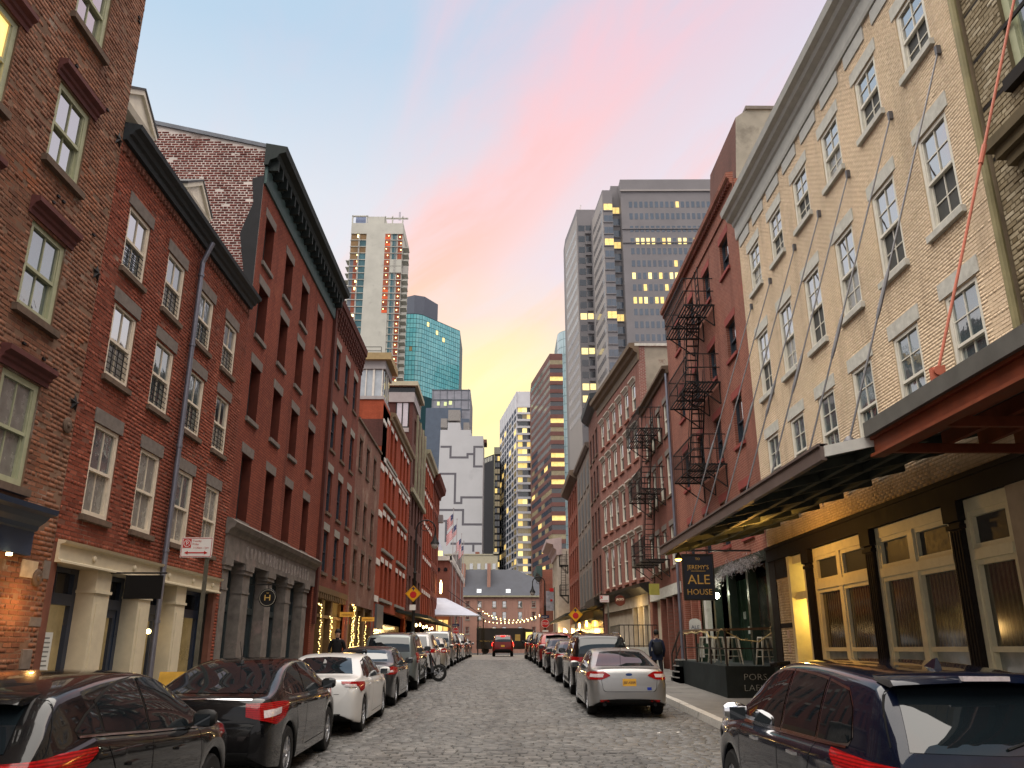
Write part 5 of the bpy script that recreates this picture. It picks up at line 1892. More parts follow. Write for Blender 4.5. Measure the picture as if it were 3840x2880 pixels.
# ---- dark brick building with pale upper frames
M_KHAKI = pm('khaki_frame', (.27, .25, .17), .6, .15)
b7 = root_at(FL, 'brick_building', 67, 'dark brown brick building with pale khaki upper frames and a grey penthouse band')
c7 = [63.2, 65.6, 68.0, 70.2]
rows7 = [(5.2, 7.4), (8.2, 10.4), (11.2, 13.4), (14.4, 16.8), (17.6, 19.6)]
ops7 = [(s, s + 1.3, a, b) for s in c7 for a, b in rows7]
mb = MB()
wall(mb, FL, 61.6, 72.6, .8, 20.4, ops7 + [(62, 72.2, .8, 4.2)], .3)
shell(mb, FL, 61.6, 72.6, .8, 20.4, 12)
mb.build('wall', M_DBR, b7)
FX7 = Fac(-7.0, 61.6, -1, 0, -1, 0)
FX7.n = (0, -1)
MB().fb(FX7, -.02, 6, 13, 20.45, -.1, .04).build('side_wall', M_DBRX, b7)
pb = MB().fb(FX7, -.1, 6, 20.45, 21.25, -5, .15).build('penthouse_band', M_GREYP, b7)
MB().fb(FX7, -.12, 6, 21.25, 21.75, -5, .0).build('penthouse_glass', G_BLACK, pb)
MB().fb(FX7, -.35, 6.2, 21.75, 22.1, -5.4, .35).build('penthouse_roof', pm('pale_soffit', (.36, .33, .24), .6, .1), pb)
wn = MB()
for a, b in ((.28, .36), (.76, .84), (1.24, 1.32)):
    wn.fb(FX7, a, b, 18.5, 20.4, .04, .09)
wn.fb(FX7, .28, 1.32, 18.4, 18.5, .04, .09)
wo = wn.build('window', M_CBLACK, b7)
for a, b in ((.36, .76), (.84, 1.24)):
    MB().fb(FX7, a, b, 18.5, 20.4, .04, .06).build('pane', pm('pale_blind', (.42, .40, .44), .3, .1), wo)
block(FX7, b7, 'sill', .25, 1.35, 18.05, 18.4, .04, .10, M_GREYP)
for s in c7:
    for j, (a, b) in enumerate(rows7):
        sash(FL, b7, s, s + 1.3, a, b, M_KHAKI if j > 2 else M_BROWNW, G_DARK, G_DARK, 1, 1, fw=.1, dep=.2)
    for z0, z1 in ((13.8, 20.3),):
        block(FL, b7, 'pilaster', s + 1.5, s + 1.8, z0, z1, 0, .15, M_KHAKI)
block(FL, b7, 'string_course', 61.7, 72.6, 13.45, 13.8, -.02, .25, M_KHAKI)
for k in range(30):
    block(FL, b7, 'quoin', 61.62, 62.0 + .2 * (k % 2), 1.5 + k * .42, 1.5 + k * .42 + .3, 0, .06, M_DBR)

# ---- red brick with white lintels and khaki cornice
b8 = root_at(FL, 'brick_building', 77.5, 'red brick building with rows of white lintels under a khaki cornice, past the dark one')
c8 = [73.6, 75.5, 77.4, 79.3, 81.0]
rows8 = [(4.8, 6.8), (7.6, 9.7), (10.5, 12.7), (13.5, 15.4), (16.2, 18.0)]
ops8 = [(s, s + 1.0, a, b) for s in c8 for a, b in rows8]
mb = MB()
wall(mb, FL, 72.6, 82.4, .9, 18.9, ops8 + [(73, 82, .9, 4.0)], .25)
shell(mb, FL, 72.6, 82.4, .9, 18.9, 12)
mb.build('wall', M_NEWR, b8)
for s in c8:
    for a, b in rows8:
        sash(FL, b8, s, s + 1.0, a, b, M_BROWNW, G_DARK, G_DARK, 1, 1, fw=.08, dep=.2)
        block(FL, b8, 'lintel', s - .06, s + 1.06, b, b + .32, -.02, .03, M_WHITEST)
        block(FL, b8, 'sill', s - .06, s + 1.06, a - .15, a - .02, -.02, .1, M_NEWR)
mb = MB()
mb.fprof(FL, 72.6, 82.4, [(-.02, 18.6), (.15, 18.6), (.2, 18.9), (.45, 19.0), (.5, 19.3), (-.02, 19.35)])
mb.build('cornice', M_KHAKI, b8)
# ---- last red house on the left before the crossing
b9 = root_at(FL, 'brick_building', 87, 'last red brick building on the left with a heavy red cornice at the crossing')
c9 = [83.4, 85.3, 87.2, 89.1]
ops9 = [(s, s + 1.0, a, b) for s in c9 for a, b in rows8]
mb = MB()
wall(mb, FL, 82.4, 91.2, .9, 18.6, ops9, .25)
shell(mb, FL, 82.4, 91.2, .9, 18.6, 12)
mb.build('wall', M_PRED, b9)
for s in c9:
    for a, b in rows8:
        sash(FL, b9, s, s + 1.0, a, b, M_BROWNW, G_DARK, G_DARK, 1, 1, fw=.08, dep=.2)
        block(FL, b9, 'lintel', s - .06, s + 1.06, b, b + .3, -.02, .03, M_REVEAL)
mb = MB()
mb.fprof(FL, 82.4, 91.6, [(-.02, 17.9), (.12, 17.9), (.2, 18.3), (.6, 18.5), (.7, 19.1), (-.02, 19.2)])
mb.build('cornice', M_REVEAL, b9)
MB().fb(FL, 90.0, 90.9, 15.3, 16.1, .0, .5).build('air_conditioner', M_GREYP, b9)
# dark sidewalk canopy on this side
mb = MB()
mb.fprof(FL, 56.0, 82.0, [(-.02, 4.45), (2.1, 4.05), (2.15, 4.05), (2.15, 4.22), (-.02, 4.62)])
cpy = mb.thing('sidewalk_canopy', pm('canopy_dark_green', (.03, .034, .028), .6, .2), 'dark flat canopy over the left sidewalk beyond the stop ahead sign', 'canopy')
# ------------------------------------------------------------------ right side of the street
TAN = tone_mat('tan_brick', [(0, (.56, .435, .30)), (.3, (.60, .47, .33)), (.7, (.64, .505, .36)), (1, (.68, .54, .395))], bump=.2,
               patch=[((.54, .40, .26), .9, .60, .4)])
M_TMORT = pm('tan_mortar', (.44, .34, .23), .95, .2, scale=2)
M_LSTONE = pm('pale_lintel_stone', (.44, .43, .385), .85, .16, scale=7, bump=.25, bscale=45, stain=((.36, .34, .30), 2.4, .56))
M_WHITEW = pm('white_window_paint', (.60, .57, .49), .5, .08, scale=8)
M_CORNW = pm('pale_cornice_paint', (.38, .375, .345), .55, .10, scale=4)
M_SHOPC = pm('cream_shop_frame', (.74, .67, .45), .5, .10, scale=4)
M_IRONC = pm('dark_iron_column', (.016, .012, .010), .75, .3, scale=6)
t0 = root_at(FR, 'brick_building', 16.7, 'tan brick building on the right with pale stone lintels and a metal awning on rods')
cols_t = [11.95, 13.84, 15.75, 17.68, 19.6, 21.52]
rows_t = [(5.85, 7.62), (8.80, 10.62), (12.0, 13.32)]
ops_t = [(c - .48, c + .48, a, b) for c in cols_t for a, b in rows_t]
shop_t = [(10.72, 22.3, .0, 4.36)]
mb = MB()
wall(mb, FR, 10.68, 22.83, -.2, 14.5, ops_t + shop_t, .13)
shell(mb, FR, 10.68, 22.83, -.2, 14.5, 10)
wt = mb.build('wall', M_TMORT, t0)
bricks(FR, wt, 10.69, 22.82, 4.72, 14.25, ops_t, TAN, L=.195, h=.052, jt=.007, proud=.003, irr=.001)
for i, c in enumerate(cols_t):
    for j, (a, b) in enumerate(rows_t):
        sash(FR, t0, c - .48, c + .48, a, b, M_WHITEW, G_DARK if j else G_BLUE, RND.choice([G_SCREEN, G_SCREEN, G_CURT]) if j else G_BLUE, 2, 2, lrows=2, fw=.085, dep=.06)
        block(FR, t0, 'lintel', c - .60, c + .60, b, b + .29, -.03, .02, M_LSTONE)
        block(FR, t0, 'sill', c - .57, c + .57, a - .13, a - .002, -.05, .08, M_LSTONE)
mb = MB()
mb.fprof(FR, 10.66, 22.86, [(-.02, 14.20), (.06, 14.20), (.08, 14.28), (.08, 14.62), (.13, 14.66), (.16, 14.76), (.30, 14.82), (.34, 14.92), (.46, 14.96), (.50, 15.12), (-.02, 15.2)])
ct = mb.build('cornice', M_CORNW, t0)
for k in range(9):
    s = 10.9 + k * 1.35
    block(FR, ct, 'frieze_panel', s, s + .98, 13.86, 14.19, -.02, .03, M_CORNW)
mb = MB()
mb.cyl(FR.P(10.62, G(10), .09), FR.P(10.62, 15.0, .09), .06, .06, 8)
mb.build('downpipe', pm('olive_pipe', (.22, .19, .10), .5, .2), t0, smooth=40)
# shopfront
mb = MB()
mb.fb(FR, 10.7, 22.82, 4.36, 4.72, -.2, .06)
mb.fb(FR, 10.7, 22.82, 4.66, 4.74, -.2, .10)
mb.build('shop_beam', M_IRONC, t0)
for s in (19.72, 16.30, 13.02):
    w = .36
    mb = MB()
    mb.fb(FR, s, s + w, G(s) + .1, 4.36, -.2, .02)
    mb.fb(FR, s - .05, s + w + .05, 4.05, 4.36, -.2, .08)
    mb.fb(FR, s - .03, s + w + .03, 3.93, 4.0, -.2, .06)
    mb.fb(FR, s - .05, s + w + .05, G(s) + .1, G(s) + .5, -.2, .06)
    for q in range(4):
        mb.fb(FR, s + .03 + q * .085, s + .07 + q * .085, G(s) + .6, 3.9, .02, .035)
    mb.build('iron_column', M_IRONC, t0)
G_FROST = pm('pale_shop_film', (.27, .29, .26), .12, .35, scale=1.6, ior=1.9)
mc, N = new_mat('ribbed_curtain_glass')
geo = N.n('ShaderNodeNewGeometry')
wv = N.n('ShaderNodeTexWave', {'wave_type': 'BANDS', 'bands_direction': 'Y'}, Vector=geo.outputs['Position'], Scale=2.6, Distortion=1.2, Detail=2.0)
cc = N.mix(wv.outputs[0], (.035, .030, .020), (.115, .10, .065))
bs = N.n('ShaderNodeBsdfPrincipled', None, Base_Color=cc, Roughness=.08, IOR=1.7)
N.n('ShaderNodeOutputMaterial', None, Surface=bs)


def shop_bay(s0, s1, two=True):
    g0 = G(s0) + .13
    d0, d1 = -.16, -.05
    fr = MB()
    fr.fb(FR, s0, s0 + .11, g0, 4.36, d0, d1)
    fr.fb(FR, s1 - .11, s1, g0, 4.36, d0, d1)
    fr.fb(FR, s0 + .11, s1 - .11, 4.16, 4.36, d0, d1)
    fr.fb(FR, s0 + .11, s1 - .11, 3.42, 3.58, d0, d1 + .02)
    fr.fb(FR, s0 + .11, s1 - .11, g0, g0 + .42, d0, d1)
    m = (s0 + s1) / 2
    halves = [(s0 + .11, m - .09), (m + .09, s1 - .11)] if two else [(s0 + .11, s1 - .11)]
    if two:
        fr.fb(FR, m - .09, m + .09, g0 + .42, 4.16, d0, d1 + .01)
    for a, b in halves:
        fr.fb(FR, a, a + .06, g0 + .42, 3.42, d0, d1 - .02)
        fr.fb(FR, b - .06, b, g0 + .42, 3.42, d0, d1 - .02)
        fr.fb(FR, a + .06, b - .06, 2.06, 2.14, d0, d1 - .01)
        fr.fb(FR, a + .06, b - .06, 3.34, 3.42, d0, d1 - .02)
        fr.fb(FR, a, a + .08, 3.58, 4.16, d0, d1 - .02)
        fr.fb(FR, b - .08, b, 3.58, 4.16, d0, d1 - .02)
        fr.fb(FR, a + .08, b - .08, 3.58, 3.66, d0, d1 - .02)
        fr.fb(FR, a + .08, b - .08, 4.08, 4.16, d0, d1 - .02)
    fo = fr.build('shop_window', M_SHOPC, t0)
    for a, b in halves:
        MB().fb(FR, a, b, g0 + .4, 2.1, d0 - .02, d0 + .01).build('pane', G_FROST, fo)
        MB().fb(FR, a, b, 2.1, 3.42, d0 - .02, d0 + .02).build('pane', mc, fo)
        MB().fb(FR, a, b, 3.6, 4.16, d0 - .02, d0 + .02).build('pane', G_SCREEN, fo)


shop_bay(16.66, 19.72)
shop_bay(13.38, 16.30)
shop_bay(11.75, 13.02, False)
M_TILE = tone_mat('white_tile_brick', [(0, (.50, .40, .27)), (.5, (.56, .46, .31)), (1, (.62, .52, .36))], bump=.1)
MB().fb(FR, 10.70, 11.74, G(11), 4.36, -.2, 0).build('pier', M_TMORT, t0)
pr = MB().fb(FR, 21.42, 22.30, G(22), 4.36, -.2, 0).build('pier', M_TMORT, t0)
bricks(FR, pr, 21.42, 22.30, 1.2, 3.86, [], M_TILE, n_ind=0, L=.19, h=.06, jt=.006, proud=.004, irr=.001)
block(FR, pr, 'tile_band', 21.42, 22.30, 2.62, 2.74, 0, .012, M_IRONC)
block(FR, pr, 'tile_band', 21.42, 22.30, 3.86, 4.36, 0, .012, M_IRONC)
for z in (2.36, 2.02):
    block(FR, pr, 'notice', 21.66, 21.84, z, z + .2, .0, .016, pm('notice_pink', (.55, .42, .36), .7, .2))
mb = MB()
mb.fb(FR, 22.30, 22.82, G(22.5), 4.5, -.3, .02)
mb.build('post', M_IRONC, t0)
# lit doorway
mb = MB()
g0 = G(20.7) + .13
mb.fb(FR, 20.08, 20.24, g0, 4.36, -.5, .0)
mb.fb(FR, 21.24, 21.42, g0, 4.36, -.5, .0)
mb.fb(FR, 20.24, 21.24, 3.28, 3.46, -.5, -.1)
mb.fb(FR, 20.24, 21.24, 4.16, 4.36, -.5, -.1)
dr = mb.build('doorway', M_SHOPC, t0)
MB().fb(FR, 20.22, 21.26, 3.44, 4.18, -.42, -.36).build('pane', G_LITY, dr)
mb = MB()
mb.fb(FR, 20.24, 21.24, g0, 3.28, -1.1, -1.05)
mb.fb(FR, 20.24, 20.40, g0, 3.28, -1.05, -.98)
mb.build('door', pm('ochre_door', (.62, .42, .08), .5, .15), dr)
point('doorway_light', FR.P(20.75, 3.0, -.55), 22, (1, .70, .16), .08)

# awning hung on iron rods
M_AWN = pm('awning_sheet', (.060, .050, .045), .6, .25, scale=3)
M_AWNU = pm('awning_soffit', (.05, .055, .045), .8, .3, scale=3)
aw = empty('rod_hung_awning', (5.9, 16.9, 4.7), 'long dark metal awning hung on iron rods from the tan brick building', 'awning')
EX = 4.4
mb = MB()
mb.add([(EX, 10.95, 4.72), (EX, 22.9, 4.72), (7.26, 22.9, 5.34), (7.26, 10.95, 5.34)], [(0, 1, 2, 3)])
mb.add([(EX, 10.95, 4.66), (EX, 22.9, 4.66), (7.26, 22.9, 5.27), (7.26, 10.95, 5.27)], [(0, 1, 2, 3)], 1)
mb.build('roof_sheet', [M_AWN, M_AWNU], aw)
mb = MB()
mb.box(EX - .05, EX + .03, 10.93, 22.93, 4.56, 4.78)
mb.box(EX - .08, EX + .06, 10.93, 22.93, 4.75, 4.79)
mb.build('edge_beam', pm('awning_edge', (.115, .085, .075), .5, .2), aw)
mb = MB()
mb.hexa([(EX, 10.90, 4.60), (7.2, 10.90, 5.2), (7.2, 10.96, 5.2), (EX, 10.96, 4.60), (EX, 10.90, 4.75), (7.2, 10.90, 5.36), (7.2, 10.96, 5.36), (EX, 10.96, 4.75)])
mb.build('end_board', pm('awning_end_white', (.48, .46, .42), .6, .2), aw)
for k in range(9):
    y = 11.6 + k * 1.38
    mb = MB()
    mb.hexa([(EX + .05, y, 4.53), (7.2, y, 5.13), (7.2, y + .07, 5.13), (EX + .05, y + .07, 4.53), (EX + .05, y, 4.66), (7.2, y, 5.26), (7.2, y + .07, 5.26), (EX + .05, y + .07, 4.66)])
    mb.build('rafter', M_AWNU, aw)
for k in range(3):
    x = 5.1 + k * .72
    z = 4.66 + (x - EX) * .213
    MB().box(x, x + .09, 11.0, 22.85, z - .12, z - .02).build('purlin', M_AWNU, aw)
for y in (11.28, 13.05, 15.04, 16.7, 18.36, 20.32, 22.08):
    mb = MB()
    a, b = Vector((7.26, y, 11.62)), Vector((4.92, y, 4.92))
    mb.cyl(a, b, .016, .016, 8)
    q = a.lerp(b, .62)
    q2 = a.lerp(b, .70)
    mb.cyl(q, q2, .032, .032, 8)
    mb.cyl(a.lerp(b, .60), q, .022, .032, 8)
    mb.cyl(q2, a.lerp(b, .72), .032, .022, 8)
    mb.box(7.22, 7.3, y - .035, y + .035, 11.56, 11.72)
    mb.lathe((4.92, y, 4.86), [(.09, -.04), (.09, .05), (.03, .12)], 10, 0, axis=2)
    mb.build('rod', pm('rod_iron', (.10, .095, .10), .45, .2, metal=.4), aw, smooth=40)
# lamp under the awning
lb = empty('flood_lamp', (5.76, 16.0, 5.0), 'unlit silver flood lamp hanging under the dark awning', 'lamp')
mb = MB()
mb.lathe((5.78, 16.0, 4.98), [(.045, .22), (.05, .12), (.10, .0), (.095, -.01)], 14)
mb.build('lamp_shade', M_CHROME, lb, smooth=40)
MB().cyl((5.78, 16.0, 5.2), (5.74, 16.0, 5.32), .02, .02, 6).build('lamp_arm', M_CHROME, lb)
MB().lathe((5.74, 16.0, 5.32), [(.07, -.01), (.07, .05)], 10).build('lamp_base', M_CHROME, lb)

# ---- yellow-brown brick building at the right edge with an orange steel canopy
YEL = tone_mat('yellow_stock_brick', [(0, (.17, .13, .075)), (.35, (.25, .20, .125)), (.7, (.35, .295, .20)), (1, (.46, .40, .29))], bump=.25)
M_YMORT = pm('dark_yellow_mortar', (.11, .085, .05), .95, .2)
y0 = root_at(FR, 'brick_building', 7.5, 'yellow brown brick building at the right edge with dark string courses')
opy = [(8.0, 9.75, 9.9, 12.6), (8.0, 9.75, 6.4, 8.9)]
mb = MB()
wall(mb, FR, 2.0, 10.56, 0, 16, opy, .3)
shell(mb, FR, 2.0, 10.56, 0, 16, 10)
wy = mb.build('wall', M_YMORT, y0)
bands = [(9.0, 9.08), (9.86, 9.94), (10.72, 10.80), (11.58, 11.66), (12.44, 12.52), (13.3, 13.38)]
bricks(FR, wy, 7.6, 10.54, 5.3, 16, opy + [(7.0, 10.6, a, b) for a, b in bands], YEL, L=.215, h=.068, jt=.012, proud=.008)
for a, b in bands:
    block(FR, y0, 'string_course', 2.0, 10.54, a, b, -.02, .004, M_IRONC)
for s0, s1, a, b in opy:
    sash(FR, y0, s0, s1, a, b, M_SAGE, G_BLUE, G_BLUE, 1, 1, fw=.14, dep=.1)
    block(FR, y0, 'sill', s0 - .1, s1 + .1, a - .2, a, -.02, .12, M_IRONC)
    block(FR, y0, 'lintel', s0 - .1, s1 + .1, b, b + .2, -.02, .06, M_IRONC)
mb = MB()
for q in range(5):
    mb.fb(FR, 8.2, 10.1 - .1 * q, 9.0 - .16 * (q + 1), 9.0 - .16 * q - .01, 0, .42 - .08 * q)
mb.build('corbel', M_YMORT, y0)
oc = empty('steel_canopy', (6.1, 8.5, 4.7), 'rust orange steel canopy with a red rod at the right edge', 'canopy')
M_ORNG = pm('orange_steel_paint', (.175, .044, .020), .5, .22, scale=4)
mb = MB()
mb.box(5.0, 7.28, 3.0, 10.86, 4.93, 5.0)
mb.box(4.96, 5.02, 3.0, 10.88, 4.86, 5.06)
mb.build('roof_sheet', pm('canopy_edge_grey', (.10, .095, .085), .6, .2), oc)
mb = MB()
mb.box(5.02, 5.16, 3.0, 10.86, 4.82, 4.86)
mb.box(5.07, 5.11, 3.0, 10.86, 4.62, 4.82)
mb.box(5.0, 5.18, 3.0, 10.86, 4.58, 4.62)
mb.build('edge_beam', M_ORNG, oc)
for k in range(4):
    x = 5.5 + .5 * k
    MB().box(x, x + .08, 3.0, 10.84, 4.74, 4.92).build('purlin', M_ORNG, oc)
for y in (9.35, 7.3, 10.7):
    MB().box(5.16, 7.28, y, y + .08, 4.62, 4.74).build('cross_beam', M_ORNG, oc)
mb = MB()
a, b = Vector((7.26, 9.28, 11.0)), Vector((5.25, 9.30, 5.32))
mb.cyl(a, b, .020, .020, 8)
mb.cyl(a.lerp(b, .45), a.lerp(b, .50), .034, .034, 8)
mb.hexa([(5.14, 9.27, 4.95), (5.30, 9.27, 4.95), (5.30, 9.32, 4.95), (5.14, 9.32, 4.95), (5.14, 9.27, 5.32), (5.32, 9.27, 5.36), (5.32, 9.32, 5.36), (5.14, 9.32, 5.32)])
mb.cyl((5.22, 9.24, 5.28), (5.22, 9.35, 5.28), .06, .06, 12)
mb.build('rod', pm('red_rod_paint', (.40, .12, .075), .5, .15), oc, smooth=40)

# ---- red brick building with two-storey ... fire escapes, ale house on the ground floor
M_ROSE = brick_mat('rose_red_brick', (.175, .060, .042), (.235, .082, .056), (.28, .16, .12), patch=[((.17, .06, .048), .8, .56, .45), ((.28, .06, .048), .9, .63, .6)])
M_ROSEL = pm('red_painted_stone', (.215, .050, .042), .8, .18, scale=5)
r4 = root_at(FR, 'brick_building', 28.5, 'rose red brick building with iron fire escapes above the dark ale house')
cR4 = [(23.85, 25.05), (26.35, 27.5), (28.85, 29.95), (31.4, 32.5)]
rR4 = [(5.3, 6.75), (8.1, 9.6), (10.95, 12.15), (13.88, 15.08)]
opR4 = [(a + .1, b - .1, c, d) for a, b in cR4 for c, d in rR4]
mb = MB()
wall(mb, FR, 22.83, 34.2, .2, 16.4, opR4 + [(22.9, 30.9, .2, 4.45), (31.2, 33.9, .2, 4.45)], .24)
shell(mb, FR, 22.83, 34.2, .2, 16.4, 9)
mb.build('wall', M_ROSE, r4)
for a, b in cR4:
    for c, d in rR4:
        sash(FR, r4, a + .1, b - .1, c, d, M_NAVYW, G_DARK, G_DARK, 1, 1, fw=.06, dep=.14)
        block(FR, r4, 'lintel', a, b, d, d + .26, -.03, .012, M_ROSEL)
        block(FR, r4, 'sill', a + .02, b - .02, c - .12, c - .002, -.05, .07, M_ROSEL)
mb = MB()
mb.fprof(FR, 22.83, 34.2, [(-.02, 15.7), (.05, 15.7), (.05, 15.78), (.02, 15.8), (.02, 16.2), (.10, 16.25), (.12, 16.4), (.2, 16.44), (.22, 16.6), (-.02, 16.65)])
cn = mb.build('cornice', M_ROSE, r4)
for k in range(60):
    block(FR, cn, 'dentil', 22.9 + k * .188, 22.9 + k * .188 + .10, 16.22, 16.36, .02, .14, M_REVEAL)
# chimney block above, cement-faced towards us
FXr = Fac(7.3, 22.86, 1, 0, 1, 0)
FXr.n = (0, -1)
mb = MB()
mb.add([(7.35, 22.86, 15.4), (11.8, 22.86, 15.4), (11.8, 22.86, 19.0), (8.0, 22.86, 19.0), (7.6, 22.86, 18.7)], [(0, 1, 2, 3, 4)])
mb.add([(7.35, 22.86, 15.4), (7.35, 26.3, 15.4), (7.6, 26.3, 18.7), (7.6, 22.86, 18.7)], [(0, 1, 2, 3)])
mb.add([(7.35, 26.3, 15.4), (11.8, 26.3, 15.4), (11.8, 26.3, 19.0), (8.0, 26.3, 19.0), (7.6, 26.3, 18.7)], [(0, 1, 2, 3, 4)])
mb.add([(7.6, 22.86, 18.7), (8.0, 22.86, 19.0), (8.0, 26.3, 19.0), (7.6, 26.3, 18.7)], [(0, 1, 2, 3)])
mb.add([(8.0, 22.86, 19.0), (11.8, 22.86, 19.0), (11.8, 26.3, 19.0), (8.0, 26.3, 19.0)], [(0, 1, 2, 3)])
mb.m = [0, 1, 1, 1, 1]
ch = mb.build('chimney_block', [pm('grey_cement', (.27, .25, .21), .9, .2, scale=1.2, stain=((.17, .155, .13), .8, .55)), M_DBR], r4)
MB().box(7.95, 11.9, 22.80, 26.4, 19.0, 19.12).build('coping', M_SLATE, ch)

# ale house ground floor, recessed behind a raised terrace
M_DGREEN = pm('dark_green_paint', (.012, .020, .015), .4, .25, scale=4)
M_DGREEN2 = pm('green_panel_paint', (.030, .055, .038), .45, .2, scale=4)
mb = MB()
mb.fb(FR, 22.85, 31.0, 4.45, 4.75, -.2, .03)
mb.build('shop_beam', M_DGREEN, r4)
for s, w in ((22.86, .3), (24.9, .22), (27.1, .25), (29.0, .22), (30.75, .4)):
    block(FR, r4, 'shop_post', s, s + w, G(s) + .8, 4.45, -.25, .0, M_DGREEN)
mb = MB()
mb.fb(FR, 22.9, 27.2, G(23) + .8, 4.45, -.95, -.9)
mb.build('shop_wall', pm('dark_shop_glass', (.012, .014, .012), .10, .3), r4)
mb = MB()
mb.fb(FR, 27.2, 30.9, G(27) + .8, 4.45, -1.3, -1.25)
for k in range(5):
    mb.fb(FR, 27.2 + .74 * k, 27.3 + .74 * k, G(27) + .8, 4.45, -1.25, -1.2)
en = mb.build('entrance_panelling', M_DGREEN2, r4)
for s, z, w, h, c in ((28.3, 2.9, .4, .3, (.5, .5, .45)), (29.2, 2.6, .2, .25, (.5, .52, .5)), (28.0, 2.4, .25, .2, (.45, .45, .35)), (29.6, 3.1, .25, .25, (.4, .45, .42))):
    block(FR, en, 'door_notice', s, s + w, z, z + h, -1.2, -1.17, pm('notice_%.2f' % c[2], c, .6, .2))
block(FR, r4, 'lit_sign', 23.35, 23.75, 3.3, 3.85, -.9, -.85, pm('beer_sign_glow', (.6, .6, .45), .4, .3, scale=14, emit=(.9, .95, .6), es=.5))
block(FR, r4, 'cream_panel', 30.35, 30.75, 2.1, 4.4, -.2, -.02, M_LSTONE)
point('ale_house_light', (7.0, 27.6, 3.85), 30, (.95, 1.0, .72), .08)
mb = MB()
mb.ball((6.95, 27.35, 3.75), .10, 10, 8)
mb.thing('entrance_lamp', M_LAMPW, 'bright white lamp at the ale house entrance beside the hanging sign', 'lamp', smooth='all')
# pale plaster door bay next to the ale house
mb = MB()
mb.fb(FR, 31.2, 33.9, G(32), 4.45, -.3, -.25)
mb.build('shop_wall', M_LSTONE, r4)
for s in (31.2, 32.5, 33.7):
    block(FR, r4, 'pilaster', s, s + .22, G(s), 4.45, -.25, .02, M_ROSE)
block(FR, r4, 'door', 31.6, 32.3, G(31), 3.6, -.25, -.2, M_CREAM)
block(FR, r4, 'door', 32.85, 33.55, G(33), 3.6, -.25, -.2, M_CREAM)

# terrace: dark concrete base with steps and rails
M_DCONC = pm('dark_green_concrete', (.015, .019, .019), .7, .35, scale=3, bump=.4, bscale=40)
te = empty('raised_terrace', (6.9, 26.4, G(26)), 'dark raised terrace with concrete steps in front of the ale house', 'terrace')
mb = MB()
mb.hexa([(6.12, 23.7, .2), (8.7, 23.7, .2), (8.7, 29.2, .2), (6.12, 29.2, .2), (6.12, 23.7, 1.66), (8.7, 23.7, 1.66), (8.7, 29.2, 1.74), (6.12, 29.2, 1.74)])
mb.build('base', M_DCONC, te)
M_STEP = pm('worn_step', (.22, .215, .20), .8, .25, scale=6)
for k in range(4):
    z = G(29.5) + .13 + .19 * (k + 1)
    y1 = 30.75 - .32 * k
    mb = MB()
    mb.box(5.98, 8.0, 29.205, y1, z - .5, z - .04)
    so = mb.build('step', M_DCONC, te)
    MB().box(5.96, 8.0, 29.206, y1 + .02, z - .04, z).build('tread', M_STEP, so)
M_RAIL = pm('brown_rail_iron', (.035, .026, .022), .5, .3, scale=7)
rl = MB()
rl.bar((6.2, 23.75, 2.62), (6.2, 29.1, 2.70), .10, .06)
rl.build('bar_top', pm('bar_top_wood', (.085, .055, .035), .5, .3, scale=6), te)
rl = MB().bar((6.2, 23.75, 2.62), (7.75, 23.75, 2.66), .10, .06)
rl.build('bar_top', MATS['bar_top_wood'], te)
for x, y in ((6.2, 23.8), (6.2, 25.6), (6.2, 27.4), (6.2, 29.05), (7.7, 23.8)):
    MB().bar((x, y, 1.66), (x, y, 2.62), .05).build('rail_post', M_RAIL, te)
MB().bar((6.2, 23.8, 2.12), (6.2, 29.05, 2.16), .035).build('mid_rail', M_RAIL, te)
MB().bar((6.2, 23.8, 2.12), (7.7, 23.8, 2.12), .035).build('mid_rail', M_RAIL, te)
for x in (6.05, 7.5):
    mb = MB()
    mb.bar((x, 29.15, 2.68), (x, 30.7, 1.95), .045)
    mb.bar((x, 29.15, 2.2), (x, 30.7, 1.5), .035)
    mb.bar((x, 30.7, 1.95), (x, 30.7, 1.0), .05)
    mb.bar((x, 29.9, 2.33), (x, 29.9, 1.3), .045)
    mb.build('hand_rail', M_RAIL, te)
m_chalk = pm('chalk_white', (.42, .42, .38), .9, .3, scale=30)
for tx, z in (('PORS', 1.30), ('LAFIT', 1.02)):
    text_mesh(tx, .24, sub((6.92, 23.694, z), tuple(te.location)), (math.pi / 2, 0, .0), m_chalk, 'chalk_text', te, 1.15, thin=-.007)
# tinsel rope along the bar
pts = [(6.15, 28.9, 2.62)]
for k in range(1, 22):
    y = 28.9 - k * .24
    pts.append((6.12, y, 2.64 - .06 * abs(math.sin(k * .6)) - (.18 if 14 < k < 20 else 0)))
pts += [(6.6, 23.68, 2.35), (7.1, 23.68, 2.30), (7.6, 23.68, 2.62)]
mb = MB()
for a, b in zip(pts[:-1], pts[1:]):
    a, b = Vector(a), Vector(b)
    mb.cyl(a, b, .018, .018, 5)
    for q in range(5):
        c = a.lerp(b, RND.random())
        mb.bar(c, c + Vector((RND.uniform(-.06, .06), RND.uniform(-.06, .06), RND.uniform(-.06, .06))), .008)
mb.thing('tinsel_garland', pm('gold_tinsel', (.42, .33, .16), .5, .3, scale=30), 'gold tinsel garland wound along the terrace bar rail', 'garland')
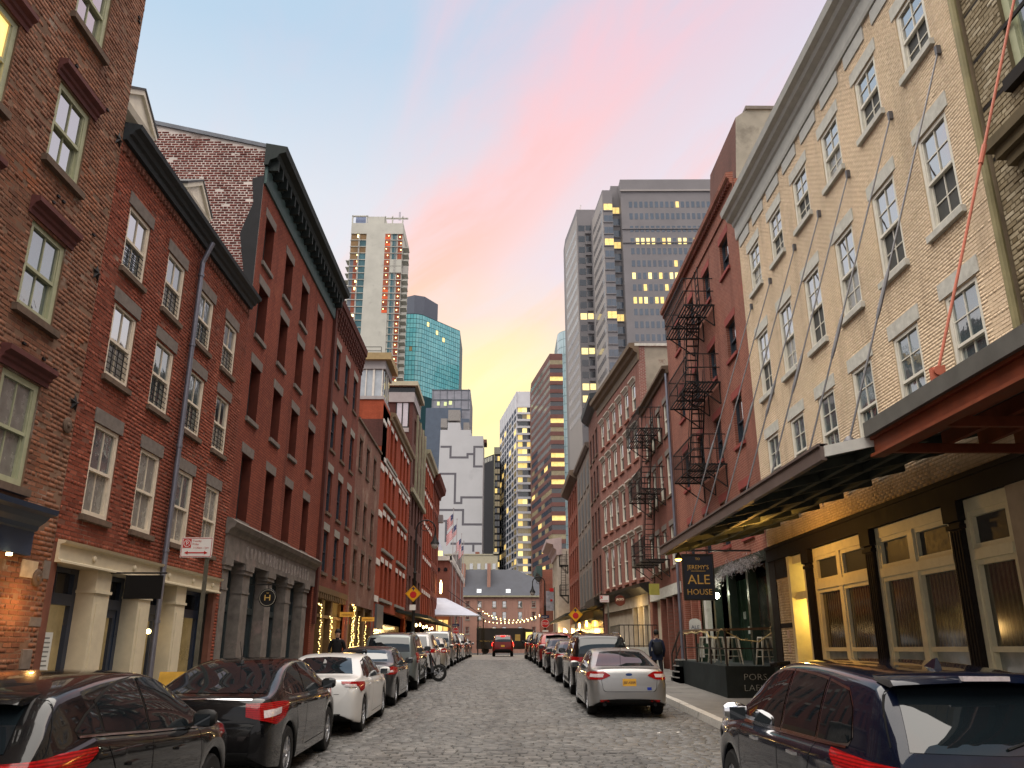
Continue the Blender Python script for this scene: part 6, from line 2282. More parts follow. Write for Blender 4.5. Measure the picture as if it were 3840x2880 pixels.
# silvery garland over the ale house window
mb = MB()
for k in range(900):
    t = RND.random()
    y = 28.7 - 5.6 * t
    z = 4.38 + .10 * math.sin(t * 5) + .38 * max(0, t - .35) - .25 * math.exp(-((t - .12) / .15) ** 2) * .8
    c = Vector((7.12 + RND.gauss(0, .07), y + RND.gauss(0, .06), z + RND.gauss(0, .10)))
    v = Vector((RND.gauss(0, 1), RND.gauss(0, 1), RND.gauss(0, 1))).normalized() * RND.uniform(.06, .14)
    mb.bar(c, c + v, .007)
mb.thing('silver_garland', pm('silver_tinsel', (.26, .24, .25), .5, .25, scale=20), 'shaggy silver garland hung over the dark ale house window', 'garland')


# fire escapes
def fire_escape(F, label, s0, s1, zs, top, group=None, dep=1.05, ladder_s=None, lean=1.2):
    root = root_at(F, 'fire_escape', (s0 + s1) / 2, label, 'fire escape', group)
    for i, z in enumerate(zs):
        p = MB()
        n = int((dep - .1) / .10)
        for k in range(n + 1):
            d = .08 + (dep - .1) * k / n
            p.bar(F.P(s0, z, d), F.P(s1, z, d), .045, .03)
        for k in range(4):
            s = lerp(s0, s1, k / 3)
            p.bar(F.P(s, z - .03, 0), F.P(s, z - .03, dep), .04, .05)
        p.build('platform', M_IRON, root)
        for k in range(3):
            s = lerp(s0 + .1, s1 - .1, k / 2)
            mb = MB().bar(F.P(s, z - .75, .02), F.P(s, z - .04, dep - .1), .035)
            mb.bar(F.P(s, z - .75, .02), F.P(s, z, .02), .035)
            mb.build('bracket', M_IRON, root)
        r = MB()
        for h in (.5, .98):
            r.bar(F.P(s0, z + h, dep), F.P(s1, z + h, dep), .03)
            for s in (s0, s1):
                r.bar(F.P(s, z + h, 0), F.P(s, z + h, dep), .03)
        n = int((s1 - s0) / .16)
        for k in range(n + 1):
            s = lerp(s0, s1, k / n)
            r.bar(F.P(s, z, dep), F.P(s, z + .98, dep), .016)
        for s in (s0, s1):
            for k in range(5):
                d = dep * (k + .5) / 5
                r.bar(F.P(s, z, d), F.P(s, z + .98, d), .016)
        r.build('railing', M_IRON, root)
        # stair down to the next platform
        zn = zs[i + 1] if i + 1 < len(zs) else None
        up = top if i == 0 else None
        if zn is not None:
            sa, sb = ladder_s, ladder_s + lean
            st = MB()
            for d in (.25, .68):
                st.bar(F.P(sa, z, d), F.P(sb, zn, d), .05, .02)
                st.bar(F.P(sa, z + .8, d), F.P(sb, zn + .8, d), .022)
            m = int((z - zn) / .22)
            for k in range(1, m):
                t = k / m
                st.bar(F.P(lerp(sa, sb, t), lerp(z, zn, t), .25), F.P(lerp(sa, sb, t), lerp(z, zn, t), .68), .12, .02)
            st.build('stair', M_IRON, root)
    # drop ladder under the lowest platform, gooseneck ladder to the roof
    ld = MB()
    z = zs[0]
    for ds in (0, .42):
        ld.bar(F.P(ladder_s + .3 + ds, z, .12), F.P(ladder_s + .3 + ds, top, .12), .03)
    for k in range(int((top - z) / .3)):
        ld.bar(F.P(ladder_s + .3, z + .3 * k, .12), F.P(ladder_s + .72, z + .3 * k, .12), .025)
    ld.build('ladder', M_IRON, root)
    return root


fire_escape(FR, 'black iron fire escape with three balconies on the rose red brick building', 26.1, 29.4, [13.45, 10.65, 7.85], 15.6, 'iron fire escapes', ladder_s=27.3, lean=1.3)

# ---- low brick house set between two fire escapes
M_LOWB = brick_mat('brown_red_brick', (.165, .062, .047), (.20, .076, .057), (.17, .09, .07), patch=[((.12, .05, .04), .8, .56, .5)])
r3 = root_at(FR, 'brick_building', 38, 'lower brown red brick house with cream sashes between two taller brick buildings')
cR3 = [35.0, 36.7, 38.4, 40.0]
rR3 = [(5.5, 7.2), (8.5, 10.3), (11.2, 12.7)]
opR3 = [(s, s + .95, a, b) for s in cR3 for a, b in rR3]
mb = MB()
wall(mb, FR, 34.2, 41.6, .3, 13.85, opR3 + [(34.4, 41.4, .3, 4.4)], .2)
shell(mb, FR, 34.2, 41.6, .3, 13.85, 9)
mb.build('wall', M_LOWB, r3)
for s in cR3:
    for a, b in rR3:
        sash(FR, r3, s, s + .95, a, b, M_WHITEW, G_DARK, G_SCREEN, 1, 1, fw=.08, dep=.1)
        block(FR, r3, 'lintel', s - .08, s + 1.03, b, b + .24, -.02, .015, M_SLATE)
        block(FR, r3, 'sill', s - .06, s + 1.01, a - .12, a - .002, -.04, .06, M_BSILL)
mb = MB()
mb.fprof(FR, 34.2, 41.6, [(-.02, 13.7), (.1, 13.7), (.14, 13.85), (.3, 13.9), (.3, 14.02), (-.02, 14.05)])
mb.build('cornice', M_BSILL, r3)
mb = MB()
mb.cyl(FR.P(34.35, 1.2, .1), FR.P(34.35, 13.7, .1), .06, .06, 8)
mb.build('downpipe', M_ZINC, r3, smooth=40)
mb = MB()
mb.fb(FR, 34.3, 41.5, 4.3, 4.75, -.2, .05)
mb.build('shop_fascia', M_LSTONE, r3)
M_PALEPL = pm('pale_plaster', (.36, .31, .24), .8, .2, scale=2.5)
for s0, s1 in ((34.4, 36.0), (36.2, 38.9), (39.1, 41.4)):
    MB().fb(FR, s0, s1, G(s0), 4.3, -.3, -.25).build('shop_wall', M_PALEPL, r3)
for s in (34.4, 36.0, 37.4, 38.9, 41.2):
    block(FR, r3, 'pilaster', s, s + .2, G(s), 4.3, -.25, 0, M_LOWB)

# ---- long brick row with white hoods; the street bends a little from here on
F2 = Fac(7.3, 41.6, -.085, 1.0, 1, 41.6)
M_ROW = brick_mat('mottled_rose_brick', (.20, .085, .066), (.24, .105, .082), (.20, .12, .10), patch=[((.30, .20, .165), 1.1, .58, .5), ((.13, .065, .052), .7, .56, .5)])
M_HOODW = pm('white_hood_paint', (.40, .36, .31), .7, .2, scale=5)
r2 = root_at(F2, 'brick_building', 47, 'long mottled brick building with white moulded window hoods and a tall fire escape')
cR2 = [42.6, 44.3, 46.0, 47.7, 49.4, 51.1]
rR2 = [(5.6, 7.9), (8.9, 10.7), (11.8, 13.5), (14.4, 16.0)]
opR2 = [(s, s + .92, a, b) for s in cR2 for a, b in rR2]
mb = MB()
wall(mb, F2, 41.6, 52.8, .4, 17.5, opR2 + [(41.9, 52.5, .4, 4.6)], .2)
shell(mb, F2, 41.6, 52.8, .4, 17.5, 9)
mb.build('wall', M_ROW, r2)
for i, s in enumerate(cR2):
    for a, b in rR2:
        sash(F2, r2, s, s + .92, a, b, M_WHITEW, G_DARK, G_SCREEN, 1, 1, fw=.1, dep=.08)
        hood(F2, r2, s - .14, s + 1.06, b + .02, .26, .16, M_HOODW)
        block(F2, r2, 'sill', s - .08, s + 1.0, a - .14, a - .002, -.04, .09, M_ROSE)
mb = MB()
mb.fprof(F2, 41.5, 52.9, [(-.02, 16.9), (.05, 16.9), (.08, 17.3), (.25, 17.4), (.32, 17.55), (.5, 17.62), (.52, 17.85), (-.02, 17.9)])
mb.build('cornice', pm('brown_cornice', (.12, .085, .055), .6, .2), r2)
# side wall above the low house: cement with brick edges
FXs = Fac(7.3, 41.58, 1, 0, 1, 0)
FXs.n = (0, -1)
mb = MB().fb(FXs, .02, 8, 13.5, 17.7, -.1, .01)
sw = mb.build('side_wall', pm('stained_cement', (.25, .225, .18), .9, .25, scale=1.2, stain=((.14, .085, .065), 1.2, .60)), r2)
MB().fb(FXs, .0, .35, 13.5, 17.7, .01, .03).build('brick_edge', brick_mat('side_brick', (.16, .05, .04), (.2, .065, .05), (.36, .32, .28), axis='x'), sw)
MB().fb(FXs, -.2, 8, 17.7, 17.85, -.3, .1).build('coping', M_LSTONE, sw)
wn = MB().fb(FXs, 1.35, 2.15, 14.3, 16.0, .01, .06)
wo = wn.build('window', M_IRON, sw)
for z0, z1 in ((14.38, 15.1), (15.18, 15.92)):
    MB().fb(FXs, 1.42, 2.08, z0, z1, .05, .065).build('pane', pm('pale_sky_pane', (.40, .40, .44), .1, .1, ior=2.2), wo)
mb = MB()
mb.fprof(F2, 41.6, 52.8, [(-.02, 4.75), (.1, 4.75), (.5, 5.05), (.55, 5.2), (-.02, 5.3)])
mb.build('shop_cornice', pm('dark_shop_cornice', (.03, .026, .022), .6, .2), r2)
mb = MB()
mb.fb(F2, 41.9, 52.5, 4.2, 4.75, -.1, .04)
mb.build('shop_fascia', M_PALEPL, r2)
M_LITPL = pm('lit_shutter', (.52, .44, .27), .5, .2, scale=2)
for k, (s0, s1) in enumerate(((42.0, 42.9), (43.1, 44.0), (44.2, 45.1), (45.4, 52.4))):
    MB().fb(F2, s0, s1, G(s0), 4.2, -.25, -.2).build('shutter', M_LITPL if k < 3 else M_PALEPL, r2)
    block(F2, r2, 'pilaster', s0 - .2, s0, G(s0), 4.2, -.2, .02, M_PALEPL)
point('shutter_light', F2.P(43.5, 4.0, .7), 45, (1, .68, .28), .1)
fire_escape(FR, 'tall black iron fire escape with ladders on the lower brown red house', 36.3, 40.2, [11.75, 8.95, 5.85], 13.6, 'iron fire escapes', ladder_s=37.6, lean=1.4)

# ---- dark brown pair, grey shuttered front, rust red front, then the pale pilaster building
M_DKB = brick_mat('brown_brick_far', (.135, .060, .046), (.16, .072, .055), (.13, .075, .06))
_p3 = F2.P(52.8, 0)
F3 = Fac(_p3[0], _p3[1], 0, 1, 1, 52.8)
F4 = Fac(5.6, 80, 0, 1, 1, 80)
F5 = Fac(4.5, 94, 0, 1, 1, 94)
r1 = root_at(F3, 'brick_building', 56, 'plain brown brick building with dark sashes left of the white hooded row')
c = [53.6, 55.4, 57.2]
rws = [(5.6, 7.9), (8.9, 11.0), (11.9, 13.8), (14.6, 16.4)]
ops = [(s, s + 1.0, a, b) for s in c for a, b in rws]
mb = MB()
wall(mb, F3, 52.8, 58.8, .6, 18.2, ops, .2)
shell(mb, F3, 52.8, 58.8, .6, 18.2, 9)
mb.build('wall', M_DKB, r1)
for s in c:
    for a, b in rws:
        sash(F3, r1, s, s + 1.0, a, b, M_NAVYW, G_DARK, G_DARK, 1, 1, fw=.07, dep=.12)
        block(F3, r1, 'sill', s - .06, s + 1.06, a - .14, a, -.04, .08, M_BSILL)
mb = MB()
mb.fprof(F3, 52.8, 59.0, [(-.02, 17.8), (.2, 17.9), (.5, 18.2), (.55, 18.5), (-.02, 18.6)])
mb.build('cornice', M_CORN, r1)
block(F3, r1, 'shop_cornice', 52.9, 58.9, 4.7, 5.2, 0, .6, pm('dark_shop_cornice2', (.03, .024, .02), .6, .2))
MB().fb(F3, 53.2, 58.8, G(54), 4.6, .0, .05).build('shopfront', G_BLACK, r1)

M_SHUT = pm('grey_iron_shutter', (.085, .085, .085), .6, .2, scale=4)
M_GREYB = brick_mat('grey_brown_brick', (.16, .125, .105), (.19, .15, .125), (.15, .125, .11))
r0 = root_at(F3, 'brick_building', 63.5, 'grey brown brick building with closed grey iron shutters at every window')
rws = [(5.4, 7.6), (8.3, 10.4), (11.1, 13.0), (13.7, 15.5)]
c = [59.6, 62.0, 64.4, 66.9]
ops = [(s, s + 1.3, a, b) for s in c for a, b in rws]
mb = MB()
wall(mb, F3, 58.8, 69.2, .8, 16.4, ops, .1)
shell(mb, F3, 58.8, 69.2, .8, 16.4, 9)
mb.build('wall', M_GREYB, r0)
for s in c:
    for a, b in rws:
        for q in range(2):
            block(F3, r0, 'shutter', s + .66 * q, s + .66 * q + .63, a, b, -.08, .03, M_SHUT)
        block(F3, r0, 'lintel', s - .05, s + 1.35, b, b + .2, -.02, .02, M_SLATE)
        block(F3, r0, 'sill', s - .05, s + 1.35, a - .15, a, -.02, .06, M_SLATE)
mb = MB()
mb.fprof(F3, 58.8, 69.2, [(-.02, 16.2), (.1, 16.2), (.3, 16.4), (.32, 16.6), (-.02, 16.65)])
mb.build('cornice', M_GREYB, r0)
MB().fb(F3, 58.95, 69.0, G(60), 4.2, .0, .05).build('shopfront', pm('dim_bar_glass', (.04, .03, .015), .2, .5, emit=(1, .55, .15), es=.015), r0)
rr = root_at(F3, 'brick_building', 73, 'rust red brick building with a bracketed cornice past the grey shutters')
c = [70.0, 71.9, 73.8, 75.7, 77.6]
ops = [(s, s + 1.0, a, b) for s in c for a, b in rws]
mb = MB()
wall(mb, F3, 69.2, 79.6, .9, 16.4, ops, .2)
shell(mb, F3, 69.2, 79.6, .9, 16.4, 9)
mb.build('wall', M_PRED, rr)
for s in c:
    for a, b in rws:
        sash(F3, rr, s, s + 1.0, a, b, M_BROWNW, G_DARK, G_DARK, 1, 1, fw=.07, dep=.12)
        block(F3, rr, 'lintel', s - .05, s + 1.05, b, b + .22, -.02, .03, M_ROSE)
mb = MB()
mb.fprof(F3, 69.2, 79.8, [(-.02, 15.9), (.15, 16.0), (.6, 16.3), (.65, 16.7), (-.02, 16.8)])
mb.build('cornice', M_BSILL, rr)
MB().fb(F3, 68.4, 77.8, G(70), 4.2, .0, .05).build('shopfront', G_BLACK, rr)
mb = MB()
mb.fprof(F3, 58.0, 77.0, [(0, 4.75), (2.0, 4.25), (2.05, 4.25), (2.05, 4.42), (0, 4.92)])
mb.thing('sidewalk_canopy', MATS['canopy_dark_green'], 'sloping dark canopy over the right sidewalk under the grey shutters', 'canopy')
M_IVORY = pm('ivory_stone', (.42, .37, .31), .8, .12, scale=3)
M_PINKC = pm('pinkish_cornice', (.42, .33, .32), .7, .1, scale=3)
pw = root_at(F4, 'pilaster_building', 86.6, 'ivory building with pilasters and a deep pinkish cornice at the crossing', 'building')
MB().fb(F4, 82.6, 91.6, .9, 11.6, -9, -.25).build('wall', M_IVORY, pw)
for s in (82.6, 84.1, 86.1, 88.1, 90.5):
    block(F4, pw, 'pilaster', s, s + (1.1 if s < 79 else .6), 1.0, 11.0, -.25, .12, M_IVORY)
mb = MB()
mb.fprof(F4, 82.5, 91.8, [(-.3, 11.0), (.2, 11.0), (.25, 11.5), (.5, 11.7), (.55, 12.0), (1.2, 12.2), (1.25, 12.5), (-.3, 12.7)])
mb.build('cornice', M_PINKC, pw)
for s in (83.0, 84.8, 86.8, 88.8):
    for a, b in ((5.2, 7.4), (8.4, 10.2)):
        if s > 79:
            sash(F4, pw, s, s + 1.1, a, b, M_WHITEW, G_DARK, G_DARK, 1, 1, fw=.08, dep=.24)
fire_escape(F3, 'small black fire escape beside the ivory pilaster building', 80.2, 81.6, [9.8, 7.0], 11.2, 'iron fire escapes', dep=.8, ladder_s=80.4, lean=.6)
gb = root_at(F5, 'brick_building', 98, 'small red brick building with a green bracketed cornice beyond the ivory one')
mb = MB()
opg = [(s, s + .9, a, b) for s in (95.2, 96.8, 98.4, 100.0) for a, b in ((5, 6.6), (7.4, 9.2))]
wall(mb, F5, 94.0, 102.0, 1, 10.6, opg, .2)
shell(mb, F5, 94.0, 102.0, 1, 10.6, 8)
mb.build('wall', M_ROSE, gb)
for a, b, c_, d_ in opg:
    sash(F5, gb, a, b, c_, d_, M_WHITEW, G_DARK, G_DARK, 1, 1, fw=.07, dep=.12)
mb = MB()
mb.fprof(F5, 94.0, 102.3, [(-.02, 9.8), (.2, 9.9), (.6, 10.3), (.7, 11.0), (-.02, 11.1)])
mb.build('cornice', M_GREENC, gb)
# ------------------------------------------------------------------ the end of the street and the towers beyond
def vfac(A, B):
    """facade frame on the line A->B, outward normal towards the camera side"""
    F = Fac(A[0], A[1], B[0] - A[0], B[1] - A[1], 1, 0)
    mx, my = (A[0] + B[0]) / 2, (A[1] + B[1]) / 2
    if F.n[0] * (0 - mx) + F.n[1] * (0 - my) < 0:
        F.n = (-F.n[0], -F.n[1])
    F.key = (round(F.t[0], 3), round(F.t[1], 3), round(F.n[0], 3))
    F.len = math.hypot(B[0] - A[0], B[1] - A[1])
    return F


def prism(mb, pts, z0, z1, mi=0, top=True):
    n = len(pts)
    for i in range(n):
        a, b = pts[i], pts[(i + 1) % n]
        mb.quad((a[0], a[1], z0), (b[0], b[1], z0), (b[0], b[1], z1), (a[0], a[1], z1), mi)
    if top:
        mb.add([(x, y, z1) for x, y in pts], [tuple(range(n))], mi)


def win_grid(F, root, s_list, z_list, w, h, mats, d0=.02, d1=.10, name='window', pick=None):
    """rows of panes, each an object of its own; mats: [(material, weight)]"""
    ms = [m for m, _ in mats]
    ws = [k for _, k in mats]
    for zi, z in enumerate(z_list):
        for si, s in enumerate(s_list):
            m = pick(si, zi) if pick else None
            m = m or RND.choices(ms, ws)[0]
            block(F, root, name, s, s + w, z, z + h, d0, d1, m)


T_LIT = pm('office_lit', (.5, .4, .15), .3, .5, scale=.9, emit=(1, .66, .20), es=.34)
T_LIT2 = pm('office_lit_bright', (.6, .5, .2), .3, .4, scale=1.1, emit=(1, .76, .30), es=.46)
T_DIM = pm('office_dim', (.10, .085, .05), .15, .5, scale=.8, emit=(1, .7, .3), es=.05, ior=1.8)
T_GLASS = pm('office_glass', (.020, .022, .028), .06, .2, scale=.3, ior=1.9)
T_GLASSB = pm('office_glass_blue', (.045, .060, .085), .06, .2, scale=.3, ior=2.0)

# concrete tower under construction
tc_ = empty('concrete_tower', (-57, 342, 0), 'unfinished concrete tower with open orange floors and balcony slabs', 'tower')
M_TCON = pm('tower_concrete', (.42, .41, .365), .9, .12, scale=.12, bump=.1, stain=((.34, .33, .295), .2, .58))
mb = MB()
mb.box(-68.2, -45.0, 330.5, 355, 0, 180)
mb.box(-68.2, -45.0, 330.0, 355, 179.2, 184.5)
mb.build('core', M_TCON, tc_)
Ft = vfac((-70, 330.5), (-40, 330.5))
M_TEALP = pm('teal_panel', (.055, .12, .14), .5, .3, scale=.25)
M_RUST = pm('rust_panel', (.24, .07, .04), .7, .4, scale=.3)
M_ORN = pm('orange_barrier', (.62, .105, .035), .6, .3, scale=.4)
M_BROWNP = pm('plywood_panel', (.19, .12, .06), .7, .3, scale=.3)
M_GREYPP = pm('grey_blue_panel', (.10, .115, .135), .5, .25, scale=.3)
M_WORKL = pm('work_light', (1, .8, .4), .4, 0, emit=(1, .74, .28), es=2.2)
block(Ft, tc_, 'core_wall', 70 - 61.2, 70 - 50.3, 0, 179.2, 0, .55, M_TCON)
nfl = 27
for k in range(nfl):
    z = 176.0 - k * 3.22
    block(Ft, tc_, 'floor_slab', 1.6, 8.8, z, z + .3, 0, .35, M_TCON)
    block(Ft, tc_, 'floor_slab', 19.7, 25.1, z, z + .3, 0, .35, M_TCON)
    up = k < 4
    block(Ft, tc_, 'window', 2.0, 3.6, z + .3, z + 3.2, -.3, .1, M_GREYPP if not up else M_BROWNP)
    block(Ft, tc_, 'window', 3.6, 5.2, z + .3, z + 3.2, -.3, .12, M_RUST if not up else M_BROWNP)
    block(Ft, tc_, 'window', 5.9, 8.7, z + .3, z + 3.2, -.3, .1, M_BROWNP if k in (0, 2) else M_TEALP)
    if k < 12:
        block(Ft, tc_, 'open_floor', 17.2, 19.6, z + .3, z + 3.2, .55, .6, M_RUST)
        if k in (0, 1, 8, 9, 11):
            block(Ft, tc_, 'safety_barrier', 17.2, 19.6, z + .3, z + 1.6, .6, .64, M_ORN)
    if not 4 <= k <= 5:
        block(Ft, tc_, 'window', 20.4, 22.3, z + .3, z + 3.2, -.3, .1, M_TEALP)
        block(Ft, tc_, 'window', 22.9, 24.8, z + .3, z + 3.2, -.3, .12, M_RUST)
    else:
        block(Ft, tc_, 'panel', 19.8, 24.9, z + .3, z + 3.22, -.3, .5, M_TCON)
    if RND.random() < .9:
        block(Ft, tc_, 'work_light', 4.0 + RND.random(), 4.4 + RND.random() * .6 + .6, z + 1.2 + RND.random(), z + 1.9 + RND.random() * .3 + .8, .12, .2, M_WORKL) if RND.random() < .7 else None
    if k > 0 and k != 4:
        mb = MB().box(-45.0, -42.4, 331, 336, z, z + .25)
        mb.build('balcony', M_TCON, tc_)
    if k > 2:
        MB().box(-70.0, -68.2, 331, 336, z, z + .25).build('balcony', M_TCON, tc_)
    if RND.random() < .8:
        s = 23.3 + RND.random()
        block(Ft, tc_, 'work_light', s, s + .45, z + 1.6, z + 2.1, .12, .2, M_WORKL)
    if k < 12:
        s = 17.6 + RND.random() * 1.2
        block(Ft, tc_, 'work_light', s, s + .4, z + 1.9, z + 2.3, .6, .7, M_WORKL)
mb = MB()
for x in (-68.0, -61.5, -53.2, -50, -45.4):
    mb.box(x - .25, x + .25, 330.2, 331, 184.5, 188.3)
mb.box(-68.3, -61.0, 330.2, 331, 188.0, 188.5)
mb.box(-53, -43.0, 330.2, 331, 187.0, 187.5)
mb.box(-61.0, -53.2, 330.2, 336, 184.5, 187.9)
mb.build('roof_frame', M_TCON, tc_)
MB().box(-66.8, -62.6, 332, 334, 185.2, 189.4).build('roof_tank', pm('tank_blue', (.20, .24, .36), .6, .2), tc_)
mb = MB()
for x in (-47.3, -46.8):
    mb.bar((x, 332, 187), (x, 332, 191.3), .18)
mb.build('hoist_mast', M_GREYPP, tc_)
for x in (-64.55, -48.3):
    mb = MB()
    for dx in (0, .5):
        mb.bar((x + dx, 329.6, 90), (x + dx, 329.6, 178), .12)
    mb.build('hoist_rail', M_GREYP, tc_)

# teal glass tower
tg = empty('glass_tower', (-45, 395, 0), 'teal glass office tower with a fine grid behind the concrete tower', 'tower')
M_TEALG = pm('teal_curtain_glass', (.095, .38, .43), .10, .12, scale=.05, ior=1.9)
M_TEALG2 = pm('teal_curtain_glass_pale', (.14, .44, .48), .10, .12, scale=.05, ior=1.9)
M_MULL = pm('dark_teal_mullion', (.012, .05, .06), .5, .2)
P = [(-80, 378), (-43.0, 379), (-40.2, 380.2), (-22.6, 402), (-22.6, 430), (-80, 430)]
mb = MB()
prism(mb, P, 0, 161.2)
mb.build('wall', M_MULL, tg)
F1 = vfac(P[2], P[3])
n = 17
win_grid(F1, tg, [F1.len * (i + .04) / n for i in range(n)], [161 - 2.45 * (k + 1) for k in range(17)], F1.len / n * .9, 2.22, [(M_TEALG, 5), (M_TEALG2, 4)], name='pane',
         pick=lambda i, k: (T_LIT2 if (i, k) in ((2, 1), (6, 2), (9, 3)) else None))
F1b = vfac(P[1], P[2])
win_grid(F1b, tg, [.05, 1.55], [161 - 2.45 * (k + 1) for k in range(24)], 1.4, 2.22, [(M_TEALG, 5), (M_TEALG2, 4)], name='pane')
F1c = vfac((-50.6, 378.8), (-43.0, 379))
n = 5
win_grid(F1c, tg, [F1c.len * (i + .04) / n for i in range(n)], [161 - 2.45 * (k + 1) for k in range(28)], F1c.len / n * .9, 2.22, [(M_TEALG, 4), (M_TEALG2, 5), (T_DIM, .3)], name='pane')
mb = MB()
prism(mb, [(-52, 388), (-45, 384), (-40, 386), (-34, 396), (-52, 400)], 161.2, 173.5)
mb.build('plant_room', pm('plant_room_grey', (.10, .11, .14), .6, .15), tg)

# grey netted block and slate wall
tn = empty('netted_building', (-20, 305, 0), 'grey building wrapped in netting behind the white painted wall', 'building')
M_NET = pm('grey_netting', (.22, .22, .25), .8, .2, scale=.4)
mb = MB().box(-27, -12.4, 300, 325, 0, 96.5)
mb.build('wall', M_NET, tn)
Fn = vfac((-27, 300), (-12.4, 300))
for k in range(6):
    block(Fn, tn, 'scaffold_pole', .3 + 2.7 * k, .5 + 2.7 * k, 88.7, 97.0, 0, .15, M_GREYPP)
for z in (88.6, 92.5, 96.4):
    block(Fn, tn, 'scaffold_rail', 0, 14.6, z, z + .25, 0, .2, M_GREYPP)
for s, z in ((2.0, 90.3), (4.6, 90.2), (6.5, 90.6)):
    block(Fn, tn, 'window', s, s + 1.2, z, z + 1.5, 0, .1, pm('net_lit', (.35, .36, .2), .4, .3, emit=(.8, .9, .4), es=.25))
MB().box(-28.8, -15.5, 296, 299.5, 0, 88.2).build('slate_wall', pm('slate_blue_wall', (.085, .105, .14), .8, .12, scale=.5), tn)
mb = MB().box(-15.8, -12.4, 295.9, 299.6, 0, 84)
mb.build('slate_wall', MATS['slate_blue_wall'], tn)

# white wall with the grey maze lines
tw4 = empty('painted_wall_building', (-12, 240, 0), 'tall white blank wall painted with grey maze lines', 'building')
M_WW = pm('white_wall_paint', (.44, .44, .455), .85, .06, scale=.15, stain=((.39, .39, .405), .25, .6))
M_LINE = pm('grey_line_paint', (.12, .115, .13), .85, .1, scale=.8)
Fw = vfac((-18.2, 230), (-5.6, 230))
mb = MB()
prof = [(0, 0), (12.6, 0), (12.6, 60.6), (9.05, 60.6), (9.05, 62.4), (5.9, 62.4), (5.9, 64.6), (2.3, 64.6), (2.3, 62.4), (.25, 62.4), (0, 50)]
n = len(prof)
mb.add([Fw.P(s, z, 0) for s, z in prof] + [Fw.P(s, z, -18) for s, z in prof], [tuple(range(n))] + [(i, (i + 1) % n, n + (i + 1) % n, n + i) for i in range(n)])
mb.build('wall', M_WW, tw4)


def line(pts, w=.62):
    for (a, b), (c, d) in zip(pts[:-1], pts[1:]):
        a, c = a + 18.2, c + 18.2
        mb = MB()
        if abs(b - d) < .05:
            mb.fb(Fw, min(a, c) - w / 2, max(a, c) + w / 2, b - w / 2, b + w / 2, 0, .012)
        else:
            mb.fb(Fw, a - w / 2, a + w / 2, min(b, d) + w / 2, max(b, d) - w / 2, 0, .012)
        mb.build('painted_line', M_LINE, tw4)


line([(-17.5, 57.4), (-14.9, 57.4), (-14.9, 54.28), (-10.02, 54.28), (-10.02, 55.27), (-8.1, 55.27), (-8.1, 57.4), (-5.95, 57.4)])
line([(-8.1, 55.27), (-8.1, 51.67), (-5.95, 51.67)])
line([(-17.6, 49.53), (-13.4, 49.53), (-13.4, 41.2), (-11.55, 41.2), (-11.55, 42.8), (-5.95, 42.8)])
line([(-17.5, 39.23), (-11.0, 39.23), (-11.0, 35.22), (-5.95, 35.22)])
line([(-17.5, 36.15), (-15.65, 36.15), (-15.65, 30.0)])
line([(-14.0, 29.9), (-5.95, 29.9)])
line([(-8.0, 29.9), (-8.0, 27.4)])
mb = MB()
mb.fb(Fw, 2.35, 5.8, 65.3, 68.5, -4, -.3)
for k in range(5):
    mb.fb(Fw, 2.5 + .75 * k, 2.65 + .75 * k, 64.4, 65.3, -3, -2.8)
mb.build('cooling_unit', pm('plant_grey', (.24, .225, .215), .7, .15), tw4)
MB().fb(Fw, .2, 2.1, 63.4, 66.1, -4, -1).build('cooling_unit', MATS['plant_grey'], tw4)
MB().fb(Fw, 6.6, 8.3, 62.4, 66.0, -8, -5).build('stair_head', MATS['plant_grey'], tw4)
MB().fb(Fw, 9.1, 13.5, 60.6, 61.6, -14, -8).build('stair_head', M_DBR, tw4)

# dark block with a lit edge
td = empty('dark_office_block', (-3.5, 270, 0), 'narrow dark office block with a lit edge left of the white grid tower', 'building')
M_BLK = pm('black_cladding', (.028, .028, .032), .6, .15, scale=.5)
mb = MB()
prism(mb, [(-7.5, 268), (-2.75, 260), (-.8, 260), (-.8, 285), (-7.5, 285)], 0, 62.2)
mb.build('wall', M_BLK, td)
Fd = vfac((-2.75, 260), (-.8, 260))
block(Fd, td, 'corner_strip', 0, .25, 0, 64.4, 0, .3, M_KHAKI)
block(Fd, td, 'cap', 0, 1.95, 62.2, 64.5, -1, .2, M_GREYL)
win_grid(Fd, td, [.35, 1.15], [60 - 2.1 * k for k in range(22)], .72, 1.5, [(T_LIT, 2), (T_GLASS, 3), (T_DIM, 2)])
Fd2 = vfac((-7.5, 268), (-2.75, 260))
win_grid(Fd2, td, [.3 + 1.05 * i for i in range(8)], [60.3], .55, 1.5, [(M_LSTONE, 1)], name='louvre')

# white grid tower
tw6 = empty('white_grid_tower', (5, 258, 0), 'slim white grid office tower with yellow lit window bands', 'tower')
M_WGRID = pm('white_cladding', (.50, .50, .53), .6, .08, scale=.3)
P = [(-.88, 273), (4.2, 240), (8.75, 240), (8.75, 285), (-.88, 290)]
mb = MB()
prism(mb, P, 0, 77.2)
mb.build('wall', M_WGRID, tw6)
Fa = vfac(P[1], P[2])
win_grid(Fa, tw6, [.40 + 1.36 * i for i in range(3)], [70.6 - 2.15 * k for k in range(27)], 1.34, 1.42, [(T_LIT2, 3), (T_LIT, 3), (T_GLASS, 5), (T_DIM, 3)], d0=-.02, d1=.06)
for k in range(27):
    block(Fa, tw6, 'spandrel', 0, 4.5, 70.6 - 2.15 * k + 1.45, 70.6 - 2.15 * k + 2.12, .05, .35, M_WGRID)
Fb_ = vfac(P[0], P[1])
nc = 7
